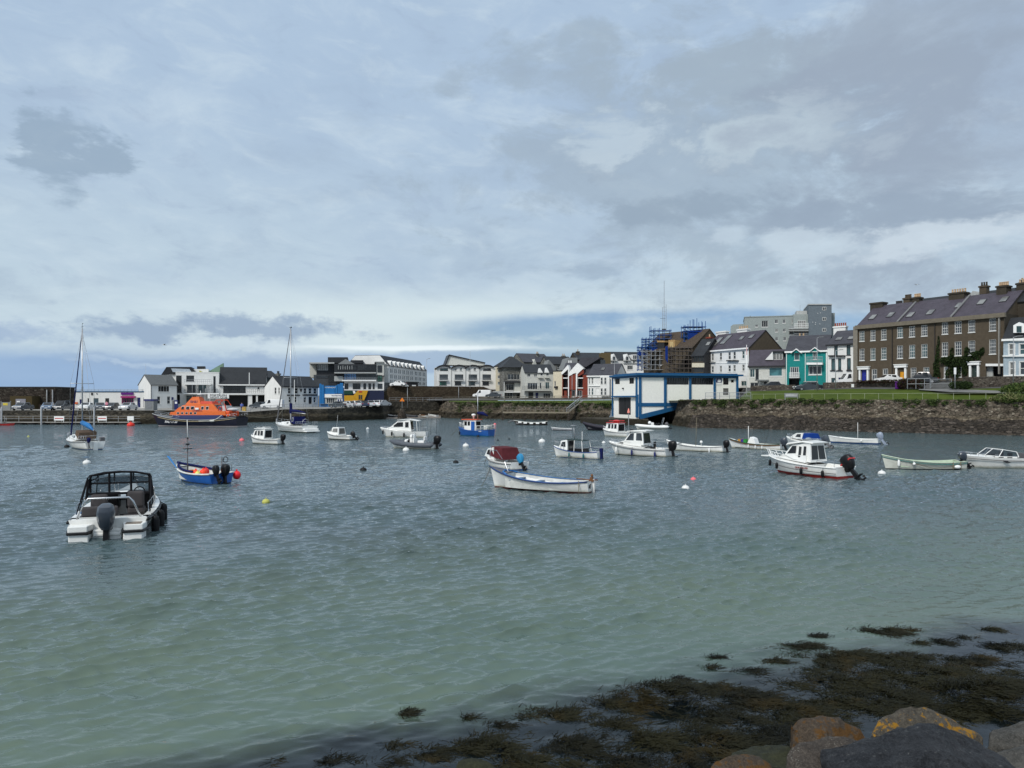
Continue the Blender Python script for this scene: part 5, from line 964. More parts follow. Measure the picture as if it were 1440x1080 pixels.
    def well(s, t0, t1, zf, m, ins=.09, floor=None, n=10, name='cockpit'):
        """open well: side decks, inner sides and floor"""
        b = MB(); ts = [t0 + (t1 - t0) * i / n for i in range(n + 1)]
        for sg in (1, -1):
            for a, c in zip(ts, ts[1:]):
                ea, ec = s.edge(a, sg), s.edge(c, sg); ia, ic = s.edge(a, sg, ins), s.edge(c, sg, ins); fa, fc = (ia[0], ia[1] * .88, zf), (ic[0], ic[1] * .88, zf)
                for q in ([ea, ec, ic, ia], [ia, ic, fc, fa]): b.poly(q if sg < 0 else q[::-1])
        for a, c in zip(ts, ts[1:]):
            ia, ic = s.edge(a, 1, ins), s.edge(c, 1, ins); b.add([(ia[0], ia[1] * .88, zf), (ic[0], ic[1] * .88, zf), (ic[0], -ic[1] * .88, zf), (ia[0], -ia[1] * .88, zf)], [(0, 3, 2, 1)], 1)
        for t, e in ((t0, 0), (t1, 1)):
            ia = s.edge(t, 1, ins); b.poly([(ia[0], ia[1], ia[2]), (ia[0], -ia[1], ia[2]), (ia[0], -ia[1] * .88, zf), (ia[0], ia[1] * .88, zf)])
        if t0 <= .03: x = s.edge(t0, 1)[0]; e = s.edge(0, 1); b.poly([(0, e[1], e[2]), (0, -e[1], e[2]), (x, -e[1], e[2]), (x, e[1], e[2])])
        return b.build(name, [m, floor or m], s.root, smooth=False)
    def gun(s, m, r=.035, t0=0, t1=1, dz=.0, name='gunwale', n=20, out=.01):
        b = MB()
        pts = [s.edge(t0 + (t1 - t0) * i / n, 1, -out, dz) for i in range(n + 1)]; q = [s.edge(t1 - (t1 - t0) * i / n, -1, -out, dz) for i in range(n + 1)]
        b.tube(pts + q[1:] if t1 >= .999 else pts, r, 6); 
        if t1 < .999: b.tube(q, r, 6)
        return b.build(name, m, s.root, smooth=True)
    def cabin(s, prof, m, name='cabin', wins=(), front=None, gm=None, tumble=0, fr=None, roofm=None):
        """prof: closed side outline [(x, z, halfwidth)]; wins: side window outlines [(x, z)...]; front: list of (edge index, margin)"""
        b = MB(); n = len(prof)
        for sg in (1, -1): b.poly([(x, w * sg, z) for x, z, w in (prof if sg < 0 else prof[::-1])])
        for i in range(n):
            a, c = prof[i], prof[(i + 1) % n]
            b.add([(a[0], a[2], a[1]), (c[0], c[2], c[1]), (c[0], -c[2], c[1]), (a[0], -a[2], a[1])], [(0, 1, 2, 3)], 0)
        o = b.build(name, m, s.root); gm = gm or GLD
        # side plane through three outline points (least squares in z)
        P = np.array([[x, z, 1] for x, z, w in prof]); W_ = np.array([w for x, z, w in prof]); co = np.linalg.lstsq(P, W_, rcond=None)[0]
        hw = lambda x, z: co[0] * x + co[1] * z + co[2]
        for wn in wins:
            for sg in (1, -1):
                cx = sum(x for x, z in wn) / len(wn); cz = sum(z for x, z in wn) / len(wn)
                f = MB().ext([(x + (x - cx) * .12, sg * (hw(x, z) + .004), z + (z - cz) * .14) for x, z in wn], (0, sg * .014, 0)).build('window', fr or M_TRIM, o)
                MB().ext([(x, sg * (hw(x, z) + .019), z) for x, z in wn], (0, sg * .01, 0)).build('pane', gm, f)
        fl = list(front or ())
        if name in ('cabin', 'wheelhouse', 'pilothouse') : fl.append((n - 1, .14, 2 if name == 'pilothouse' else 1))
        for (i, mg, parts) in fl:
            a, c = prof[i], prof[(i + 1) % n]; nx_, nz_ = c[1] - a[1], -(c[0] - a[0]); ln = math.hypot(nx_, nz_); nx_, nz_ = nx_ / ln, nz_ / ln
            mxx = sum(p[0] for p in prof) / n; mz = sum(p[1] for p in prof) / n
            if ((a[0] + c[0]) / 2 - mxx) * nx_ + ((a[1] + c[1]) / 2 - mz) * nz_ < 0: nx_, nz_ = -nx_, -nz_
            for k in range(parts):
                def q(t, u): w = (a[2] + (c[2] - a[2]) * t) * .92; return (a[0] + (c[0] - a[0]) * t + nx_ * .012, -w + 2 * w * u, a[1] + (c[1] - a[1]) * t + nz_ * .012)
                u0, u1 = (k + .06) / parts, (k + .94) / parts
                MB().ext([q(mg, u0), q(1 - mg, u0), q(1 - mg, u1), q(mg, u1)], (nx_ * .012, 0, nz_ * .012)).build('windscreen', gm, o)
        return o
    def motor(s, size=1.0, x=-.12, y=0, z=.35, tilt=0, yaw=0, cowl=M_BLK, leg=M_BLK, band=None):
        k = size; o = MB().box(-.02, .22, -.12 * k, .12 * k, -.1, .12 * k).ext([(-.18 * k, -.07 * k, .0), (.0, -.07 * k, .0), (-.05 * k, -.07 * k, -.75 * k), (-.25 * k, -.07 * k, -.75 * k)], (0, .14 * k, 0)).ext([(-.42 * k, -.1 * k, -.5 * k), (.0, -.1 * k, -.5 * k), (.0, -.1 * k, -.54 * k), (-.42 * k, -.1 * k, -.54 * k)], (0, .2 * k, 0)).ball((-.16 * k, 0, -.78 * k), (.27 * k, .07 * k, .07 * k), 8).ext([(-.22 * k, -.015, -.8 * k), (-.06 * k, -.015, -.8 * k), (-.14 * k, -.015, -1.0 * k)], (0, .03, 0)).build('outboard_motor', leg, s.root, smooth='auto')
        o.location = (x, y, z); o.rotation_euler = (0, R(tilt), R(yaw))
        rg = []
        for q, (cx, hx, hy) in ((-.06, (-.1, .17, .12)), (.04, (-.12, .25, .17)), (.22, (-.14, .31, .22)), (.42, (-.16, .33, .235)), (.58, (-.16, .28, .2)), (.66, (-.15, .17, .11))):
            ring = []
            for i in range(12):
                a = 6.2832 * i / 12; ca, sa = math.cos(a), math.sin(a); ring.append(((cx + hx * abs(ca) ** .75 * (1 if ca > 0 else -1)) * k, hy * abs(sa) ** .75 * (1 if sa > 0 else -1) * k, q * k))
            rg.append(ring)
        c = MB().loft(rg).build('cowling', cowl, o, smooth='auto')
        if band: MB().box(-.47 * k, .17 * k, -.204 * k, .204 * k, .3 * k, .36 * k).build('decal_band', band, o)
        pr = MB()
        for i in range(3):
            a = 2.094 * i; T = Matrix.Rotation(a, 4, 'X'); P = [T @ Vector(p) for p in ((0, 0, .03), (.05, .06, .12), (.02, .03, .17), (-.04, -.05, .15), (-.03, -.03, .03))]; pr.ext([tuple(Vector((-.44 * k, 0, -.78 * k)) + p * k) for p in P], (.01, 0, 0))
        pr.tube([(-.38 * k, 0, -.78 * k), (-.5 * k, 0, -.78 * k)], [.05 * k, .03 * k], 8).build('propeller', M_BLK, o)
        return o
    def fender(s, t, sg, m=M_BLK, l=.45, r=.09, dz=.12):
        x, y, z = s.edge(t, sg, -r); z -= dz; b = MB().lathe([(.02, -l), (r * .8, -l * .93), (r, -l * .8), (r, -l * .2), (r * .8, -.05), (.03, 0)], (x, y, z), 10).tube([(x, y, z), (x, y - sg * r, z + dz + .02)], .012, 4)
        b.build('fender', m, s.root, smooth=True)
    def rail(s, t0, t1, h, m=M_STEEL, n=7, r=.016, ins=.08, name='pulpit_rail', mid=False, close=True, sides=(1, -1)):
        b = MB(); ts = [t0 + (t1 - t0) * i / n for i in range(n + 1)]; tp = lambda t, sg, k=1: (lambda e: (e[0], e[1], e[2] + h * k))(s.edge(t, sg, ins))
        for sg in sides:
            b.tube([tp(t, sg) for t in ts], r, 5)
            if mid: b.tube([tp(t, sg, .5) for t in ts], r * .7, 4)
            for t in ts[::2]: e = s.edge(t, sg, ins); b.tube([e, tp(t, sg)], r, 5)
            b.tube([s.edge(t0, sg, ins), tp(t0, sg)], r, 5)
        if close and len(sides) > 1: b.tube([tp(t1, 1), tp(t1, -1)], r, 5)
        return b.build(name, m, s.root, smooth=True)
    def pole(s, pts, r, m=M_GALV, name='pole', n=6): return MB().tube(pts, r, n).build(name, m, s.root, smooth=True)
    def part(s, b, name, m, **k): return b.build(name, m, s.root, **k)
    def line(s, name='mooring_rope', px=None, py=None, dz=0, m=M_ROPE, t=1.0):
        """rope from the bow to a photo point on the water"""
        c, sn = math.cos(s.th), math.sin(s.th); e = s.edge(t, 1); D = DW(py); wx, wy = GX(px, D) - s.root.location.x, D - s.root.location.y
        q = ((wx * c + wy * sn) / s.sc, (-wx * sn + wy * c) / s.sc, -.05); mid_ = tuple((a + b_) / 2 for a, b_ in zip((e[0], 0, e[2]), q)); MB().tube([(e[0], 0, e[2]), (mid_[0], mid_[1], mid_[2] - .1), q], .018, 4).build(name, m, s.root)
    def seat(s, x, y, z, w=.45, m=M_GREYD, back=.5):
        MB().box(x, x + w, y - w / 2, y + w / 2, z, z + .12).box(x - .02, x + .1, y - w / 2, y + w / 2, z + .121, z + .12 + back).box(x + .12, x + .3, y - .06, y + .06, z - .4, z - .001).build('seat', m, s.root, bevel=.03)
SM, BT = 'small motor boat', 'boat'
# 1 --- cabin speedboat in the foreground
b = Boat('motor_cruiser', 'white motor cruiser with a black canopy frame and big grey outboard, at the left front', 'motor boat', 6.4, 2.5, (.62, .68, 1.05), 96, 224, 759, sc=1.0, rng=(100, 128), tw=.92, draft=.3, rake=.9, boot=.02, bot=M_GRP, deadr=.55)
print('TH1', b.th)
b.well(.10, .62, .22, M_GRP, ins=.22, floor=mat('grey_cockpit_floor', (.16, .155, .15), .8)); b.deck(.62, 1, M_GRP, .14); b.gun(M_BLK, .05, dz=-.08, out=.02, name='rub_rail')
for sg in (1, -1):
    b.part(MB().ext([(-.5, .5 * sg, -.1), (-.5, 1.06 * sg, -.05), (.0, 1.13 * sg, -.05), (.0, .42 * sg, -.1)], (0, 0, .30)).ext([(-.52, .52 * sg, .28), (-.52, 1.08 * sg, .28), (.0, 1.15 * sg, .28), (.0, .42 * sg, .28)], (0, 0, .2)), 'swim_platform', M_GRP, bevel=.03)
    b.part(MB().tube([(0, .45 * sg, .25), (-.54, .5 * sg, .25), (-.54, 1.08 * sg, .25), (.0, 1.17 * sg, .25), (1.5, 1.24 * sg, .33)], .045, 6), 'rub_strip', M_BLK)
b.part(MB().box(-.25, .05, -.42, .42, -.1, .3).box(-.3, -.24, -.4, .4, .1, .2), 'engine_well', M_GRP, bevel=.03)
b.part(MB().box(-.5, -.05, -1.02, -.55, .475, .49), 'teak_pad', mat('slatted_teak', (.19, .16, .13), .8, scale=12, var=.4))
b.part(MB().box(.02, .3, -1.12, 1.12, .12, .62), 'transom_bulkhead', M_GRP, bevel=.05)
mg = mat('charcoal_upholstery', (.06, .055, .056), .8, var=.15)
b.part(MB().box(.7, 1.2, -.2, .9, .22, .62).box(.62, .75, -.2, .9, .6, .95), 'bench_seat', mg, bevel=.06); b.part(MB().box(1.0, 1.4, -.9, -.25, .22, .55), 'side_bench', mg, bevel=.05)
b.part(MB().box(2.0, 2.5, -.85, -.3, .45, .72).box(1.95, 2.12, -.85, -.3, .7, 1.28), 'helm_seat', mg, bevel=.1); b.part(MB().box(2.0, 2.5, .3, .85, .45, .72).box(1.95, 2.12, .3, .85, .7, 1.2), 'companion_seat', mg, bevel=.1)
b.part(MB().box(3.2, 3.9, -1.0, -.1, .5, 1.12).box(3.2, 3.9, .15, 1.0, .5, 1.08), 'dashboard', M_BLK, bevel=.05)
w_ = MB(); w_.tube([(3.1 + .06 * math.cos(a), -.57 + .19 * math.cos(a), 1.12 + .19 * math.sin(a)) for a in [6.2832 * i / 14 for i in range(15)]], .022, 5); w_.box(3.08, 3.14, -.74, -.4, 1.1, 1.13); b.part(w_, 'steering_wheel', M_BLK)
# windscreen
f = MB(); g = MB(); P = [(3.0, 1.12, .86), (3.95, .98, 1.02), (4.25, .4, 1.08), (4.25, -.4, 1.08), (3.95, -.98, 1.02), (3.0, -1.12, .86)]; Q = [(2.75, 1.04, 1.36), (3.45, .86, 1.62), (3.62, .36, 1.66), (3.62, -.36, 1.66), (3.45, -.86, 1.62), (2.75, -1.04, 1.36)]
for i in range(5): f.tube([P[i], P[i + 1]], .02, 5).tube([Q[i], Q[i + 1]], .022, 5).tube([P[i], Q[i]], .022, 5); g.poly([P[i], P[i + 1], Q[i + 1], Q[i]])
f.tube([P[5], Q[5]], .022, 5); o = b.part(f, 'windscreen', M_STEEL); g.build('pane', GLT, o)
# canopy: frame with clear panels
f = MB(); g = MB(); X0, X1 = 2.55, 3.6
A_ = [(2.6, 1.08, 1.0), (2.55, 1.0, 1.72), (2.55, .9, 1.93), (2.55, .5, 2.02), (2.55, 0, 2.05), (2.55, -.5, 2.02), (2.55, -.9, 1.93), (2.55, -1.0, 1.72), (2.6, -1.08, 1.0)]
B_ = [(3.5, .9, 1.62), (3.5, .9, 1.72), (3.5, .84, 1.85), (3.5, .45, 1.92), (3.5, 0, 1.95), (3.5, -.45, 1.92), (3.5, -.84, 1.85), (3.5, -.9, 1.72), (3.5, -.9, 1.62)]
f.tube(A_, .045, 6).tube(B_, .03, 5)
for i in (1, 2, 3, 4, 5, 6, 7): f.tube([A_[i], B_[i]], .03, 5)
for y in (-.95, -.35, .35, .95): f.tube([(2.57, y, 2.0 - .05 * abs(y)), (2.6, y * 1.0, 1.28)], .04, 5); f.tube([(3.5, y * .9, 1.92 - .05 * abs(y)), (3.55, y * .9, 1.62)], .03, 5)
f.tube([(2.6, -1.02, 1.62), (2.6, 1.02, 1.62)], .035, 5).tube([(2.6, -1.08, 1.22), (2.6, 1.08, 1.22)], .05, 5)
f.tube([(1.1, 1.12, .7), (2.5, 1.02, 1.85)], .025, 5).tube([(1.1, -1.12, .7), (2.5, -1.02, 1.85)], .025, 5).tube([(1.6, 1.12, .75), (2.55, 1.0, 1.9)], .02, 5).tube([(1.6, -1.12, .75), (2.55, -1.0, 1.9)], .02, 5)
o = b.part(f, 'canopy', mat('black_canvas', (.010, .010, .012), .85)); o.scale = (1, 1, .94); g.poly([A_[2], B_[2], B_[4], A_[4]]).poly([A_[4], B_[4], B_[6], A_[6]]); g.build('pane', GLT, o)
MB().poly([(2.6, -.95, 1.65), (2.6, .95, 1.65), (2.57, .9, 1.93), (2.57, -.9, 1.93)]).build('pane', GLT, o)
b.part(MB().tube([(.15, .95, .6), (.1, .72, 1.15), (.1, .6, 1.28), (.1, -.6, 1.28), (.1, -.72, 1.15), (.15, -.95, .6)], .032, 8), 'ski_arch', M_STEEL, smooth=True)
for sg in (1, -1): b.part(MB().tube([(.9, 1.1 * sg, .68), (.95, 1.08 * sg, .98), (2.4, 1.1 * sg, 1.05), (2.6, 1.12 * sg, .8)], .02, 6).tube([(1.7, 1.1 * sg, .7), (1.7, 1.1 * sg, 1.02)], .016, 5), 'side_rail', M_STEEL)
b.motor(1.16, x=-.28, z=.40, tilt=0, cowl=M_ENG, leg=M_BLK); b.rail(.7, .99, .35)
for t, l in ((.32, .75), (.12, .8), (.52, .7)): b.fender(t, -1, M_RUB, l, .13, .05)
b.part(MB().ball((1.0, .85, .75), (.2, .16, .1)), 'cushion', M_BLU, smooth=True)
# 2 --- bilge keel sailing boat at left
b = Boat('sailing_yacht', 'small white sailing yacht with a tall mast and blue sail cover, moored on the left', 'yacht', 6.6, 2.4, (.75, .72, 1.0), 95.5, 148.5, 633, sc=1.0, rng=(124, 150), tw=.72, draft=.4, rake=.8, boot=.06, deadr=.8)
b.deck(.36, 1, M_GRP, .12); b.well(.06, .36, .35, M_GRP, ins=.25); b.gun(M_GREYD, .03, dz=-.05)
b.cabin([(2.3, .8, .85), (5.3, .95, .5), (4.6, 1.25, .42), (2.6, 1.35, .7)], M_GRP, wins=[[(3.0, .98), (3.8, 1.0), (3.75, 1.2), (3.05, 1.2)], [(4.0, 1.02), (4.4, 1.04), (4.35, 1.18), (4.0, 1.2)]])
b.part(MB().ext([(1.9, .8, .9), (2.9, .75, 1.3), (2.8, .7, 1.7), (1.9, .72, 1.5)], (0, -1.5, 0)), 'sprayhood', mat('brown_canvas', (.10, .07, .05), .9))
mst = (3.35, 0); b.pole([(3.35, 0, 1.2), (3.35, 0, 11.1)], .065, M_ALU, 'mast', 8)
b.pole([(3.35, -1.0, 6.0), (3.35, 1.0, 6.0)], .03, M_ALU, 'spreader'); b.part(MB().tube([(3.3, 0, 2.35), (1.9, 0, 2.15), (.5, 0, 1.75)], [.22, .24, .09], 8), 'sail_cover', M_BLU, smooth=True); b.pole([(3.3, 0, 2.2), (.4, 0, 1.72)], .04, M_ALU, 'boom')
b.part(MB().tube([(6.5, 0, 1.05), (3.45, 0, 10.7)], [.07, .035], 6), 'furled_sail', M_NAVYB)
for a in ([(.2, 0, .85), (3.3, 0, 11)], [(3.3, 1.1, .85), (3.35, 1.0, 6), (3.35, 0, 10.6)], [(3.3, -1.1, .85), (3.35, -1.0, 6), (3.35, 0, 10.6)], [(2.8, .95, .85), (3.35, 0, 6)], [(2.8, -.95, .85), (3.35, 0, 6)]): b.pole(a, .012, M_GALV, 'stay', 4)
b.part(MB().box(3.1, 3.6, -.02, .02, 11.25, 11.28).tube([(3.35, 0, 11.1), (3.35, 0, 11.6)], .015, 4).box(3.1, 3.35, -.01, .01, 11.55, 11.6), 'wind_vane', M_DTRIM)
b.rail(.75, .99, .5, mid=True); b.rail(.0, .2, .5, mid=True, name='pushpit_rail'); b.part(MB().box(-.12, 0, -.18, .18, -.3, .7), 'rudder', M_GRP); b.motor(.62, x=-.1, y=.6, z=.7, cowl=M_NAVYB, leg=M_GREYD)
b.part(MB().box(.2, .5, -.9, -.5, .7, 1.1), 'stern_box', M_GREYD, bevel=.03)
# 3 --- blue fishing boat
b = Boat('fishing_boat', 'blue open fishing boat full of orange buoys with a thin dark mast', 'fishing boat', 4.6, 1.95, (.62, .6, .95), 250, 328, 682, sc=.9, rng=(125, 160), tw=.82, draft=.3, rake=.5, boot=.04, top=M_BLUH, bot=M_AFK)
b.well(.04, .86, .15, M_BOARD, ins=.1); b.gun(M_BOARD, .055, dz=-.0); b.deck(.86, 1, M_BOARD)
b.part(MB().tube([b.edge(t, -1, .1, .12) for t in [.35 + .065 * i for i in range(11)]], .07, 6).tube([b.edge(t, 1, .1, .12) for t in [.35 + .065 * i for i in range(11)]], .07, 6), 'spray_dodger', M_NAVYB)
b.pole([(3.2, .2, .5), (3.2, .2, 2.6)], .035, M_GREYD, 'mast'); b.pole([(3.2, .2, 2.6), (3.25, .2, 3.75)], .02, M_TRIM, 'aerial'); b.part(MB().box(3.1, 3.3, -.05, .45, 1.95, 2.0).box(3.15, 3.25, .1, .3, 2.2, 2.3).ball((3.2, .2, 2.62), .06), 'lamp_bracket', M_DTRIM)
b.pole([(.5, -.35, .5), (.5, -.35, 1.55)], .035, M_GREYD, 'davit'); b.part(MB().tube([(.5, -.5 + .0, 1.4 + .0)] + [(.5, -.6 + .17 * math.cos(a), 1.38 + .17 * math.sin(a)) for a in [6.2832 * i / 10 for i in range(11)]], .03, 5), 'hauler_ring', M_GREYD)
b.motor(.95, x=-.08, y=-.1, z=.55, cowl=M_BLK); b.motor(.75, x=-.05, y=.42, z=.6, tilt=25, cowl=M_BLK); b.part(MB().tube([(.1, -.75, .7), (.1, -.75, 1.1), (.1, -.35, 1.1), (.1, -.35, .7)], .025, 5), 'transom_rail', M_GALV)
b.part(MB().ext([(3.7, .55, .75), (4.25, .75, 1.5), (4.1, 1.0, 1.55), (3.5, .72, .8)], (0, .04, 0)), 'blue_oar', mat('sky_blue_paint', (.02, .25, .62), .4))
r3 = b.root; c_, s_ = math.cos(b.th), math.sin(b.th)
def inboat(bt, x, y, z):
    x, y, z = x * bt.sc, y * bt.sc, z * bt.sc; return (bt.root.location.x + x * math.cos(bt.th) - y * math.sin(bt.th), bt.root.location.y + x * math.sin(bt.th) + y * math.cos(bt.th), z)
for i, (x, y, z, r_, m_, lab) in enumerate(((1.55, .2, .58, .2, mat('fluo_orange', (.85, .06, .02), .5), 'large fluorescent orange buoy beside the yellow buoy in the blue fishing boat'), (2.1, .35, .55, .18, MATS['fluo_orange'], 'smaller orange buoy beside the orange crate in the blue fishing boat'), (1.5, .6, .52, .16, mat('pale_yellow_buoy', (.65, .62, .15), .5), 'pale yellow buoy on the gunwale of the blue fishing boat'), (1.9, -.2, .6, .19, mat('red_float', (.6, .03, .03), .5), 'red buoy at the back of the heap in the blue fishing boat'))):
    o = MB().ball((0, 0, 0), (r_, r_, r_ * 1.1)).tube([(0, 0, r_), (0, 0, r_ * 1.35)], .04, 6).build('buoy', m_, smooth=True, loc=inboat(b, x, y, z)); tag(o, lab, 'buoy', 'buoys in the blue fishing boat')
o = MB().box(-.25, .25, -.25, .25, 0, .05).box(-.25, .25, -.25, -.2, .05, .35).box(-.25, .25, .2, .25, .05, .35).box(-.25, -.2, -.2, .2, .05, .35).box(.2, .25, -.2, .2, .05, .35).build('fish_box', mat('orange_crate', (.55, .22, .03), .6), loc=inboat(b, 2.7, .25, .3), rot=(0, 0, b.th)); tag(o, 'orange open crate in the front of the blue fishing boat', 'crate')
o = MB().ball((0, 0, 0), (.22, .22, .24)).tube([(0, 0, .2), (0, 0, .32)], .04, 6).build('buoy', mat('hot_red_buoy', (.75, .02, .03), .45), smooth=True, loc=inboat(b, .12, -1.12, .42)); tag(o, 'round bright red buoy hanging off the stern corner of the blue fishing boat', 'buoy')
# 4 --- lifeboat
b = Boat('lifeboat', 'big lifeboat with a navy hull and orange superstructure along the quay', 'lifeboat', 16.6, 4.6, (1.65, 1.12, 2.1), 214, 349, 600.5, rng=(164, 184), tw=.85, draft=.8, rake=1.7, boot=.16, top=mat('lifeboat_navy', (.006, .007, .02), .35, coat=.3, spec=.3), bot=mat('lifeboat_waterline', (.28, .25, .25), .5), full=2.6, nst=26, deadr=.5, sc=1.0)
b.deck(0, 1, mat('lifeboat_deck', (.14, .15, .17), .8), .08); b.gun(mat('cream_rubbing_strip', (.40, .33, .20), .6), .045, t1=.9, dz=-.22, name='rubbing_strake', out=-.0); b.gun(M_OFFW, .03, dz=.02)
OR = M_ORA; LBB = mat('lifeboat_blue_base', (.008, .014, .08), .4)
b.part(MB().ext([(.1, 2.02, 1.2), (5.2, 2.2, 1.1), (5.2, 2.2, 1.25), (3.0, 2.12, 1.75), (.1, 2.02, 1.9)], (0, -.1, 0)).ext([(.1, -2.02, 1.2), (5.2, -2.2, 1.1), (5.2, -2.2, 1.25), (3.0, -2.12, 1.75), (.1, -2.02, 1.9)], (0, .1, 0)), 'bulwark', mat('lifeboat_blue', (.006, .018, .10), .4)) if False else None
b.cabin([(2.2, 1.0, 1.95), (12.0, 1.2, 1.6), (11.7, 1.9, 1.5), (2.4, 1.95, 1.85)], LBB, name='coaming')
b.cabin([(1.9, 1.9, 1.8), (12.0, 1.9, 1.45), (11.5, 2.55, 1.35), (2.1, 2.6, 1.7)], OR, name='lower_house', wins=[[(x, 2.08), (x + .42, 2.08), (x + .42, 2.4), (x, 2.4)] for x in (7.4, 8.2, 9.0, 9.8, 10.6)], gm=GLD)
b.part(MB().ext([(10.9, 1.0, 2.0), (12.9, .8, 1.85), (12.7, .75, 2.4), (10.9, .95, 2.5)], (0, -1.8, 0)), 'fore_hatch', OR, bevel=.08)
W_ = lambda x, w: [(x, 2.85), (x + w, 2.85), (x + w, 3.35), (x, 3.35)]
b.cabin([(3.3, 2.55, 1.6), (11.6, 2.55, 1.2), (11.1, 3.05, 1.12), (10.2, 3.55, 1.0), (9.2, 3.75, 1.0), (4.6, 3.8, 1.25)], OR, name='wheelhouse', wins=[W_(9.9, .5), W_(8.9, .6), W_(8.0, .6), W_(6.2, .45), W_(5.3, .45)], gm=GLD, front=[(1, .1, 4), (2, .2, 4)])
b.cabin([(7.0, 3.75, 1.0), (9.9, 3.7, .8), (9.3, 4.4, .6), (8.8, 4.95, .5), (7.6, 5.0, .5), (7.2, 4.3, .8)], OR, name='upper_bridge')
b.cabin([(4.8, 3.8, .95), (7.1, 3.8, .95), (7.0, 4.25, .85), (5.0, 4.2, .85)], mat('lifeboat_red', (.50, .05, .02), .45), name='flying_deck')
b.part(MB().box(1.4, 3.2, -1.6, 1.6, 1.7, 2.6), 'stern_house', mat('deep_orange', (.62, .07, .01), .45), bevel=.15)
for sg in (1, -1): b.part(MB().tube([(4.6, .9 * sg, 3.8), (4.2, .9 * sg, 4.4), (3.2, .9 * sg, 4.45), (2.6, .9 * sg, 3.6), (2.3, .9 * sg, 2.5)], .08, 6), 'gantry', MATS['lifeboat_red'])
b.part(MB().ball((1.9, 0, 2.85), (1.2, .9, .3)).box(2.3, 3.2, -.8, .8, 2.6, 3.5), 'inflatable_tender', mat('pale_tender', (.45, .45, .45), .6), smooth='auto')
b.part(MB().tube([(3.0 + .33 * math.cos(a), 1.62, 3.0 + .33 * math.sin(a)) for a in [6.2832 * i / 12 for i in range(13)]], .08, 6), 'life_ring', M_RED)
b.part(MB().tube([(7.6, 0, 5.0), (7.6, 0, 6.0)], .05, 6).box(7.3, 7.9, -.5, .5, 5.35, 5.45).tube([(6.5, .5, 4.2), (6.4, .5, 6.4)], .025, 5).tube([(6.2, -.5, 4.2), (6.1, -.5, 6.8)], .025, 5), 'radar_mast', M_TRIM)
b.rail(.62, .98, .6, mid=True, ins=.15, n=9, r=.022); b.rail(.0, .12, .6, mid=True, ins=.15, name='stern_rail', r=.022)
b.part(MB().tube([(6.5, 2.3, .95), (4.4, 2.32, .98), (3.2, 2.3, 1.35), (2.4, 2.2, 1.95)], .06, 6).ball((4.1, 2.35, 1.0), (.5, .16, .16)), 'scramble_strop', M_OFFW)
WL = mat('white_lettering', (.7, .7, .7), .5)
xx = 11.9; yy = b.side(xx, 1.0); a1 = math.atan2(b.side(xx + 1.2, 1.0) - b.side(xx - 1.2, 1.0), 2.4); tl = math.atan2(b.side(xx, 1.3) - b.side(xx, .7), .6)
b.part(text_mb('RNLI 17-30', .6), 'lettering', WL, loc=(xx, b.side(xx, .78) + .07, .78), rot=(R(90) + tl * -1, 0, R(180) + a1)); b.part(text_mb('RNLI', .62), 'lettering', M_NAVY, loc=(8.3, .86, 4.15), rot=(R(76), 0, R(180))); b.part(text_mb('LIFEBOATS', .36), 'lettering', M_NAVY, loc=(7.2, 1.63, 2.66), rot=(R(88), 0, R(180)))
b.part(MB().box(7.0, 7.6, 1.52, 1.55, 2.85, 3.15), 'flag_emblem', M_TRIM)
# 5 --- white yacht
b = Boat('sailing_yacht', 'white cruising yacht with navy sprayhood and tall mast just right of the lifeboat', 'yacht', 9.6, 3.2, (1.0, 1.0, 1.3), 388, 447, 609, sc=.95, rng=(118, 165), tw=.82, draft=.4, rake=1.2, boot=.12, bot=mat('dark_green_antifoul', (.01, .03, .028), .6), deadr=.75)
b.deck(.34, 1, M_GRP, .12); b.well(.08, .34, .45, M_GRP, ins=.3); b.gun(M_GREYD, .03, dz=-.25, out=.015)
b.cabin([(3.6, 1.05, 1.1), (7.6, 1.2, .6), (6.9, 1.45, .5), (3.9, 1.6, .95)], M_GRP, wins=[[(4.2, 1.22), (5.0, 1.25), (4.95, 1.45), (4.25, 1.46)], [(5.3, 1.25), (6.0, 1.28), (5.95, 1.42), (5.3, 1.44)]])
b.cabin([(2.6, 1.2, 1.0), (4.0, 1.5, .95), (3.6, 2.25, .8), (2.7, 2.3, .85)], M_NAVYB, name='sprayhood', wins=[[(3.0, 1.6), (3.6, 1.65), (3.4, 2.05), (3.0, 2.1)]], gm=GL)
b.pole([(5.3, 0, 1.4), (5.3, 0, 15.2)], .1, M_ALU, 'mast', 8); b.pole([(5.3, -1.1, 8.0), (5.3, 1.1, 8.0)], .04, M_ALU, 'spreader'); b.pole([(5.3, 0, 2.9), (1.2, 0, 2.7)], .06, M_ALU, 'boom'); b.part(MB().tube([(5.2, 0, 3.15), (3.2, 0, 3.05), (1.3, 0, 2.85)], [.24, .17, .1], 8), 'sail_cover', M_NAVYB, smooth=True)
b.part(MB().tube([(5.2, 0, 2.7), (5.25, 0, 4.2)], .22, 8), 'mast_cover', M_NAVYB); b.part(MB().tube([(9.3, 0, 1.4), (5.4, 0, 14.8)], [.11, .05], 6), 'furled_sail', M_GREYD)
for a in ([(.1, 0, 1.1), (5.3, 0, 15.2)], [(5.2, 1.5, 1.1), (5.3, 1.1, 8), (5.3, 0, 15)], [(5.2, -1.5, 1.1), (5.3, -1.1, 8), (5.3, 0, 15)]): b.pole(a, .014, M_GALV, 'stay', 4)
b.part(MB().box(5.0, 5.7, -.02, .02, 15.4, 15.44).tube([(5.3, 0, 15.2), (5.3, 0, 15.5)], .02, 4).box(5.05, 5.2, -.04, .04, 15.3, 15.5), 'wind_vane', M_DTRIM)
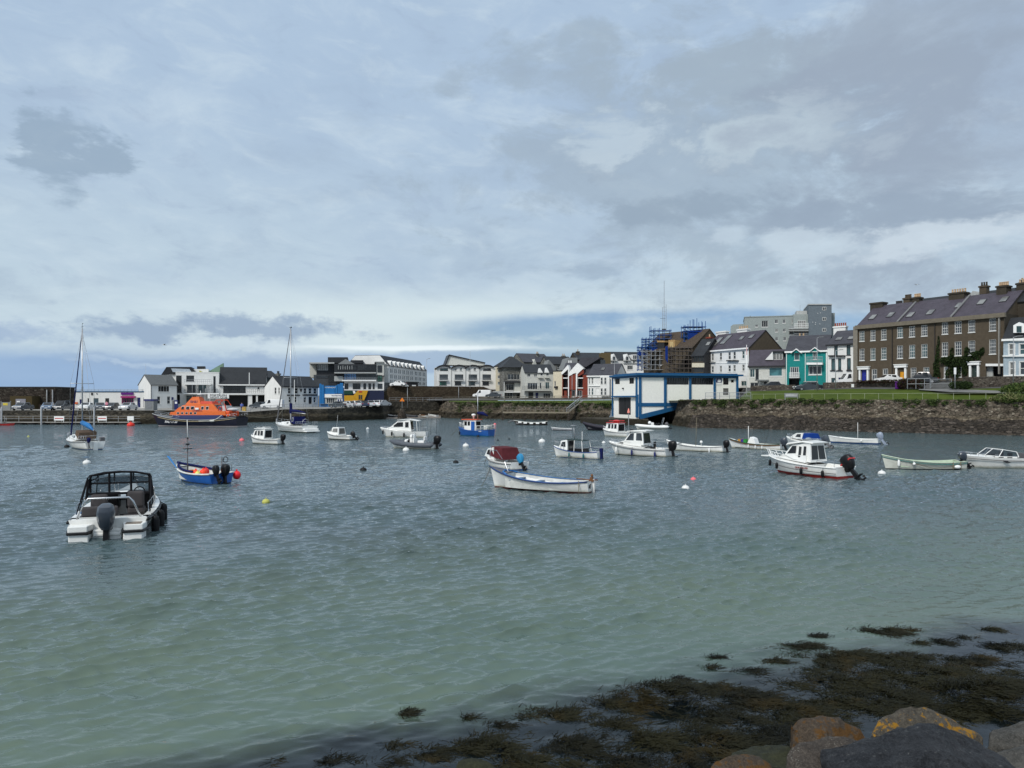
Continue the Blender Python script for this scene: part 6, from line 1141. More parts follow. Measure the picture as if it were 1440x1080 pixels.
b.rail(.8, .99, .6, mid=True); b.rail(.3, .8, .55, ins=.08, r=.008, name='guard_wires', close=False, n=6); b.rail(.0, .18, .6, mid=True, name='pushpit_rail')
b.part(MB().box(-.9, .02, -1.1, 1.1, .12, .32).box(-.5, .02, -1.15, 1.15, .32, .62), 'stern_scoop', M_GRP, bevel=.08); w_ = MB().tube([(1.2, .45 * math.cos(a), 1.5 + .45 * math.sin(a)) for a in [6.2832 * i / 16 for i in range(17)]], .03, 5); w_.box(1.1, 1.3, -.12, .12, .5, 1.4); b.part(w_, 'steering_wheel', M_STEEL)
# 6 --- small wheelhouse boat
b = Boat('cabin_boat', 'small white cabin boat with three tall side windows, in front of the cruising yacht', 'cabin boat', 4.6, 1.9, (.6, .62, .95), 353, 402, 625, rng=(120, 170), tw=.8, rake=.4, bot=M_AFK, boot=.06)
b.deck(.62, 1, M_GRP, .1); b.well(.06, .62, .2, M_GRP); b.gun(M_GREYD, .03, dz=-.12)
b.cabin([(2.0, .55, .75), (4.0, .8, .5), (3.7, 1.5, .42), (3.4, 1.72, .4), (1.9, 1.75, .65)], M_GRP, wins=[[(2.2, 1.0), (2.6, 1.0), (2.6, 1.55), (2.2, 1.55)], [(2.75, 1.0), (3.05, 1.0), (3.05, 1.55), (2.75, 1.55)], [(3.25, 1.0), (3.65, 1.05), (3.5, 1.5), (3.25, 1.52)]], front=[(1, .15, 2)])
b.part(MB().box(1.75, 3.5, -.7, .7, 1.77, 1.83).tube([(2.0, -.5, 1.95), (3.3, -.5, 1.95)], .02, 5).tube([(2.0, .5, 1.95), (3.3, .5, 1.95)], .02, 5), 'roof', M_GRP); b.motor(1.0, x=-.1, z=.5, cowl=M_BLK); b.rail(.78, .99, .3); b.line(px=342, py=620)
# 7
b = Boat('cuddy_boat', 'small white boat with a low glazed cuddy, left of the hardtop cruiser', 'cuddy boat', 4.6, 1.85, (.55, .6, .95), 460, 502, 619, rng=(120, 170), tw=.8, rake=.4, bot=M_AFK, boot=.1)
b.deck(.5, 1, M_GRP, .1); b.well(.06, .5, .2, M_GRP); b.gun(M_GREYD, .03, dz=-.1); b.cabin([(1.9, .6, .72), (4.0, .85, .4), (3.6, 1.2, .35), (3.2, 1.6, .38), (2.0, 1.62, .55)], M_GRP, wins=[[(2.15, .95), (3.2, 1.0), (3.05, 1.45), (2.2, 1.48)], [(3.35, 1.05), (3.7, 1.05), (3.35, 1.4)]], gm=GLB)
b.motor(1.0, x=-.1, z=.45, tilt=48, cowl=M_BLK); b.pole([(2.6, .3, 1.6), (2.4, .3, 3.2)], .012, M_TRIM, 'aerial')
# 8 hardtop cruiser
b = Boat('hardtop_cruiser', 'white hardtop cruiser with a curved roof, behind the grey inflatable', 'cruiser', 6.6, 2.4, (.8, .85, 1.25), 535, 606, 615, rng=(130, 176), tw=.85, rake=1.0, bot=M_GRP, boot=.05)
b.deck(.3, 1, M_GRP, .12); b.well(.06, .3, .3, M_GRP); b.cabin([(2.0, .85, 1.0), (6.0, 1.15, .45), (5.0, 1.45, .55), (3.9, 2.3, .75), (2.2, 2.4, .95)], M_GRP, wins=[[(2.4, 1.35), (2.9, 1.35), (2.9, 2.1), (2.4, 2.1)], [(3.2, 1.45), (4.9, 1.4), (4.0, 2.05), (3.2, 2.1)]], front=[(2, .1, 2)])
b.part(MB().ext([(1.0, -1.0, 2.3), (2.5, -1.0, 2.55), (4.0, -1.0, 2.42), (4.0, -1.0, 2.36), (2.5, -1.0, 2.46), (1.0, -1.0, 2.22)], (0, 2.0, 0)), 'hardtop', M_GRP); b.part(MB().tube([(1.2, .9, .8), (1.3, .9, 2.3)], .04, 6).tube([(1.2, -.9, .8), (1.3, -.9, 2.3)], .04, 6), 'hardtop_post', M_GRP); b.rail(.0, .28, .5, mid=True, name='stern_rail')
for t in (.93, .72, .45): b.fender(t, 1, M_BLK, .6, .12, .2)
b.rail(.8, .99, .3)
# 9 RIB
def rib(b, tube_m, r=.24, noset=.0, name='inflatable_tube'):
    m = MB()
    for sg in (1, -1):
        pts = [(-.35, b.hb(0) * sg * 1.0, b.sh(0))] + [b.edge(t, sg, 0, 0) for t in [i / 12 for i in range(12)]] + [(b.L * .985, .06 * sg, b.sh(1))]
        m.tube(pts, [.05] + [r] * 11 + [r * .85, r * .6], 10)
    return b.part(m, name, tube_m, smooth=True)
b = Boat('inflatable_boat', 'grey rigid inflatable with a white console in front of the hardtop cruiser', 'inflatable boat', 5.6, 2.1, (.42, .45, .75), 549, 618, 632, rng=(115, 176), tw=.9, rake=.7, boot=.05, bot=M_GRP)
rib(b, M_GREYT, .26); b.well(.02, .85, .25, M_GREYD, ins=.2); b.part(MB().box(2.4, 2.9, -.35, .35, .25, 1.1).ball((2.75, 0, 1.25), (.3, .42, .3)), 'console', M_GRP, smooth='auto'); b.part(MB().box(1.2, 2.0, -.3, .3, .3, .85).box(1.1, 1.25, -.3, .3, .85, 1.3), 'jockey_seat', M_TRIM, bevel=.06); b.part(MB().tube([(2.6, .35, .4), (2.6, .38, 1.55), (2.5, .0, 1.7), (2.6, -.38, 1.55), (2.6, -.35, .4)], .03, 6), 'grab_rail', M_STEEL)
b.motor(1.25, x=-.1, z=.6, cowl=M_BLK); b.part(MB().tube([(.3, .7, .6), (.15, .65, 1.45), (.15, -.65, 1.45), (.3, -.7, .6)], .035, 6).tube([(.8, .7, .6), (.15, .65, 1.35)], .03, 5).tube([(.8, -.7, .6), (.15, -.65, 1.35)], .03, 5), 'a_frame', M_STEEL)
for y in (.6, -.6): b.pole([(.2, y, 1.45), (.1, y, 3.3)], .014, M_DTRIM, 'aerial')
for x, y in ((3.4, .3), (3.6, -.3), (3.2, 0)): b.part(MB().ball((x, y, .75), (.18, .2, .22)), 'equipment_bag', random.choice([M_BLK, M_TRIM]), smooth=True)
# 10 blue trawler-like
b = Boat('fishing_boat', 'blue fishing boat with a white wheelhouse, red roof and furled navy sail', 'fishing boat', 5.6, 2.3, (.95, .8, 1.25), 645, 696, 614, rng=(140, 178), tw=.85, rake=.4, top=M_BLUH, bot=mat('teal_antifoul', (.01, .10, .18), .6), boot=.1, draft=.4)
b.deck(.0, 1, M_GREYD, .05, dz=-.25, ins=.05, name='deck'); b.gun(M_BLUH, .05)
b.cabin([(2.2, .8, .75), (4.3, .9, .6), (4.4, 2.25, .55), (2.2, 2.3, .7)], M_GRP, name='wheelhouse', wins=[[(3.75, 1.5), (4.2, 1.5), (4.25, 2.1), (3.75, 2.1)], [(3.2, 1.5), (3.6, 1.5), (3.6, 2.1), (3.2, 2.1)]], front=[(1, .2, 2)])
b.part(MB().box(2.35, 2.95, .755, .79, .85, 2.1), 'door', M_BLUH); b.part(MB().box(2.0, 4.6, -.8, .8, 2.3, 2.42), 'roof', mat('orange_red_roof', (.55, .08, .02), .5)); b.pole([(2.3, 0, 2.4), (2.3, 0, 6.3)], .06, M_ALU, 'mast'); b.part(MB().tube([(2.3, 0, 3.3), (1.4, 0, 3.25), (.6, 0, 2.9)], [.2, .26, .08], 8), 'furled_sail', M_NAVYB, smooth=True); b.part(MB().lathe([(.1, 2.42), (.12, 2.8), (.3, 2.95), (.32, 3.05), (.28, 3.15), (.05, 3.2)], (3.0, 0, 0), 12), 'radar_dome', M_TRIM, smooth=True)
b.rail(.0, .38, .7, mid=True, m=M_TRIM, r=.025, name='stern_rail'); b.part(MB().box(.3, .9, -.7, .7, .9, 1.5), 'net_bin', M_OFFW, bevel=.1); b.pole([(.1, .3, .9), (-.1, .3, 2.6)], .02, M_DTRIM, 'aerial'); b.rail(.75, .99, .7, m=M_TRIM, r=.02)
b.fender(.92, 1, M_BLK, .5, .1, .5); b.fender(.25, 1, M_BLK, .25, .2, .6); b.part(text_mb('B401', .26), 'lettering', WL, loc=(1.2, 1.14, .72), rot=(R(84), 0, R(180))); b.line(px=634, py=612)
# 11 low dark boat with white fenders
b = Boat('workboat', 'long low dark workboat with white pads along its side below the footbridge', 'workboat', 7.0, 1.9, (.75, .55, 1.0), 722, 770, 598, rng=(150, 178), tw=.6, top=mat('tarred_hull', (.02, .018, .016), .6), bot=M_AFK, rake=.8)
b.well(.04, .93, .2, M_DARKSTONE if False else M_GREYD); b.gun(M_OFFW, .05); 
for t in (.1, .28, .46, .64, .8): x, y, z = b.edge(t, 1, -.02); b.part(MB().box(x - .35, x + .35, y - .02, y + .08, z - .28, z + .05), 'white_pad', M_TRIM)
b.part(MB().tube([(6.6, 0, .9), (7.6, .1, .8), (8.1, .1, .5)], .15, 6), 'prow', M_GREYD)
# 12 grey dinghy
b = Boat('dinghy', 'little low pale dinghy floating alone behind the cuddy boat with the blue rudder', 'dinghy', 3.6, 1.4, (.35, .35, .55), 775, 806, 605.5, rng=(150, 178), tw=.75, top=mat('worn_grey_white', (.42, .42, .44), .6), bot=M_GREYD, rake=.3, draft=.15); b.well(.04, .92, .08, M_GREYD); b.gun(M_TRIM, .035); b.part(MB().box(1.2, 1.45, -.6, .6, .28, .32), 'thwart', M_WOOD)
# 13 dark boat bow by boathouse slip
b = Boat('inflatable_boat', 'black inflatable boat nosing out beside the stone landing of the boathouse', 'inflatable boat', 6.4, 2.0, (.5, .55, 1.3), 819, 872, 605.5, rng=(140, 178), tw=.9, top=mat('black_hypalon', (.02, .018, .028), .6), bot=M_AFK, rake=1.2); rib(b, MATS['black_hypalon'], .28); b.well(.02, .85, .3, M_GREYD, ins=.15); b.part(MB().box(2.2, 2.7, -.3, .3, .3, .95), 'console', M_BLK)
# 14 cabin with red roof rail
b = Boat('cabin_boat', 'white cabin boat with a red roof rack, half hidden behind the larger white cruiser', 'cabin boat', 5.0, 2.1, (.65, .7, 1.0), 848, 892, 614.5, rng=(130, 172), tw=.85, rake=.5, bot=M_GRP, boot=.05)
b.deck(.6, 1, M_GRP, .1); b.well(.06, .6, .25, M_GRP); b.cabin([(1.6, .6, .85), (4.2, .85, .55), (3.9, 1.85, .45), (1.6, 1.9, .75)], M_GRP, wins=[[(1.85, 1.1), (2.3, 1.1), (2.3, 1.75), (1.85, 1.75)], [(2.5, 1.1), (2.9, 1.1), (2.9, 1.75), (2.5, 1.75)], [(3.1, 1.1), (3.6, 1.12), (3.55, 1.72), (3.1, 1.74)]], front=[(1, .2, 2)]); b.part(MB().box(1.4, 3.8, -.75, .75, 1.9, 1.98).tube([(1.5, .6, 2.2), (3.4, .5, 2.2)], .05, 5).tube([(1.5, -.6, 2.2), (3.4, -.5, 2.2)], .05, 5).ball((2.5, 0, 2.15), (.6, .5, .2)), 'roof_rack', M_RED); b.rail(.7, .99, .4, m=M_TRIM); b.gun(M_GREYD, .03, dz=-.1); b.motor(.9, z=.5)
# 15 blue trimmed cuddy
b = Boat('cuddy_boat', 'white cuddy boat with an open shelter, teal fenders and a navy covered rudder', 'cuddy boat', 4.9, 1.85, (.62, .6, .95), 779, 850, 646, rng=(110, 176), tw=.75, rake=.35, bot=M_AFB, boot=.03, deadr=.7)
b.deck(.62, 1, M_GRP, .1); b.well(.05, .62, .18, M_BOARD, ins=.1); b.gun(mat('blue_gunwale', (.02, .06, .22), .5), .035); b.cabin([(3.0, .7, .72), (4.1, .85, .45), (3.85, 1.5, .42), (3.1, 1.62, .6)], M_GRP, wins=[[(3.25, .98), (3.85, 1.0), (3.7, 1.4), (3.3, 1.45)]], front=[(1, .12, 2)])
b.part(MB().ext([(1.5, .7, 1.55), (3.2, .62, 1.62), (3.2, .62, 1.68), (1.5, .7, 1.6)], (0, -1.34, 0)), 'shelter_roof', mat('dark_green_canvas', (.03, .05, .05), .8)); b.part(MB().tube([(1.4, .78, .6), (1.55, .7, 1.57)], .03, 5).tube([(1.4, -.78, .6), (1.55, -.7, 1.57)], .03, 5).tube([(2.3, .76, .6), (2.3, .68, 1.58)], .03, 5).tube([(2.3, -.76, .6), (2.3, -.68, 1.58)], .03, 5), 'shelter_frame', M_GRP); b.part(MB().box(1.6, 2.9, -.7, .7, .25, .85), 'engine_box', M_BLK)
b.part(MB().box(-.2, .08, -.13, .13, -.25, .95), 'rudder_cover', M_NAVYB, bevel=.04); b.pole([(.0, 0, .85), (1.1, .15, 1.0)], .03, M_NAVYB, 'tiller')
for t in (.55, .25): b.fender(t, 1, mat('teal_fender', (.01, .12, .13), .5), .38, .07, .12)
b.rail(.7, .99, .5, m=M_GALV); b.pole([(2.8, -.2, 1.6), (2.9, -.2, 2.9)], .04, M_GALV, 'mast'); b.part(MB().box(2.7, 3.1, -.4, 0, 2.85, 2.92), 'lamp_bracket', M_GALV); b.pole([(1.6, .5, .6), (1.6, .5, 2.4)], .02, M_TRIM, 'aerial')
# 16 maroon canvas
b = Boat('cabin_boat', 'white cabin boat with a maroon canvas top behind the large open boat', 'cabin boat', 4.6, 1.95, (.6, .62, .95), 685, 744, 662, rng=(104, 170), tw=.85, rake=.4, bot=M_AFB, boot=.08)
b.deck(.6, 1, M_GRP, .1); b.well(.06, .6, .2, M_GRP); b.gun(M_GREYD, .03, dz=-.12); b.cabin([(2.3, .6, .82), (4.1, .85, .55), (3.7, 1.42, .5), (2.5, 1.6, .75)], M_GRP, wins=[[(3.1, .98), (3.75, 1.0), (3.5, 1.35), (3.1, 1.4)]], front=[(1, .12, 2)]); b.cabin([(1.1, .72, .86), (3.0, .95, .8), (2.9, 1.64, .66), (1.35, 1.58, .7)], M_MAR, name='canvas_top'); b.part(MB().tube([(2.9, .8, .75), (2.9, .76, 1.3), (2.0, .78, 1.4), (1.0, .9, .8)], .02, 5), 'side_rail', M_STEEL)
b.motor(.95, x=-.1, z=.55, tilt=35, cowl=mat('light_blue_cap', (.02, .22, .42), .4)); b.part(MB().tube([(.05, -.8, .6), (.05, -.8, 1.0), (.05, -.4, 1.0), (.05, -.4, .6)], .02, 5), 'stern_rail', M_STEEL); b.line(px=681, py=652)
# 17 open white boat with blue gunwale
b = Boat('open_boat', 'large open white boat with navy gunwales and red bottom, centre of the harbour', 'open boat', 6.4, 2.6, (.66, .60, 1.2), 690, 839, 694.5, rng=(120, 180), tw=.62, draft=.35, rake=.35, boot=.07, bot=mat('maroon_antifoul', (.075, .014, .012), .6, var=.3), deadr=.75, nst=24, mid=.45)
M_GW = mat('navy_gunwale', (.012, .035, .13), .5, var=.2, dirt=.3); b.well(.05, .80, .12, M_BOARD, ins=.09, floor=mat('painted_blue_boards', (.10, .15, .22), .8, var=.3, scale=5)); b.deck(.80, 1, M_GREYD, .04); b.gun(M_GW, .045)
m = MB()
for sg in (1, -1):
    ts = [.05 + .75 * i / 14 for i in range(15)]
    for a, c in zip(ts, ts[1:]):
        q = [b.edge(a, sg, .0, .012), b.edge(c, sg, .0, .012), b.edge(c, sg, .13, .012), b.edge(a, sg, .13, .012)]; m.ext(q, (0, 0, .03))
e0 = b.edge(.80, 1, .02, .01); m.tube([b.edge(.78, 1, .1, .03), (e0[0] + .25, .45, e0[2] + .1), (e0[0] + .34, 0, e0[2] + .14), (e0[0] + .25, -.45, e0[2] + .1), b.edge(.78, -1, .1, .03)], .05, 6)
b.part(m, 'coaming', mat('mid_blue_paint', (.03, .13, .33), .5, var=.15))
for t, w in ((.28, .32), (.5, .3), (.68, .28)): x, y, z = b.edge(t + .02, 1, .2); b.part(MB().box(x, x + w, -y, y, z - .22, z - .17), 'thwart', mat('blue_grey_thwart', (.14, .20, .28), .7, var=.2))
b.part(MB().box(.3, 1.2, -.55, .55, .42, .46), 'stern_sheet', MATS['blue_grey_thwart']); b.part(MB().tube([(5.3, .3, 1.1), (5.25, .3, 1.28), (5.25, -.3, 1.28), (5.3, -.3, 1.1)], .02, 6).tube([(5.0, .5, 1.0), (5.35, .25, 1.55), (5.4, -.2, 1.6)], .022, 5), 'bow_rail', M_STEEL)
b.part(MB().box(-.15, .0, -.04, .04, -.3, .75), 'rudder', M_GRP); b.part(MB().box(-.12, .15, -.14, .14, .62, .72).box(-.05, .1, -.1, .1, .72, .86).ball((.0, 0, .95), (.07, .07, .09)), 'outboard_bracket', M_WOOD); b.pole([(-.35, 0, .70), (.9, .1, .74)], .03, M_WOOD, 'tiller'); b.pole([(.45, b.hb(.07) + .03, .72), (.42, b.hb(.07) + .05, -.1)], .02, M_ROPE, 'rope_loop'); b.line(px=677, py=683)
b.part(MB().tube([(-.02, .3, .5), (-.04, .45, .25), (-.03, .5, .45), (-.04, .6, .3)], .025, 5), 'hanging_rope', M_DTRIM)
# 18 white pilothouse cruiser
b = Boat('cabin_cruiser', 'clean white cabin cruiser with big tinted windows, right of centre', 'cabin cruiser', 6.2, 2.35, (.72, .8, 1.15), 857, 948, 643, rng=(120, 176), tw=.88, rake=.9, bot=M_AFK, boot=.04)
b.deck(.34, 1, M_GRP, .13); b.well(.05, .34, .25, M_GRP, ins=.16); b.gun(M_GREYD, .03, dz=-.14)
b.cabin([(2.4, .85, .95), (5.4, 1.08, .45), (4.5, 1.32, .6), (4.0, 1.42, .7), (2.5, 1.42, .9)], M_GRP, name='coachroof', wins=[[(4.4, 1.08), (4.9, 1.1), (4.7, 1.2), (4.4, 1.2)]])
b.cabin([(2.2, 1.0, .92), (4.3, 1.35, .72), (3.6, 2.2, .62), (2.35, 2.28, .78)], M_GRP, name='wheelhouse', wins=[[(3.25, 1.42), (4.1, 1.42), (3.62, 2.05), (3.25, 2.1)], [(2.35, 1.42), (3.0, 1.42), (3.0, 2.12), (2.45, 2.12)]], front=[(1, .08, 2)], gm=GL)
b.part(MB().ext([(1.9, -.85, 2.34), (2.6, -.85, 2.42), (3.9, -.8, 2.3), (3.9, -.8, 2.24), (2.0, -.85, 2.26)], (0, 1.7, 0)), 'hardtop', M_GRP, bevel=.02); b.motor(1.25, x=-.15, z=.62, tilt=8, cowl=M_BLK); b.part(MB().tube([(.3, .95, .75), (.3, .95, 1.15), (1.6, .98, 1.25), (1.8, .98, .85)], .02, 5), 'side_rail', M_STEEL); b.rail(.72, .99, .32)
b.part(MB().box(.6, 1.1, -.8, .8, .3, .72), 'stern_seat', M_TRIM, bevel=.05); b.part(MB().box(1.6, 2.0, -.55, -.1, .5, .8).box(1.55, 1.68, -.55, -.1, .8, 1.3), 'helm_seat', M_BLK, bevel=.05)
for t, m_ in ((.82, M_TRIM), (.52, M_NAVY), (.15, M_NAVY)): b.fender(t, 1, m_, .5, .1, .25)
# 19 white RIB by slip
b = Boat('inflatable_boat', 'white inflatable boat tied up at the foot of the boathouse slip with raised outboard', 'inflatable boat', 5.6, 2.0, (.4, .42, .7), 893, 945, 603.5, rng=(140, 178), tw=.9, rake=.6, bot=M_GRP); rib(b, M_GRP, .27); b.well(.02, .85, .25, M_GREYD, ins=.15); b.part(MB().box(2.3, 2.8, -.35, .35, .3, 1.15).ball((3.0, 0, 1.1), (.3, .4, .3)), 'console', M_TRIM); b.motor(1.0, z=.5, tilt=40, cowl=M_GREYD); b.part(MB().tube([(.9, .7, .6), (.5, .5, 2.0), (.5, -.5, 2.0), (.9, -.7, .6)], .04, 6), 'a_frame', M_STEEL); b.pole([(3.4, 0, 1.0), (3.4, 0, 2.8)], .02, M_DTRIM, 'aerial'); b.part(MB().box(1.2, 2.0, -.5, .5, .3, .8).ball((1.4, .4, .9), .2).ball((1.8, .2, .9), .18), 'gear_heap', M_BLK)
# 20 open white boat
b = Boat('open_boat', 'long open white boat with a bare pole mast right of the cabin cruiser', 'open boat', 6.2, 1.9, (.6, .52, 1.0), 937, 1022, 636, rng=(110, 176), tw=.7, rake=.5, bot=M_AFK, boot=.03)
b.well(.05, .76, .15, M_GRP, ins=.14); b.deck(.76, 1, M_GRP, .08); b.gun(M_GREYD, .025, dz=-.05)
for t in (.3, .5, .68): x, y, z = b.edge(t, 1, .1); b.part(MB().box(x, x + .3, -y, y, z - .16, z - .1), 'thwart', M_BOARD)
b.motor(1.0, x=-.1, z=.5, cowl=M_BLK, tilt=10); b.pole([(3.0, 0, .2), (2.9, 0, 3.4)], .025, M_ROPE, 'mast'); b.part(MB().ball((2.6, -.5, .9), (.14, .14, .14)).tube([(2.6, -.5, .3), (2.6, -.5, .85)], .02, 5), 'white_float', M_TRIM)
for t, sg in ((.9, 1), (.2, 1)): b.fender(t, sg, M_TRIM, .42, .08, .12)
# 21 green and orange loaded boat
b = Boat('open_boat', 'white open boat with dark green band and a white cover', 'open boat', 6.0, 1.9, (.6, .55, 1.05), 1024, 1104, 633, rng=(110, 176), tw=.75, rake=.6, bot=M_AFK, boot=.02)
b.well(.05, .85, .15, M_BOARD, ins=.1); b.deck(.85, 1, M_GRP); b.gun(mat('dark_green_band', (.02, .05, .035), .5), .05); b.gun(mat('ochre_band', (.16, .08, .03), .6), .04, dz=-.1, t1=.97, name='rubbing_strake'); b.pole([(3.7, 0, .3), (3.7, 0, 2.4)], .03, M_TRIM, 'mast'); b.part(MB().ext([(2.7, -.5, .5), (3.6, -.5, .6), (3.3, -.5, 1.25), (2.9, -.5, 1.1)], (0, 1.0, 0)), 'white_cover', M_TRIM); b.motor(1.15, x=-.1, z=.5, tilt=18, cowl=M_ENG)
for i, (x, c) in enumerate(((3.9, mat('green_box', (.02, .22, .03), .6)), (4.2, mat('purple_box', (.05, .02, .2), .6)), (4.5, mat('ochre_box', (.4, .2, .04), .6)))): tag(MB().box(-.14, .14, -.35, .35, 0, .05).box(-.14, .14, -.35, -.3, .05, .42).box(-.14, .14, .3, .35, .05, .42).box(-.14, -.1, -.3, .3, .05, .42).box(.1, .14, -.3, .3, .05, .42).build('fish_box', c, loc=inboat(b, x, .1, .5), rot=(0, 0, b.th)), ('bright green', 'purple', 'ochre')[i] + ' box standing in the open boat with the white cover', 'box', 'boxes in the green banded boat')
for t in (.55, .42, .3): b.fender(t, 1, M_TRIM, .35, .06, .12)
b.pole([(1.8, .3, .5), (1.2, .3, 2.2)], .015, M_DTRIM, 'rod')
# 22 white and red pilothouse boat
b = Boat('pilothouse_boat', 'white pilothouse boat with red bottom, black fenders and big tilted outboard', 'pilothouse boat', 6.3, 2.4, (.72, .82, 1.15), 1081, 1203, 674, rng=(120, 178), tw=.88, rake=1.1, bot=M_AFR, boot=.16, nst=22)
b.deck(.36, 1, M_GRP, .13); b.well(.05, .36, .25, M_GRP, ins=.2); b.gun(M_GREYD, .028, dz=-.38, t1=.95, name='rub_rail'); b.gun(M_GRP, .05)
b.cabin([(2.4, .9, .98), (5.3, 1.1, .5), (4.3, 1.38, .68), (2.4, 1.4, .9)], M_GRP, name='coachroof')
ch = b.cabin([(2.05, .95, .88), (3.5, 1.1, .85), (4.35, 1.36, .7), (3.75, 2.12, .6), (2.2, 2.25, .72)], M_GRP, name='pilothouse', wins=[[(2.9, 1.25), (3.12, 1.25), (3.12, 2.0), (2.9, 1.97)], [(2.48, 1.25), (2.72, 1.25), (2.72, 2.02), (2.5, 2.02)], [(3.35, 1.5), (4.1, 1.45), (3.7, 2.0), (3.35, 2.02)]], front=[(2, .06, 2)], fr=M_GRP)
b.part(MB().ext([(1.9, -.82, 2.3), (2.8, -.84, 2.4), (4.0, -.8, 2.2), (4.15, -.76, 2.02), (4.0, -.78, 2.1), (2.8, -.82, 2.28), (1.95, -.8, 2.22)], (0, 1.62, 0)), 'hardtop', M_GRP, bevel=.02); b.part(MB().tube([(2.2, .5, 2.5), (3.4, .5, 2.5)], .02, 5).tube([(2.2, -.5, 2.5), (3.4, -.5, 2.5)], .02, 5).tube([(2.2, -.5, 2.5), (2.2, .5, 2.5)], .02, 5).ball((2.9, 0, 2.5), (.15, .3, .1)), 'roof_rail', M_STEEL)
m = MB(); 
for sg in (1, -1):
    for t in (.72, .78, .84, .9, .96): e = b.edge(t, sg, .06); m.tube([e, (e[0] + .3, e[1], e[2] + .48)], .02, 5)
    m.tube([(lambda e: (e[0] + .3, e[1], e[2] + .48))(b.edge(t, sg, .06)) for t in (.6, .72, .84, .99)], .022, 5)
m.tube([(lambda e: (e[0] + .3, e[1], e[2] + .48))(b.edge(.99, sg, .06)) for sg in (1, -1)], .022, 5); b.part(m, 'pulpit_rail', M_TRIM, smooth=True); b.part(MB().box(6.1, 6.75, -.3, .3, 1.08, 1.16), 'bow_platform', M_GRP, bevel=.02)
for t in (.93, .77, .40, .14): b.fender(t, 1, M_BLK, .46, .1, .2)
b.motor(1.4, x=-.25, z=.62, tilt=38, cowl=M_BLK, band=M_RED); b.part(MB().ball((-.02, 0, .0), (.01, .01, .01)), 'trim_tab', M_GREYD); b.part(MB().tube([(.2, .95, .75), (.2, .95, 1.12), (1.5, .98, 1.12), (1.6, .98, .85)], .02, 5).tube([(.2, -.95, .75), (.2, -.95, 1.12), (1.5, -.98, 1.12), (1.6, -.98, .85)], .02, 5).tube([(.2, -.95, 1.12), (.2, .95, 1.12)], .02, 5), 'cockpit_rail', M_STEEL)
b.part(text_mb('QUICKSILVER', .17), 'lettering', M_AFR, loc=(2.6, b.side(2.6, .56) + .03, .56), rot=(R(86), 0, R(180)))
b.part(MB().box(.5, 1.0, -.8, .8, .3, .68), 'stern_seat', M_TRIM, bevel=.05)
# 23 blue canopy boat
b = Boat('cuddy_boat', 'white boat with a bright blue canvas hood behind the red bottomed pilothouse boat', 'cuddy boat', 5.6, 2.0, (.62, .62, 1.0), 1106, 1168, 630.5, rng=(110, 176), tw=.85, rake=.6, bot=M_AFK, boot=.05)
b.deck(.5, 1, M_GRP, .1); b.well(.05, .5, .2, M_GRP); b.cabin([(2.4, .8, .75), (4.8, .95, .4), (3.6, 1.5, .5), (2.6, 1.55, .6)], M_GRP, wins=[[(2.8, 1.05), (3.7, 1.08), (3.4, 1.4), (2.8, 1.42)]]); b.cabin([(1.3, .85, .8), (2.5, .9, .78), (2.4, 1.55, .62), (1.5, 1.5, .62)], mat('bright_blue_canvas', (.006, .035, .19), .8), name='canvas_hood'); b.motor(1.2, x=-.15, z=.55, tilt=42, cowl=M_ENG, leg=M_GREYD); b.rail(.7, .99, .4)
# 24
b = Boat('open_boat', 'slim white open boat with navy bottom and grey outboard close under the sea wall', 'open boat', 5.8, 1.8, (.6, .55, .85), 1165, 1226, 625, rng=(140, 178), tw=.8, rake=.4, bot=M_AFB, boot=.14); b.well(.05, .8, .2, M_BOARD); b.deck(.8, 1, M_GRP); b.gun(M_TRIM, .04); b.motor(1.15, x=-.12, z=.6, tilt=30, cowl=mat('silver_cowl', (.22, .26, .33), .35), leg=MATS['silver_cowl']); b.pole([(2.4, 0, .3), (2.4, 0, 2.5)], .025, M_TRIM, 'mast'); b.fender(.3, 1, M_TRIM, .2, .1, .05)
# 25 pale green boat
b = Boat('open_boat', 'pale green open boat with a teal gunwale line and small dark outboard, far right', 'open boat', 6.2, 1.95, (.6, .55, 1.05), 1240, 1349, 660.5, rng=(150, 182), tw=.7, rake=.4, top=mat('cream_gelcoat', (.55, .56, .50), .45, var=.1, dirt=.3), bot=M_AFK, boot=.04, nst=22); b.well(.05, .8, .15, M_PGRN, ins=.13); b.deck(.8, 1, M_PGRN, .06); b.gun(mat('teal_line', (.03, .16, .14), .5), .03, dz=-.13, out=.02, name='rubbing_strake'); b.gun(M_PGRN, .04)
for t in (.25, .45, .65): x, y, z = b.edge(t, 1, .1); b.part(MB().box(x, x + .28, -y, y, z - .16, z - .11), 'thwart', M_PGRN)
b.motor(.95, x=-.1, z=.62, tilt=32, cowl=M_ENG); b.fender(.84, 1, M_TRIM, .5, .09, .12); b.fender(.68, 1, M_TRIM, .2, .1, .12); b.part(MB().tube([b.edge(.7, 1, -.03, -.2), b.edge(.45, 1, -.04, -.42), b.edge(.2, 1, -.04, -.3), b.edge(.05, 1, -.03, -.1)], .02, 5).tube([b.edge(.1, 1, -.03, .03), (lambda e: (e[0], e[1], .02))(b.edge(.1, 1, -.05))], .05, 5).tube([b.edge(.2, 1, -.03, .03), (lambda e: (e[0], e[1], .02))(b.edge(.2, 1, -.05))], .04, 5), 'weedy_rope', M_ROPE); b.part(MB().ball((b.edge(.15, 1)[0], b.edge(.15, 1, -.12)[1], .2), (.25, .14, .14)), 'hanging_buoy', M_TRIM, smooth=True); b.line(px=1237, py=650)
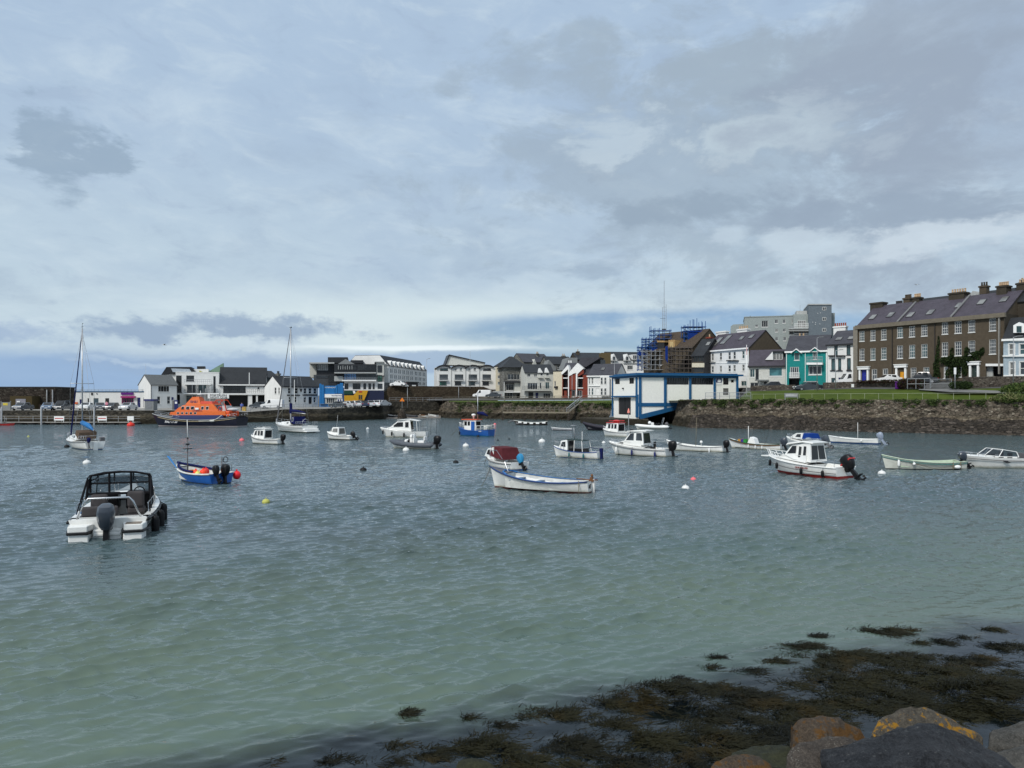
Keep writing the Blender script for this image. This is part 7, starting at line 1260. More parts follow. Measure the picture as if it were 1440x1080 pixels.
# 26 bow rider at right edge
b = Boat('speedboat', 'white bowrider speedboat with a wraparound windscreen at the right edge of the harbour', 'speedboat', 6.0, 2.3, (.75, .8, 1.0), 1347, 1462, 659, rng=(120, 182), tw=.88, rake=1.3, bot=M_GRP, boot=.05, nst=20)
b.deck(.62, 1, M_GRP, .1); b.well(.05, .62, .3, M_GRP, ins=.2, floor=M_GREYD); b.gun(M_GREYD, .03, dz=-.2)
f = MB(); g = MB(); P = [(1.9, 1.02, .86), (3.4, .95, .9), (4.2, .45, .98), (4.2, -.45, .98), (3.4, -.95, .9), (1.9, -1.02, .86)]; Q = [(2.0, .9, 1.25), (3.0, .82, 1.42), (3.5, .4, 1.48), (3.5, -.4, 1.48), (3.0, -.82, 1.42), (2.0, -.9, 1.25)]
for i in range(5): f.tube([P[i], P[i + 1]], .025, 5).tube([Q[i], Q[i + 1]], .025, 5).tube([P[i], Q[i]], .03, 5); g.poly([P[i], P[i + 1], Q[i + 1], Q[i]])
f.tube([P[5], Q[5]], .03, 5); o = b.part(f, 'windscreen', M_TRIM); g.build('pane', GLT, o); b.rail(.72, .99, .25); b.seat(2.2, .5, .55, m=M_BLK); b.seat(2.2, -.5, .55, m=M_BLK); b.seat(.9, 0, .5, w=.9, m=M_GREYD); b.part(MB().box(3.0, 3.4, -.8, -.1, .6, 1.05), 'dashboard', M_BLK)
b.part(MB().ext([(2.6, 1.163, .42), (3.0, 1.15, .42), (3.25, 1.14, .6), (2.9, 1.155, .6)], (0, .012, 0)), 'hull_emblem', M_DTRIM)
# 27.. small craft
def skiff(name, label, cat, L, B, px0, px1, py, top, inn, rng=(150, 178), z=0, fb=(.45, .42, .7), **k):
    b = Boat(name, label, cat, L, B, fb, px0, px1, py, rng=rng, top=top, bot=top, draft=.25, rake=.4, nst=12, **k); b.well(.05, .85, .12, inn); b.deck(.85, 1, top); b.gun(inn, .035); b.root.location.z = z; b.part(MB().box(L * .35, L * .42, -B * .4, B * .4, .3, .34), 'thwart', inn); return b
M_NV = mat('navy_hull', (.015, .025, .07), .4)
skiff('red_workboat', 'low red boat alongside the pontoon at the far left edge', 'boat', 7.5, 2.1, -36, 25, 598.5, M_RED, M_GREYD, rng=(172, 182)).pole([(1.2, 0, .4), (1.2, 0, 1.6)], .04, M_GALV, 'post')
b = skiff('inflatable_boat', 'red and white inflatable rescue boat just left of the lifeboat bow', 'inflatable boat', 5.0, 1.9, 196, 218, 595.5, M_RED, M_GREYD, rng=(115, 178)); rib(b, M_RED, .26); b.cabin([(1.8, .4, .4), (2.8, .4, .4), (2.6, 1.3, .35), (1.9, 1.3, .35)], M_TRIM, name='console')
zbch = .35
for lab, px0, px1, py, mm, inn in (('small navy boat pulled up on the sand left of the orange beacon', 529, 545, 585.5, M_NV, M_GREYD), ('second dark dinghy on the sand, touching the navy boat', 543, 560, 585.6, M_GREYT, M_TRIM), ('grey dinghy lying on the sand just right of the orange beacon', 571, 588, 585.7, M_GREYT, M_GREYD), ('cream dinghy on the sand against the rubble corner', 590, 603, 585.8, M_OFFW, M_WOOD), ('white dinghy on the sand furthest right by the rubble corner', 602, 617, 585.2, M_TRIM, M_BOARD)):
    skiff('beached_dinghy', lab, 'dinghy', 3.6, 1.5, px0, px1, 587.6 + (py - 585.5), mm, inn, rng=(130, 178), z=.28, group='dinghies on the little beach')
skiff('tender', 'tiny white tender tucked behind the front left motor cruiser', 'tender', 2.2, 1.1, 196, 229, 733, M_GRP, M_BOARD, rng=(95, 140), fb=(.3, .3, .42))

# ================= quay furniture, cars, plants =================
def at(px, D, z=0): return Vector((GX(px, D), D, z))
# pontoon
r = thing('pontoon', 'long grey floating pontoon with black floats and rails under the left quay wall', 'pontoon', (0, 0, 0))
P0, P1 = at(-160, 139.5), at(197, 140.5); L_ = (P1 - P0).length
m = MB(); m.box(P0.x, P1.x, 138.6, 140.6, .32, .46); m.build('deck', M_CONC, r)
x = P0.x + 1
while x < P1.x: MB().box(x, x + .9, 138.8, 140.4, -.3, .318).build('float', M_RUB, r); x += 2.1
m = MB(); x = P0.x
while x < P1.x: m.box(x, x + .06, 140.5, 140.56, .46, 1.5); x += 2.6
for z in (1.46, 1.0): m.box(P0.x, P1.x, 140.51, 140.55, z, z + .05)
m.build('rail', M_GALV, r)
for i, px in enumerate((2, 58, 132.5)): o = MB().lathe([(.15, -1.5), (.15, 3.0), (.04, 3.2)], (0, 0, 0), 10).build('mooring_pile', M_GALV, loc=at(px, 138.2), smooth='auto'); tag(o, ('steel pile rising through the pontoon at the left edge', 'steel pile through the pontoon below the parked blue grey car', 'steel pile through the pontoon just right of the small sailing yacht mast')[i], 'pile', 'steel mooring piles')
for i, (a, b_) in enumerate(((76, 90), (137, 150), (179, 188))):
    w_ = (b_ - a) / F * 138.5; o = MB().box(0, w_, 0, .06, .75, 1.5).box(.1, .16, .06, .1, .4, .8).box(w_ - .16, w_ - .1, .06, .1, .4, .8).build('barrier_board', M_TRIM, loc=at(a, 138.5)); tag(o, ('white board with red line on the pontoon left of the sailing yacht', 'white board with red line on the pontoon, middle one right of the yacht mast', 'plain narrower white board at the right end of the pontoon')[i], 'board')
    if i < 2: MB().box(.15, w_ - .15, -.02, -.003, 1.05, 1.2).build('red_lettering_band', M_RED, o)
# cars
def make_car(paint, L=4.2, W=1.75, hh=1.45, van=False):
    r = thing('parked_car', 'car', 'car'); q = hh
    side = [(0, .35), (0, .75), (.12, .95), (.75, 1.0 if not van else q), (1.15, q) if not van else (.9, q), (2.5, q), (3.15, .98), (4.05, .82), (4.2, .6), (4.2, .32), (3.7, .25), (.5, .25)]
    if van: side = [(0, .35), (0, q - .1), (.1, q), (2.8, q), (3.4, 1.05), (4.1, .88), (4.2, .6), (4.2, .32), (3.7, .25), (.5, .25)]
    side = [(x * L / 4.2, z) for x, z in side]; rg = []
    for y, k in ((-.5, .95), (-.46, 1.0), (-.3, 1.0), (.3, 1.0), (.46, 1.0), (.5, .95)):
        rg.append([(x - L / 2, y * W * (1 if z < 1.0 else .86), .3 + (z - .3) * k) for x, z in side])
    MB().loft(rg).build('body', paint, r, smooth='auto')
    for sg in (1, -1):
        for a, c in (((1.25, 1.95), (2.05, 2.75)) if not van else ((2.2, 2.9),)):
            pts = [(a, 1.0), (c if c > 2.5 else c, 1.0), (c - (.25 if c > 2.5 else 0), q - .1), (a + .1, q - .1)]; MB().ext([((x * L / 4.2) - L / 2, sg * W * .435, z) for x, z in pts], (0, sg * .02, 0)).build('side_window', GLD, r)
    for xa, za, xb, zb_ in (((.80, 1.0, 1.12, q - .05), (3.12, 1.02, 2.58, q - .05)) if not van else ((3.38, 1.08, 2.86, q - .06),)):
        s_ = .03 if xa > 2 else -.03
        MB().ext([(xa * L / 4.2 - L / 2 + s_, -W * .38, za + .02), (xb * L / 4.2 - L / 2 + s_, -W * .34, zb_ + .02), (xb * L / 4.2 - L / 2 + s_, W * .34, zb_ + .02), (xa * L / 4.2 - L / 2 + s_, W * .38, za + .02)], (s_ * .3, 0, 0)).build('windscreen', GLD, r)
    for x in (.75, 3.4):
        for sg in (1, -1):
            T = Matrix.Translation((x * L / 4.2 - L / 2, sg * W * .45, .31)) @ Matrix.Rotation(R(90), 4, 'X'); o = MB(T).lathe([(.05, -.1), (.27, -.11), (.31, -.08), (.31, .08), (.27, .11), (.05, .1)], n=14).build('wheel', M_RUB, r); MB(T).lathe([(.03, -.125), (.18, -.12), (.18, .12), (.03, .125)], n=10).build('rim', M_GALV, o)
    for sg in (1, -1):
        MB().box(L / 2 - .14, L / 2 + .01, sg * W * .3 - .17, sg * W * .3 + .17, .62, .76).build('headlight', M_TRIM, r); MB().box(-L / 2 - .012, -L / 2 + .1, sg * W * .36 - .12, sg * W * .36 + .12, .72, .86).build('tail_light', M_RED, r)
    MB().box(L / 2 - .02, L / 2 + .015, -.26, .26, .40, .5).build('number_plate', M_TRIM, r); return r
def paint(k, c): return mat('car_' + k, c, .25, var=.03, coat=.6, spec=.5)
PT = {k: paint(k, c) for k, c in dict(grey=(.07, .075, .085), silver=(.42, .43, .44), black=(.008, .008, .01), white=(.68, .68, .67), blue=(.09, .13, .19), navy=(.012, .02, .05), dark=(.025, .03, .035)).items()}
CARS = [(32, 144.5, 2.5, -90, 'grey', 0, 'dark grey car parked nose out in front of the brown shed on the pier'), (68, 145, 2.5, -70, 'blue', 0, 'blue grey car parked at the right end of the stone store'), (88, 146, 2.5, -90, 'dark', 2, 'dark off road car parked left of the sailing yacht mast'), (122, 150, 2.5, -80, 'white', 0, 'white car on the pier partly behind the sailing yacht mast'), (140.5, 147, 2.5, -60, 'grey', 0, 'grey car in front of the slate blue door on the pier'), (157.5, 146, 2.5, -90, 'black', 0, 'black car parked left of the magenta kiosk'), (180.5, 146, 2.5, -90, 'silver', 0, 'silver car parked right in front of the magenta kiosk'),
        (365, 172, 2.55, 170, 'dark', 0, 'dark hatchback under the club hall terrace beside the white van'), (383, 170, 2.55, 180, 'white', 1, 'white van parked left of the white pub'),
        (490, 172, 2.75, 150, 'silver', 0, 'silver car leftmost in the row under the yellow shopfront'), (501, 173, 2.8, 120, 'white', 0, 'white car in front of the yellow panel of the shopfront'), (512, 173.5, 2.8, 110, 'navy', 0, 'navy car under the yellow shopfront doorway'), (522, 174, 2.85, 100, 'silver', 0, 'silver car parked below the navy shopfront, next to the navy car'), (530, 174.5, 2.9, 95, 'white', 0, 'white car parked below the navy shopfront, second from the right'), (538, 175, 2.95, 60, 'silver', 0, 'silver car rightmost in the row beside the retaining wall stairs'), (476, 172, 2.7, 160, 'dark', 0, 'dark car in front of the blue leisure centre poster wall'),
        (1137, 127.5, 5.95, 180, 'dark', 3, 'dark estate car parked by the lawn in front of the teal house'), (1086, 136, 6.25, 175, 'black', 0, 'black car parked in front of the small white house'), (1196, 129.5, 6.9, 178, 'white', 1, 'white van parked before the blue door of the brown terrace'), (1250, 122.5, 7.05, 178, 'white', 0, 'white car behind the stone wall before the brown terrace windows'), (1296, 117.5, 6.95, 150, 'black', 2, 'black off road car parked right of the orange door'), (560, 207, 8.1, 170, 'white', 0, 'white car on the upper road beside the hotel marquee'), (694, 203, 5.0, 175, 'dark', 0, 'dark car beside the pale garage left of the stone house'), (678, 206, 5.1, 170, 'white', 1, 'white van on the road below the wavy roofed houses')]
for px, D, z, rot, c, kind, lab in CARS:
    o = make_car(PT[c], *((4.2, 1.75, 1.45), (4.8, 1.9, 2.0, True), (4.5, 1.85, 1.8), (4.8, 1.8, 1.5))[kind]); o.location = at(px, D, z); o.rotation_euler.z = R(rot); o['label'] = lab; o['group'] = 'parked cars'
    if kind == 1: o.name = 'parked_van'; o['category'] = 'van'
# people on the quay
import bmesh
def person2(loc, rz, top, legs, lab):
    V = [(0, 0, .95), (0, 0, 1.15), (0, 0, 1.4), (0, 0, 1.5), (0, .01, 1.62), (0, 0, 1.72), (.1, 0, .9), (.11, .03, .5), (.11, 0, .07), (.11, .12, .04), (-.1, 0, .9), (-.12, -.02, .5), (-.12, -.05, .07), (-.12, .07, .04), (.19, 0, 1.4), (.25, .0, 1.15), (.24, .12, .93), (-.19, 0, 1.4), (-.25, -.02, 1.15), (-.24, .08, .93)]
    E_ = [(0, 1), (1, 2), (2, 3), (3, 4), (4, 5), (0, 6), (6, 7), (7, 8), (8, 9), (0, 10), (10, 11), (11, 12), (12, 13), (2, 14), (14, 15), (15, 16), (2, 17), (17, 18), (18, 19)]
    rad = [.15, .14, .16, .06, .1, .07, .1, .07, .05, .04, .1, .07, .05, .04, .07, .05, .04, .07, .05, .04]
    me = bpy.data.meshes.new('person'); bm = bmesh.new(); ly = bm.verts.layers.skin.verify(); vs = [bm.verts.new(v) for v in V]
    for a, b_ in E_: bm.edges.new((vs[a], vs[b_]))
    for v, x in zip(vs, rad): v[ly].radius = (x, x * .85)
    vs[0][ly].use_root = True; bm.to_mesh(me); bm.free()
    o = bpy.data.objects.new('person', me); C.objects.link(o); o.location = loc; o.rotation_euler.z = rz; o.modifiers.new('skin', 'SKIN'); o.modifiers.new('sub', 'SUBSURF').levels = 1
    me.materials.append(mat('skin_tone', (.45, .28, .2), .6)); tag(o, lab, 'person')
    MB().loft([[(rx * math.cos(a), rx * .66 * math.sin(a), z) for a in [6.2832 * i / 10 for i in range(10)]] for rx, z in ((.21, .88), (.2, 1.1), (.25, 1.38), (.2, 1.47), (.08, 1.5))]).build('jacket', top, o, smooth=True)
    for sg in (1, -1):
        MB().tube([(sg * .19, 0, 1.42), (sg * .26, 0, 1.15), (sg * .25, .1, .96)], [.085, .07, .055], 8).build('sleeve', top, o, smooth=True); MB().tube([(sg * .1, 0, .92), (sg * .115, 0, .5), (sg * .115, 0, .1)], [.125, .09, .07], 8).build('trouser_leg', legs, o, smooth=True)
    MB().ball((0, -.02, 1.7), (.1, .11, .1), 8).build('hair', mat('dark_hair', (.03, .02, .015), .8), o, smooth=True)
person2(at(340, 157, 2.15), R(190), mat('pink_blue_jacket', (.10, .14, .40), .8), M_NAVY, 'person in a blue jacket standing on the quay behind the lifeboat stern')
person2(at(150, 144.5, 2.5), R(170), mat('pink_top', (.55, .22, .28), .8), M_GREYD, 'person in a pink top standing on the pier beside the black car')
o = MB().box(-.35, .35, -.3, .3, 0, .8).box(-.4, .4, -.35, .35, .8, .88).box(-.1, .1, -.38, -.3, .5, .56).build('grit_bin', mat('ochre_bin', (.45, .3, .08), .6), loc=at(343.5, 157, 2.15)); tag(o, 'small ochre yellow bin on the quay behind the lifeboat stern', 'bin')
# hut and panel
r = thing('ticket_hut', 'small grey hut with a navy flat roof on the quay left of the lifeboat', 'hut', at(209.5, 145, 2.5)); MB().box(-.85, .85, 0, 1.6, 0, 1.75).build('wall', M_GREYR, r); MB().box(-.95, .95, -.1, 1.7, 1.76, 2.1).build('roof', M_NAVY, r); MB().box(-.5, .5, -.03, -.002, .3, 1.5).build('shutter', mat('roller_shutter', (.16, .17, .18), .5), r)
r = thing('info_panel', 'tall navy information panel on the quay behind the lifeboat bow', 'information panel', at(247.5, 152, 2.4)); MB().box(-.35, .35, 0, .18, 0, 2.0).build('board', M_NAVY, r); MB().box(-.75, -.36, 0, .15, 0, 1.9).build('post', M_GREYD, r); MB().box(-.2, .2, -.02, -.002, 1.3, 1.7).build('notice', M_TRIM, r)
o = MB().box(-.95, .95, 0, .1, 0, 1.5).box(-.95, -.85, -.05, .15, 0, 1.75).box(.85, .95, -.05, .15, 0, 1.75).build('notice_board', M_GREYR, loc=at(8, 148, 2.5)); tag(o, 'framed grey notice board with a yellow poster on the pier at far left', 'notice board'); MB().box(-.5, .4, -.03, -.002, .9, 1.35).build('poster', mat('yellow_poster', (.5, .4, .05), .6), o)
# posts
def lamp(px, y0, y1, D, lab, arm=.8, m=M_GALV, name='street_lamp', cat='street lamp', head=True, g=None, r0=.07):
    z0, z1 = GZ(y1, D), GZ(y0, D); r = thing(name, lab, cat, at(px, D, z0), 0, g); MB().tube([(0, 0, -.3), (0, 0, z1 - z0)], [r0, r0 * .6], 8).build('pole', m, r, smooth=True)
    if head: MB().tube([(0, 0, z1 - z0 - .05), (arm, -.3, z1 - z0 + .1)], .04, 5).build('arm', m, r); MB().ext([(arm - .1, -.42, z1 - z0 + .05), (arm + .55, -.45, z1 - z0 + .08), (arm + .55, -.25, z1 - z0 + .08), (arm - .1, -.22, z1 - z0 + .05)], (0, 0, .1)).build('lamp_head', M_GREYR, r)
    return r
lamp(1175, 493, 549, 122, 'grey street lamp standing before the white narrow house', .5)
lamp(1149, 475, 547, 124, 'tall street lamp in front of the teal house balcony', .3); lamp(1425, 474, 540, 101.5, 'grey street lamp before the grey blue house at the right edge', .4)
lamp(645, 543, 566, 196, 'street lamp on the road below the wavy roofed houses', .5); lamp(804.5, 526, 566, 176, 'street lamp in front of the red brick flats', .4); lamp(864, 506, 556, 176, 'street lamp rising behind the left corner of the boathouse', .4)
lamp(600, 505, 543, 214, 'street lamp at the right end of the mansard hotel', .5); lamp(573, 545, 572, 186, 'thin pole on the wall right of the car park', head=False, name='pole', cat='pole')
r = lamp(1050, 485, 553, 124, 'white flagpole behind the right end of the boathouse with a folded flag', head=False, name='flagpole', cat='flagpole', m=M_TRIM); MB().box(-.02, .02, -.15, .15, 6.2, 7.4).build('flag', M_RED, r)
lamp(709, 537, 565, 190, 'plain white pole at the left corner of the grey stone house', head=False, name='pole', cat='pole', m=M_TRIM); lamp(205, 512, 553, 182, 'thin radio aerial on the pier house roof', head=False, name='aerial', cat='aerial', r0=.04); lamp(414, 534, 580, 163, 'white flagpole on the quay in front of the pub', head=False, name='flagpole', cat='flagpole', m=M_TRIM)
lamp(661, 494, 545, 200, 'slim lattice pole in front of the wavy roofed houses', head=False, name='pole', cat='pole')
o = lamp(1343, 517, 543, 103.8, 'white topped sign post beside the path in front of the ivy', head=False, name='sign_post', cat='sign post'); MB().box(-.14, .14, -.05, .03, 1.6, 2.5).build('sign_plate', M_TRIM, o)
# railings
def railing(path, h, m, name, lab, gap=1.9, bars=(1.0, .5), r_=.03, cat='railing', infill=False):
    b = MB(); top = []
    for A, B in zip(path, path[1:]):
        A, B = Vector(A), Vector(B); n = max(1, round((B - A).length / gap))
        for i in range(n): p = A.lerp(B, i / n); b.tube([p, p + Vector((0, 0, h))], r_ * 1.2, 5); top.append(p)
        if infill:
            k = int((B - A).length / .16)
            for i in range(k): p = A.lerp(B, (i + .5) / k); b.box(p.x - .01, p.x + .01, p.y - .01, p.y + .01, p.z + .1, p.z + h)
    p = Vector(path[-1]); b.tube([p, p + Vector((0, 0, h))], r_ * 1.2, 5); top.append(p)
    for k in bars: b.tube([q + Vector((0, 0, h * k)) for q in top], r_, 5)
    o = b.build(name, m); tag(o, lab, cat); return o
railing([(x, y + .8, z) for x, y, z in rp[1:]], .88, mat('pale_rail_paint', (.28, .30, .22), .6), 'railing', 'pale single railing along the top of the sea wall below the lawn', bars=(1.0,), r_=.02)
railing([at(992, 124.9, 4.5), at(1012, 123.6, 4.5), at(1040, 121.8, 4.5), at(1056, 121.3, 4.5)], 1.15, M_GALV, 'railing', 'grey metal railing with close bars before the right end of the boathouse', infill=True)
railing([at(440, 161.5, 2.62), at(462, 163, 2.65), at(500, 170, 2.8), at(537, 177, 3.0)], .95, M_GALV, 'railing', 'thin grey railing on the quay edge before the parked cars')
railing([(p[0], p[1] + .4, p[2]) for p in qp[7:9]], .9, M_GALV, 'railing', 'thin railing on the high wall right of the car park')
railing([at(622, 195, 4.15), at(720, 187, 4.25), at(800, 179, 4.35), at(858, 170, 4.45)], 1.0, mat('grey_timber', (.13, .12, .10), .9), 'timber_fence', 'low timber fence along the road above the grassy embankment', bars=(1.0, .6, .25), r_=.05, cat='fence')
railing([at(352, 154, 2.1), at(380, 157, 2.3), at(400, 158.8, 2.52), at(440, 161.5, 2.62)], 1.0, M_GALV, 'railing', 'grey railing on the quay in front of the white pub', infill=True)
# footbridge with steps
r = thing('footbridge', 'long timber footbridge with rails on dark piles below the grassy embankment', 'footbridge', (0, 0, 0)); a, b_ = at(707, 168, 1.55), at(800, 165, 1.55); m = MB(); m.ext([a, b_, b_ + Vector((0, 1.6, 0)), a + Vector((0, 1.6, 0))], (0, 0, .28)); m.build('deck', mat('weathered_timber', (.20, .175, .13), .9, scale=6), r)
for i in range(7): p = a.lerp(b_, i / 6); MB().box(p.x - .25, p.x + .25, p.y + .1, p.y + 1.4, -1, 1.54).build('pile', M_DARKSTONE, r)
m = MB()
for i in range(15): p = a.lerp(b_, i / 14); m.box(p.x - .05, p.x + .05, p.y + 1.45, p.y + 1.55, 1.8, 2.9); m.box(p.x - .05, p.x + .05, p.y, p.y + .1, 1.8, 2.9)
for z in (2.85, 2.35): m.ext([a + Vector((0, .1, z - 1.55)), b_ + Vector((0, .1, z - 1.55)), b_ + Vector((0, .2, z - 1.55)), a + Vector((0, .2, z - 1.55))], (0, 0, .08)); m.ext([a + Vector((0, 1.5, z - 1.55)), b_ + Vector((0, 1.5, z - 1.55)), b_ + Vector((0, 1.6, z - 1.55)), a + Vector((0, 1.6, z - 1.55))], (0, 0, .08))
m.build('rail', MATS['grey_timber'], r)
r = thing('steps', 'flight of grey steps with handrails climbing from the footbridge to the road', 'steps', at(797, 165.5, 1.7)); q = at(819, 170, 4.4) - at(797, 165.5, 1.7); m = MB()
for i in range(14): p = q * (i / 14); m.box(p.x, p.x + .35, p.y, p.y + 1.5, p.z - .1, p.z + .1)
m.build('tread', M_CONC, r)
for dy in (0, 1.5): MB().tube([(0, dy, .9), (q.x, q.y + dy, q.z + .9)], .06, 6).tube([(0, dy, .45), (q.x, q.y + dy, q.z + .45)], .04, 6).tube([(0, dy, 0), (0, dy, .9)], .06, 6).tube([(q.x / 2, q.y / 2 + dy, q.z / 2), (q.x / 2, q.y / 2 + dy, q.z / 2 + .9)], .06, 6).build('handrail', M_GALV, r)
# low stone walls behind the lawn
def lowwall(pts, h, th, lab, m=M_LOWWALL, name='low_stone_wall', cat='wall'):
    b = MB(); path = []
    for A, B in zip(pts, pts[1:]):
        A, B = Vector(A), Vector(B); n = max(2, int((B - A).length / .6)); path += [A.lerp(B, i / n) for i in range(n)]
    path.append(Vector(pts[-1])); rg = []
    for i, p in enumerate(path):
        j = .08 * mnoise.noise((p.x * 1.1, p.y, 0)); rg.append([(p.x, p.y - th / 2 + j, p.z - .4), (p.x, p.y - th / 2 + j, p.z + h + j), (p.x, p.y + th / 2, p.z + h + j * .5 + .03), (p.x, p.y + th / 2, p.z - .4)])
    b.loft(rg); o = b.build(name, m); tag(o, lab, cat)
lowwall([at(1056, 134.3, 5.95), at(1118, 129, 6.05)], .95, .5, 'low dark stone wall behind the lawn left of the dark estate car')
lowwall([at(1158, 125.8, 6.1), at(1200, 122.8, 6.2), at(1258, 117.8, 6.15)], 1.15, .5, 'low dark stone wall behind the lawn between the teal house and the purple bins')
lowwall([at(1355, 108.8, 6.2), at(1440, 104.8, 6.2), at(1500, 102, 6.2)], 1.5, .5, 'dark stone garden wall before the right end of the brown terrace')
for px, D in ((1109.5, 131), (1198, 122)): o = MB().box(-.2, .2, -.3, -.25, -.25, .25).box(-.16, .16, -.25, -.2, -.2, .2).build('notice_plate', M_TRIM, loc=at(px, D - .8, 6.7)); tag(o, 'small white plate on the stone wall ' + ('before the small white house' if px < 1150 else 'before the white van'), 'notice')
o = MB().box(-1.05, 1.05, 0, .12, .1, .75).box(-1, -.9, 0, .1, -.4, .1).box(.9, 1, 0, .1, -.4, .1).build('name_board', M_GREYR, loc=at(1113, 117.6, 4.75)); tag(o, 'long grey board standing on the lawn edge behind the railing', 'board'); MB().box(-.9, .9, -.02, -.002, .25, .6).build('worn_panel', M_LGREY, o)
for i, (px, D) in enumerate(((1262.5, 115.5), (1266.5, 115.2))):
    o = MB().box(-.27, .27, -.3, .3, .06, .95).ext([(-.29, -.34, .96), (.29, -.34, .96), (.29, .34, 1.08), (-.29, .34, 1.08)], (0, 0, .06)).tube([(-.24, .3, .08), (.24, .3, .08)], .09, 8).tube([(-.2, .36, .95), (.2, .36, .95)], .03, 6).build('wheelie_bin', M_PURP, loc=at(px, D, 6.1)); tag(o, ('left', 'right')[i] + ' one of the two purple bins below the orange door', 'bin', 'purple bins')
railing([at(1276, 112.6, 6.05), at(1288, 112, 6.05), at(1300, 111.3, 6.05), at(1308, 111, 6.1)], 1.5, M_GALV, 'railing', 'tall grey gate posts beside the black off road car', gap=1.2, r_=.035); railing([at(1309, 111.5, 6.2), at(1338, 109.5, 6.2)], 1.25, M_GALV, 'railing', 'grey barred fence under the ivy', infill=True)
strip('footpath', [(1292, [(111.2, 5.93), (112.2, 6.05)]), (1340, [(105.8, 5.55), (108.2, 6.05)]), (1400, [(102.4, 5.42), (103.6, 5.72)]), (1440, [(100.6, 5.2), (101.5, 5.55)]), (1500, [(97.5, 5.1), (98.5, 5.5)])], mat('worn_path', (.16, .16, .155), .9, scale=1.0))
# beacon
r = thing('harbour_beacon', 'orange triangle beacon on a pole over a dark stone mound at the beach', 'beacon', at(565.5, 184, 0)); MB().lathe([(1.3, -.6), (1.1, .6), (.75, 1.6), (.45, 2.4), (.3, 2.45)], n=9).build('stone_base', M_DARKSTONE, r); MB().tube([(0, 0, 2.3), (0, 0, 4.4)], .06, 6).build('pole', M_GALV, r); MB().ext([(-.6, 0, 4.1), (.6, 0, 4.1), (0, 0, 5.0)], (0, .08, 0)).build('triangle_topmark', mat('beacon_orange', (.75, .2, .01), .5), r)
r = thing('slip_marker', 'small pink and white conical lamp marker before the boathouse door', 'marker', at(884, 133, 0)); MB().tube([(0, 0, -.5), (0, 0, 2.2)], .08, 6).build('pole', M_GALV, r); MB().lathe([(.25, 2.2), (.22, 2.45), (.1, 2.85), (.04, 3.0)], n=10).build('lamp', mat('salmon_lamp', (.75, .25, .2), .5), r)
o = MB().ext([(-1.2, -1.2, 0), (1.2, -1.2, 0), (1.2, 1, 0), (-1.2, 1, 0)], (0, 0, .1)); 
strip('beach', [(531, [(172, -.3), (182, .05), (199, .5)]), (575, [(178, -.3), (186, .1), (202, .5)]), (620, [(183, -.3), (191, .1), (205, .5)])], mat('wet_sand', (.16, .14, .12), .7, scale=.8, var=.2))
# rocks by the landing, left of the boathouse
def rock(name, c, rad, seed, m, lab=None, sub=4, planes=11, rough=.05, rot=0, kind=None, cuts=()):
    import bmesh
    bm = bmesh.new(); bmesh.ops.create_icosphere(bm, subdivisions=sub, radius=1.0); rg = random.Random(seed); pl = []
    for i in range(planes):
        n = Vector((rg.gauss(0, 1), rg.gauss(0, 1), rg.gauss(0, .8))).normalized(); pl.append((n, rg.uniform(.46, .74)))
    pl += [(Vector(n).normalized(), d_) for n, d_ in cuts]
    for v in bm.verts:
        p = v.co.copy()
        for _ in range(2):
            for n, d_ in pl:
                k = p.dot(n) - d_
                if k > 0: p -= n * k
        p += p.normalized() * rough * (mnoise.noise(p * 2.2 + Vector((seed, 0, 0))) + .5 * mnoise.noise(p * 6 + Vector((0, seed, 0))) + .25 * mnoise.noise(p * 14))
        v.co = Vector((p.x * rad[0], p.y * rad[1], p.z * rad[2]))
    me = bpy.data.meshes.new(name); bm.to_mesh(me); bm.free(); me.materials.append(m); o = bpy.data.objects.new(name, me); C.objects.link(o); o.location = c; o.rotation_euler.z = rot
    me.polygons.foreach_set('use_smooth', [True] * len(me.polygons)); me.set_sharp_from_angle(angle=R(32))
    if lab: tag(o, lab, 'boulder')
    if kind: o['kind'] = kind
    return o
def rockm(key, c1, c2, lichen=None, barn=0, vein=0, bump=.05):
    def fn(nt, b):
        p = n_coord(nt); n = n_noise(nt, p, 2.2, 8, .7); f = n_noise(nt, p, 22, 6, .75); g = n_noise(nt, p, 70, 4, .7)
        c = n_mix(nt, n.ss(.3, .7), c1, c2); c = n_mix(nt, f.ss(.45, .75) * .5, c, tuple(x * 1.7 for x in c2)); c = n_mix(nt, f.ss(.5, .25) * .6, c, tuple(x * .4 for x in c1)); c = n_mix(nt, g.ss(.45, .7) * .35, c, tuple(x * 2.2 for x in c2))
        if lichen: l = n_noise(nt, p, 4.2, 7, .7); l2 = n_noise(nt, p, 15, 5, .7); k = (l + (l2 - .5) * .7).ss(lichen[3], lichen[3] + .05); c = n_mix(nt, k * .9, c, n_mix(nt, l2, lichen[:3], tuple(x * .45 for x in lichen[:3])))
        if barn: v = n_vor(nt, p, 60, 'F1', 1, 0); l = n_noise(nt, p, 3.2, 6, .7); c = n_mix(nt, v.ss(.45, .15) * (l + (g - .5) * .5).ss(.47, .6) * barn, c, (.24, .23, .20))
        if vein: v = n_noise(nt, n_map(nt, p, (1.2, 2.6, 5), (.4, .6, .2)), 1.5, 4, .6); k = (v - .5).f('ABSOLUTE').ss(.006, .0) * f.ss(.45, .6); c = n_mix(nt, k * vein, c, (.22, .22, .21))
        nt.links.new(c.k, b.inputs['Base Color']); b.inputs['Roughness'].default_value = .7; b.inputs['Specular IOR Level'].default_value = .2
        nt.links.new(n_bump(nt, n * .8 + f * .5 + g * .15, 1.0, bump), b.inputs['Normal'])
    return custom(key, fn)
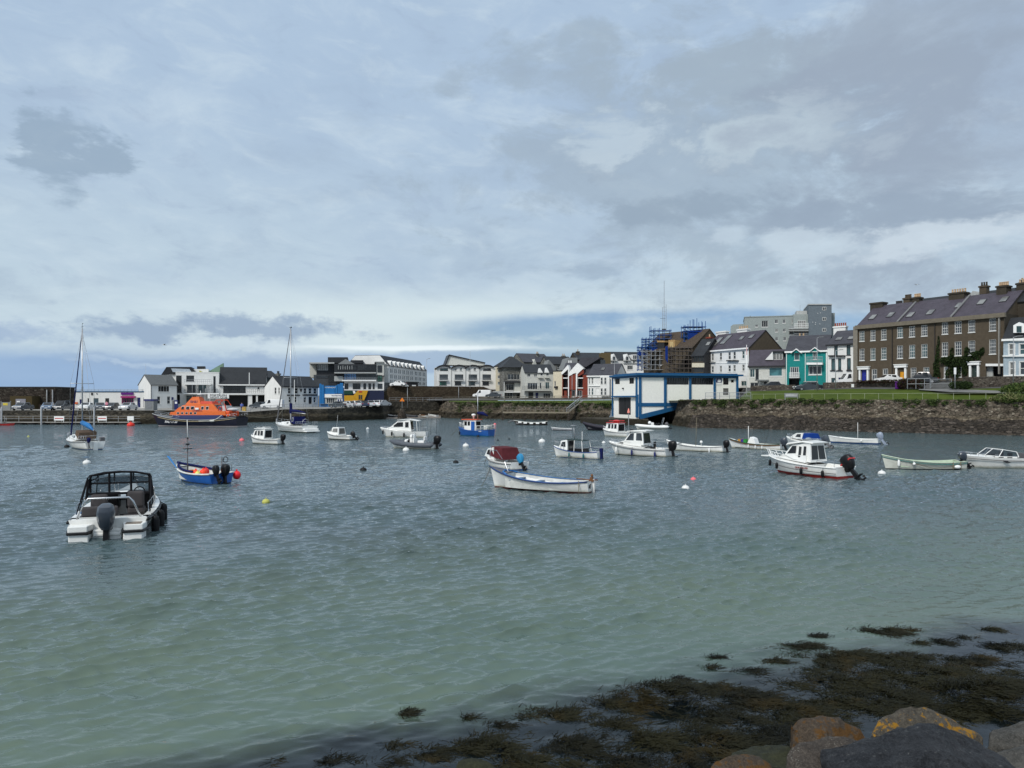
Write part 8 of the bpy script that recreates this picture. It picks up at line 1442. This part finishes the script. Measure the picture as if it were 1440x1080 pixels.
R_SL = rockm('slate_boulder', (.009, .010, .013), (.042, .045, .050), vein=.55, bump=.10); R_BR = rockm('brown_boulder', (.032, .023, .015), (.08, .06, .042), lichen=(.13, .060, .010, .50)); R_LI = rockm('lichen_boulder', (.035, .030, .023), (.085, .075, .058), lichen=(.40, .20, .010, .56)); R_BA = rockm('barnacle_boulder', (.030, .025, .021), (.068, .057, .047), barn=.9); R_GR = rockm('grey_boulder', (.032, .032, .029), (.08, .076, .068)); R_WET = rockm('wet_weedy_rock', (.012, .013, .008), (.03, .032, .016))
def hrock(pts, seed, m, lab, rough=.05, cuts=3):
    """angular boulder: hull of the given (photo column, photo row, distance) corners and a foot on the ground"""
    rg = random.Random(seed); P = [Vector((GX(x, D), D, GZ(y, D))) for x, y, D in pts]; c = sum(P, Vector()) / len(P)
    P += [Vector((c.x + (p.x - c.x) * 1.05, c.y + (p.y - c.y) * 1.2, -.3)) for p in P]; bm = bmesh.new()
    for p in P: bm.verts.new(p - c)
    rs = bmesh.ops.convex_hull(bm, input=bm.verts); bmesh.ops.delete(bm, geom=[g for g in rs['geom_interior'] if isinstance(g, bmesh.types.BMVert)], context='VERTS')
    bmesh.ops.bevel(bm, geom=list(bm.edges), offset=.05, segments=2, affect='EDGES', profile=.6)
    bmesh.ops.triangulate(bm, faces=bm.faces)
    for _ in range(4):
        es = [e for e in bm.edges if e.calc_length() > .07]
        if not es: break
        bmesh.ops.subdivide_edges(bm, edges=es, cuts=1); bmesh.ops.triangulate(bm, faces=[f for f in bm.faces if len(f.verts) > 3])
    bm.normal_update()
    for v in bm.verts:
        q = v.co + Vector((seed, 0, 0)); st = abs(mnoise.noise(Vector((q.x * 2.1, q.y * 2.1, q.z * 3.4)))) ; v.co += v.normal * rough * (1.1 * mnoise.noise(q * 2.0) - 1.2 * st + .5 * mnoise.noise(q * 6.5) + .28 * mnoise.noise(q * 15) + .15 * mnoise.noise(q * 32))
    me = bpy.data.meshes.new('boulder'); bm.to_mesh(me); bm.free(); me.materials.append(m); me.polygons.foreach_set('use_smooth', [True] * len(me.polygons)); me.set_sharp_from_angle(angle=R(28))
    o = bpy.data.objects.new('boulder', me); C.objects.link(o); o.location = c; tag(o, lab, 'boulder'); return o
hrock([(1150, 1003, 8.5), (1182, 1007, 8.5), (1112, 1020, 8.4), (1114, 1050, 8.3), (1215, 1030, 8.5), (1232, 1060, 8.3), (1160, 1065, 8.0), (1160, 1012, 9.0)], 11, R_BR, 'rounded brown boulder with a rust coloured face, left of the black boulder')
hrock([(1272, 990, 8.0), (1308, 988, 8.0), (1240, 1012, 7.9), (1226, 1032, 7.8), (1345, 1010, 8.0), (1388, 1040, 7.8), (1402, 1075, 7.6), (1300, 1090, 7.4), (1290, 1004, 8.5), (1350, 1030, 8.4)], 23, R_LI, 'pointed boulder with bright orange lichen behind the black boulder', .06)
hrock([(1290, 1013, 6.9), (1316, 1013, 6.9), (1215, 1038, 6.9), (1150, 1050, 6.9), (1170, 1105, 6.2), (1352, 1032, 6.9), (1322, 1062, 6.3), (1398, 1060, 6.8), (1452, 1095, 6.5), (1290, 1130, 5.9), (1300, 1032, 7.4), (1180, 1060, 7.3)], 5, R_SL, 'large black slate boulder at the bottom right', .06)
hrock([(1122, 1042, 7.0), (1180, 1034, 7.0), (1216, 1044, 7.0), (1245, 1088, 6.8), (1098, 1072, 6.9), (1116, 1112, 6.5), (1222, 1120, 6.4), (1170, 1048, 7.5)], 31, R_BA, 'barnacle speckled brown boulder in front of the rust faced one', .045)
hrock([(1394, 1024, 7.8), (1436, 1013, 7.8), (1510, 1012, 7.8), (1388, 1048, 7.7), (1500, 1060, 7.4), (1402, 1036, 8.2), (1480, 1026, 8.3)], 47, R_GR, 'flat grey boulder at the right edge above the black one')
hrock([(1376, 1056, 7.2), (1430, 1043, 7.2), (1510, 1040, 7.2), (1400, 1100, 6.8), (1500, 1110, 6.6), (1440, 1050, 7.6)], 53, R_GR, 'lower grey brown boulder cut by the right edge')
hrock([(998, 1074, 7.4), (1035, 1060, 7.4), (1074, 1063, 7.4), (1097, 1084, 7.3), (1000, 1112, 7.1), (1090, 1112, 7.0), (1040, 1072, 7.8)], 61, R_BR, 'small tan boulder at the bottom edge left of the barnacle boulder')
hrock([(1030, 1056, 8.3), (1090, 1047, 8.4), (1125, 1052, 8.3), (1030, 1075, 8.0), (1120, 1080, 7.9), (1080, 1052, 8.8)], 67, R_WET, 'low dark weedy boulder behind the small tan one')
hrock([(636, 1072, 9.2), (660, 1063, 9.2), (690, 1066, 9.2), (705, 1080, 9.1), (640, 1095, 8.9), (670, 1068, 9.5)], 71, R_WET, 'dark grey stone lying under the weed at the bottom centre')
for i, (x, y, r_) in enumerate(((3.6, 5.6, .9), (5.2, 5.2, 1.1), (2.2, 5.6, .8), (6.6, 7.2, .9), (4.4, 8.0, .6), (7.4, 5.6, 1.2))): rock('boulder', (x, y, .1 if i != 4 else .0), (r_, r_ * .8, r_ * .7), 90 + i, R_GR, ('grey boulder low in the pile under the barnacle boulder', 'grey boulder at the foot of the black slate boulder', 'grey boulder under the small tan boulder', 'grey boulder low behind the right edge stones', 'small grey boulder wedged behind the lichen boulder', 'big grey boulder out of sight at the right of the pile')[i], sub=3)
# wrack
def weed():
    rng = np.random.RandomState(9)
    BL = [(1250, 888, 45, 7), (1130, 910, 42, 6), (1195, 925, 80, 13), (1275, 927, 65, 11), (1330, 903, 22, 5), (1425, 912, 42, 10), (1395, 886, 16, 4), (940, 984, 78, 22), (870, 992, 45, 12), (1010, 970, 50, 9), (800, 1006, 42, 12), (745, 1003, 32, 8), (875, 1018, 45, 10), (690, 1052, 70, 20), (610, 1060, 38, 12), (820, 1050, 60, 20), (920, 1042, 60, 20), (540, 1074, 40, 9), (385, 1074, 16, 9), (1060, 985, 70, 17), (1130, 1002, 90, 26), (1210, 960, 120, 18), (1330, 950, 120, 24), (1410, 985, 100, 36), (1010, 1045, 90, 28), (1062, 945, 30, 5), (1020, 1012, 65, 14), (760, 1075, 80, 14), (1260, 985, 90, 26), (575, 1003, 16, 5), (1095, 930, 25, 4), (1170, 940, 40, 7), (1000, 940, 14, 3), (1380, 930, 60, 9), (930, 1075, 90, 18), (1100, 1040, 60, 26), (1330, 1005, 90, 16), (1200, 992, 90, 14), (660, 1010, 14, 4), (700, 1022, 30, 6), (1150, 895, 20, 3), (1290, 905, 20, 3), (1360, 897, 14, 3), (1010, 925, 18, 3), (960, 955, 20, 4), (560, 1050, 24, 6), (470, 1070, 26, 6)]
    P = []; A = []; Hh = []; T = []
    for px, py, wx, wy in BL:
        D = DW(py); X = GX(px, D); rx = wx / F * D; ry = wy * D * D / (H * F); n = int(min(16000, 3.14 * rx * ry * 3900)); a0 = rng.rand() * 6.28
        q = rng.normal(0, .46, (n, 2)); th = np.arctan2(q[:, 1], q[:, 0]); rr = np.hypot(q[:, 0], q[:, 1]); keep = rr < 1.5 * (.75 + .25 * np.sin(3 * th + a0) + .18 * np.sin(7 * th + 2 * a0)); q = q[keep]
        tone = rng.rand(); x = X + q[:, 0] * rx; y = D + q[:, 1] * ry; r_ = np.hypot(q[:, 0], q[:, 1]); P.append(np.stack([x, y], 1)); ang = np.arctan2(q[:, 1] * ry, q[:, 0] * rx) * .35 + a0 * .1 + .5 * np.sin(x * 3.1 + y * 2.2) + rng.normal(0, .55, len(q)) + (rng.rand(len(q)) < .3) * 3.14
        A.append(ang); big = .20 if (px, py) in ((940, 984), (1410, 985)) else (.03 if wy > 16 else .012); Hh.append(np.maximum(0, 1 - r_ ** 2) * big * (.7 + .5 * rng.rand(len(q)))); T.append(np.full(len(q), tone))
    P = np.concatenate(P); A = np.concatenate(A); Hh = np.concatenate(Hh); T = np.concatenate(T); n = len(P)
    cl = np.sin(P[:, 0] * 5.3 + 1) * np.sin(P[:, 1] * 6.1) + .9 * np.sin(P[:, 0] * 9 + P[:, 1] * 17) * np.sin(P[:, 0] * 3.1 - P[:, 1] * 7.7) + .5 * np.sin(P[:, 0] * 11 + P[:, 1] * 4) * np.sin(P[:, 1] * 13 - P[:, 0] * 3); k = (cl > -.02) | (rng.rand(n) < .12); P, A, Hh, T = P[k], A[k], Hh[k], T[k]; n = len(P)
    L_ = rng.uniform(.05, .19, n); w = rng.uniform(.002, .0065, n); V = np.zeros((n, 8, 3)); bend = rng.normal(0, .6, n)
    x, y = P[:, 0].copy(), P[:, 1].copy(); z = Hh + rng.uniform(-.012, .018, n); a = A
    for s_ in range(4):
        t = s_ / 3; ww = w * (1 - .5 * t); V[:, s_ * 2] = np.stack([x - np.sin(a) * ww, y + np.cos(a) * ww, z + ww * .6], 1); V[:, s_ * 2 + 1] = np.stack([x + np.sin(a) * ww, y - np.cos(a) * ww, z - ww * .6], 1)
        x = x + np.cos(a) * L_ / 3; y = y + np.sin(a) * L_ / 3; a = a + bend / 3; z = z + (rng.uniform(-.014, .014, n)); z = np.maximum(z, -.01)
    V = V.reshape(-1, 3); b0 = np.arange(n)[:, None] * 8; Fc = np.concatenate([b0 + np.array([[0, 1, 3, 2]]), b0 + np.array([[2, 3, 5, 4]]), b0 + np.array([[4, 5, 7, 6]])], 0)
    me = bpy.data.meshes.new('seaweed'); me.vertices.add(len(V)); me.vertices.foreach_set('co', V.ravel()); me.loops.add(Fc.size); me.loops.foreach_set('vertex_index', Fc.ravel().astype(np.int32)); me.polygons.add(len(Fc)); me.polygons.foreach_set('loop_start', np.arange(0, Fc.size, 4)); me.polygons.foreach_set('loop_total', np.full(len(Fc), 4)); me.update()
    at_ = me.attributes.new('tone', 'FLOAT', 'POINT'); at_.data.foreach_set('value', np.repeat(T * .6 + rng.rand(n) * .4, 8)); print('fronds', n)
    def fn(nt, b):
        a_ = nt.nodes.new('ShaderNodeAttribute'); a_.attribute_name = 'tone'; t = E(nt, a_.outputs['Fac']); big = n_noise(nt, n_pos(nt), 1.3, 3, .6)
        c = n_mix(nt, t, (.003, .0035, .002), (.017, .016, .005)); c = n_mix(nt, big.ss(.52, .68) * .6, c, (.028, .019, .004)); nt.links.new(c.k, b.inputs['Base Color']); b.inputs['Roughness'].default_value = .5; b.inputs['Specular IOR Level'].default_value = .12
    me.materials.append(custom('brown_wrack', fn)); o = bpy.data.objects.new('seaweed', me); C.objects.link(o); o['kind'] = 'stuff'; o['label'] = 'brown bladder wrack floating over the shallows by the boulders'
weed()
# foliage
def leaves(name, cs, n, size, cols, lab, cat, seed=1, flat=None, kind=None):
    """cs: ellipsoids (x, y, z, rx, ry, rz)"""
    rg = np.random.RandomState(seed); V = []; tot = sum(c[3] * c[4] * c[5] for c in cs)
    for c in cs:
        k = max(20, int(n * c[3] * c[4] * c[5] / tot)); d_ = rg.normal(0, 1, (k, 3)); d_ /= np.linalg.norm(d_, axis=1)[:, None]; r_ = rg.uniform(.45, 1.08, k) ** .6; p = d_ * r_[:, None] * np.array(c[3:6]) + np.array(c[:3])
        u = rg.normal(0, 1, (k, 3)); u /= np.linalg.norm(u, axis=1)[:, None]; v = np.cross(u, rg.normal(0, 1, (k, 3))); v /= np.linalg.norm(v, axis=1)[:, None]; s_ = (size * rg.uniform(.6, 1.3, k))[:, None]; V.append(np.stack([p - u * s_, p + v * s_ * .5, p + u * s_, p - v * s_ * .5], 1))
    V = np.concatenate(V).reshape(-1, 3); nf = len(V) // 4; me = bpy.data.meshes.new(name); me.from_pydata(V.tolist(), [], [(i * 4, i * 4 + 1, i * 4 + 2, i * 4 + 3) for i in range(nf)])
    for i, c in enumerate(cols): me.materials.append(c)
    me.polygons.foreach_set('material_index', rg.randint(0, len(cols), nf)); o = bpy.data.objects.new(name, me); C.objects.link(o)
    if kind: o['kind'] = kind; o['label'] = lab
    else: tag(o, lab, cat)
    return o
LG = [mat('leaf_dark', (.012, .022, .008), .8), mat('leaf_mid', (.03, .05, .015), .8)]; LB = [mat('leaf_green', (.05, .085, .02), .8), mat('leaf_light', (.10, .13, .04), .8), LG[1]]; LR = [mat('leaf_purple', (.03, .012, .012), .8), mat('leaf_brown', (.05, .03, .02), .8), LG[0]]
T_ = bpy.data.objects['brown_georgian_terrace']; tb = T_.matrix_basis
def onwall(px, py): # point on the terrace front
    A = Vector((GX(1206, 128), 128)); B = Vector((GX(1413, 109), 109)); U = (B - A).normalized(); dx = (px - 720) / F; t = (A.x * U.y - A.y * U.x) / (dx * U.y - U.x); return (dx * t + .12, t - .2, GZ(py, t))
iv = []
for px, py, rx, rz in ((1318, 528, .7, 1.0), (1317, 515, .6, .9), (1317, 503, .35, .8), (1317, 492, .22, .8), (1318, 480, .15, .7), (1328, 507, .8, .5), (1338, 505, .8, .5), (1337, 497, .3, .8), (1347, 509, .9, .7), (1357, 508, .9, .8), (1358, 496, .4, .8), (1366, 505, .8, .5), (1375, 500, .7, .6), (1380, 494, .4, .5), (1357, 520, .6, .8), (1346, 524, .7, .7), (1340, 520, .6, .9), (1331, 527, .3, .8), (1334, 512, .7, .4), (1372, 498, .8, .4)):
    x, y, z = onwall(px, py); iv.append((x, y, z, rx * 1.25, .25, rz * 1.15))
leaves('ivy', iv, 16000, .11, LG, 'dark ivy climbing over the right part of the brown terrace front', 'ivy', 4)
def hl(pts, r_, h): return [(p.x + random.uniform(-.2, .2), p.y, p.z + h * .4, r_, r_ * .6, h * random.uniform(.45, .62)) for p in pts]
leaves('hedge', hl([at(1268 + 5 * i, 114.8 - .4 * i, 6.3) for i in range(6)], .7, 1.4), 3500, .1, LR, 'dark purple hedge beside the purple bins', 'hedge', 6)
leaves('hedge', hl([at(1342 + 4 * i, 107.6 - .25 * i, 6.1) for i in range(6)], .6, 1.0), 3000, .1, LG, 'dark hedge left of the garden wall under the ivy', 'hedge', 7)
leaves('hedge', hl([at(1210 + 6 * i, 121.5 - .55 * i, 7.1) for i in range(9)], .6, .5), 2500, .09, LR, 'low dark planting on top of the stone wall before the brown terrace', 'planting', 8)
leaves('shrub', [tuple(at(px, D, z)) + (r_, r_, h) for px, D, z, r_, h in ((1418, 101.5, 5.8, 1.0, .6), (1430, 101, 5.9, 1.3, .8), (1446, 100, 5.9, 1.5, 1.0), (1436, 99.6, 5.2, 1.0, .5), (1462, 98.5, 5.5, 1.6, 1.1))], 7000, .13, LB, 'loose green shrubs and tall grass on the bank at the right edge', 'shrubs', 9)
leaves('shrub', [tuple(at(px, D, z)) + (r_, r_ * .6, h) for px, D, z, r_, h in ((1408, 99.9, 4.7, .9, .5), (1420, 99.3, 4.8, .8, .6), (1434, 98.7, 4.7, 1.0, .5), (1397, 100.6, 4.6, .6, .35))], 4000, .12, [LB[1], mat('leaf_straw', (.17, .17, .08), .9), LB[0]], 'pale feathery bushes growing on top of the sea wall at right', 'bushes', 10)
tf = []
for A, B in zip(rp, rp[1:]):
    for i in range(46):
        p = Vector(A).lerp(Vector(B), random.random()); s_ = random.uniform(.15, .5); dz = -abs(random.gauss(0, .5)); tf.append((p.x + dz * .1 - .1, p.y - .25 + dz * .25, p.z + dz, s_ * 1.3, s_ * .5, s_ * .6))
leaves('wall_plants', tf, 16000, .09, LB + LG, 'tufts of grass and weeds hanging over the sea wall top', 'plants', 12, kind='stuff')
tf = []
for A, B in zip(qp[9:], qp[10:]):
    for i in range(40): p = Vector(A).lerp(Vector(B), random.random()); s_ = random.uniform(.3, .7); dz = -abs(random.gauss(0, .9)); tf.append((p.x, p.y - .4 + dz * .3, p.z + dz, s_ * 1.5, s_ * .6, s_ * .6))
leaves('bank_plants', tf, 6000, .13, LG + LG + LB, 'rough grass over the stone embankment', 'plants', 13, kind='stuff')
# buoys
BU = [(184, 599, .62, 'fluo_red', 'big red round buoy floating left of the lifeboat bow'), (94, 629, .25, 'black', 'dark buoy at the left side of the small sailing yacht'), (122, 652, .26, 'white', 'white buoy behind the nearest motor cruiser canopy'), (340, 620, .28, 'pink', 'pink buoy on the bow rope of the small cabin boat'), (374, 707, .17, 'lime', 'small yellow green buoy alone in the open water, left centre'), (511, 662, .22, 'black', 'black buoy alone in open water between the blue fishing boat and the open boat'), (641, 651, .2, 'black', 'black buoy just left of the maroon topped boat'), (655, 628, .3, 'white', 'white buoy below the blue wheelhouse boat'), (571, 634, .3, 'white', 'white buoy in front of the grey inflatable'), (762, 622, .36, 'white', 'white buoy left of the cuddy boat with the teal fenders'), (700, 619.5, .14, 'black', 'tiny black float, left one of the pair below the blue wheelhouse boat'), (716, 618, .14, 'black', 'tiny black float, right one of the pair below the blue wheelhouse boat'), (975, 675, .16, 'pink', 'pink buoy in open water below the cabin cruiser outboard'), (964, 688, .2, 'white', 'white buoy beside the pink one in open water'), (1240, 667, .23, 'white', 'white buoy behind the outboard of the red bottomed pilothouse boat'), (517, 603, .22, 'white', 'small white buoy far off behind the small cuddy boat'), (696, 597, .25, 'pink', 'pink buoy right of the blue wheelhouse boat stern'), (849, 623, .2, 'white', 'small white float left of the clean white cabin cruiser'), (40, 614, .14, 'lime', 'two tone small float in the far left water')]
BM = dict(fluo_red=mat('buoy_red', (.62, .03, .015), .5, dirt=.2), black=M_RUB, white=mat('buoy_white', (.66, .66, .64), .5, dirt=.3), pink=mat('buoy_pink', (.72, .14, .16), .5), lime=mat('buoy_lime', (.42, .42, .10), .6))
for px, py, r_, c, lab in BU:
    D = DW(py); o = MB().ball((0, 0, r_ * .2), (r_, r_, r_ * .8), 14, k=9).tube([(0, 0, r_ * .95), (0, 0, r_ * 1.15)], r_ * .14, 6).tube([(r_ * .12 * math.cos(a), 0, r_ * 1.2 + r_ * .12 * math.sin(a)) for a in [6.2832 * i / 8 for i in range(9)]], r_ * .04, 4).build('mooring_buoy', BM[c], smooth=True, loc=at(px, D + r_, -.02)); tag(o, lab, 'buoy', 'mooring buoys in the harbour')
# ropes of the lifeboat
o = MB().tube([at(347, 128.5, 1.7), at(370, 133, 1.35), at(392, 140, 1.6), at(398, 157, 2.5)], .05, 5).build('mooring_rope', M_ROPE); tag(o, 'long mooring rope from the lifeboat stern to the quay', 'rope')
# gulls
def gull(loc, s_, lab, rz=0):
    r = thing('seagull', lab, 'gull', loc, rz); MB().loft([[(x, q * math.cos(a), q * .8 * math.sin(a)) for a in [6.2832 * i / 8 for i in range(8)]] for x, q in ((-.25 * s_, .01), (-.12 * s_, .05 * s_), (.05 * s_, .07 * s_), (.2 * s_, .045 * s_), (.27 * s_, .035 * s_), (.33 * s_, .005))]).build('body', M_TRIM, r, smooth=True)
    for sg in (1, -1): MB().ext([(.08 * s_, sg * .04 * s_, .02), (.1 * s_, sg * .3 * s_, .12 * s_), (-.02 * s_, sg * .6 * s_, .04 * s_), (-.06 * s_, sg * .3 * s_, .1 * s_), (-.06 * s_, sg * .04 * s_, .02)], (0, 0, .012)).build('wing', M_GREYT, r)
gull(at(231, 110, GZ(485, 110)), 1.1, 'gull gliding over the yacht club roof', R(40)); gull(at(1289, 90, GZ(400.5, 90)), .7, 'gull flying above the brown terrace chimneys', R(100))
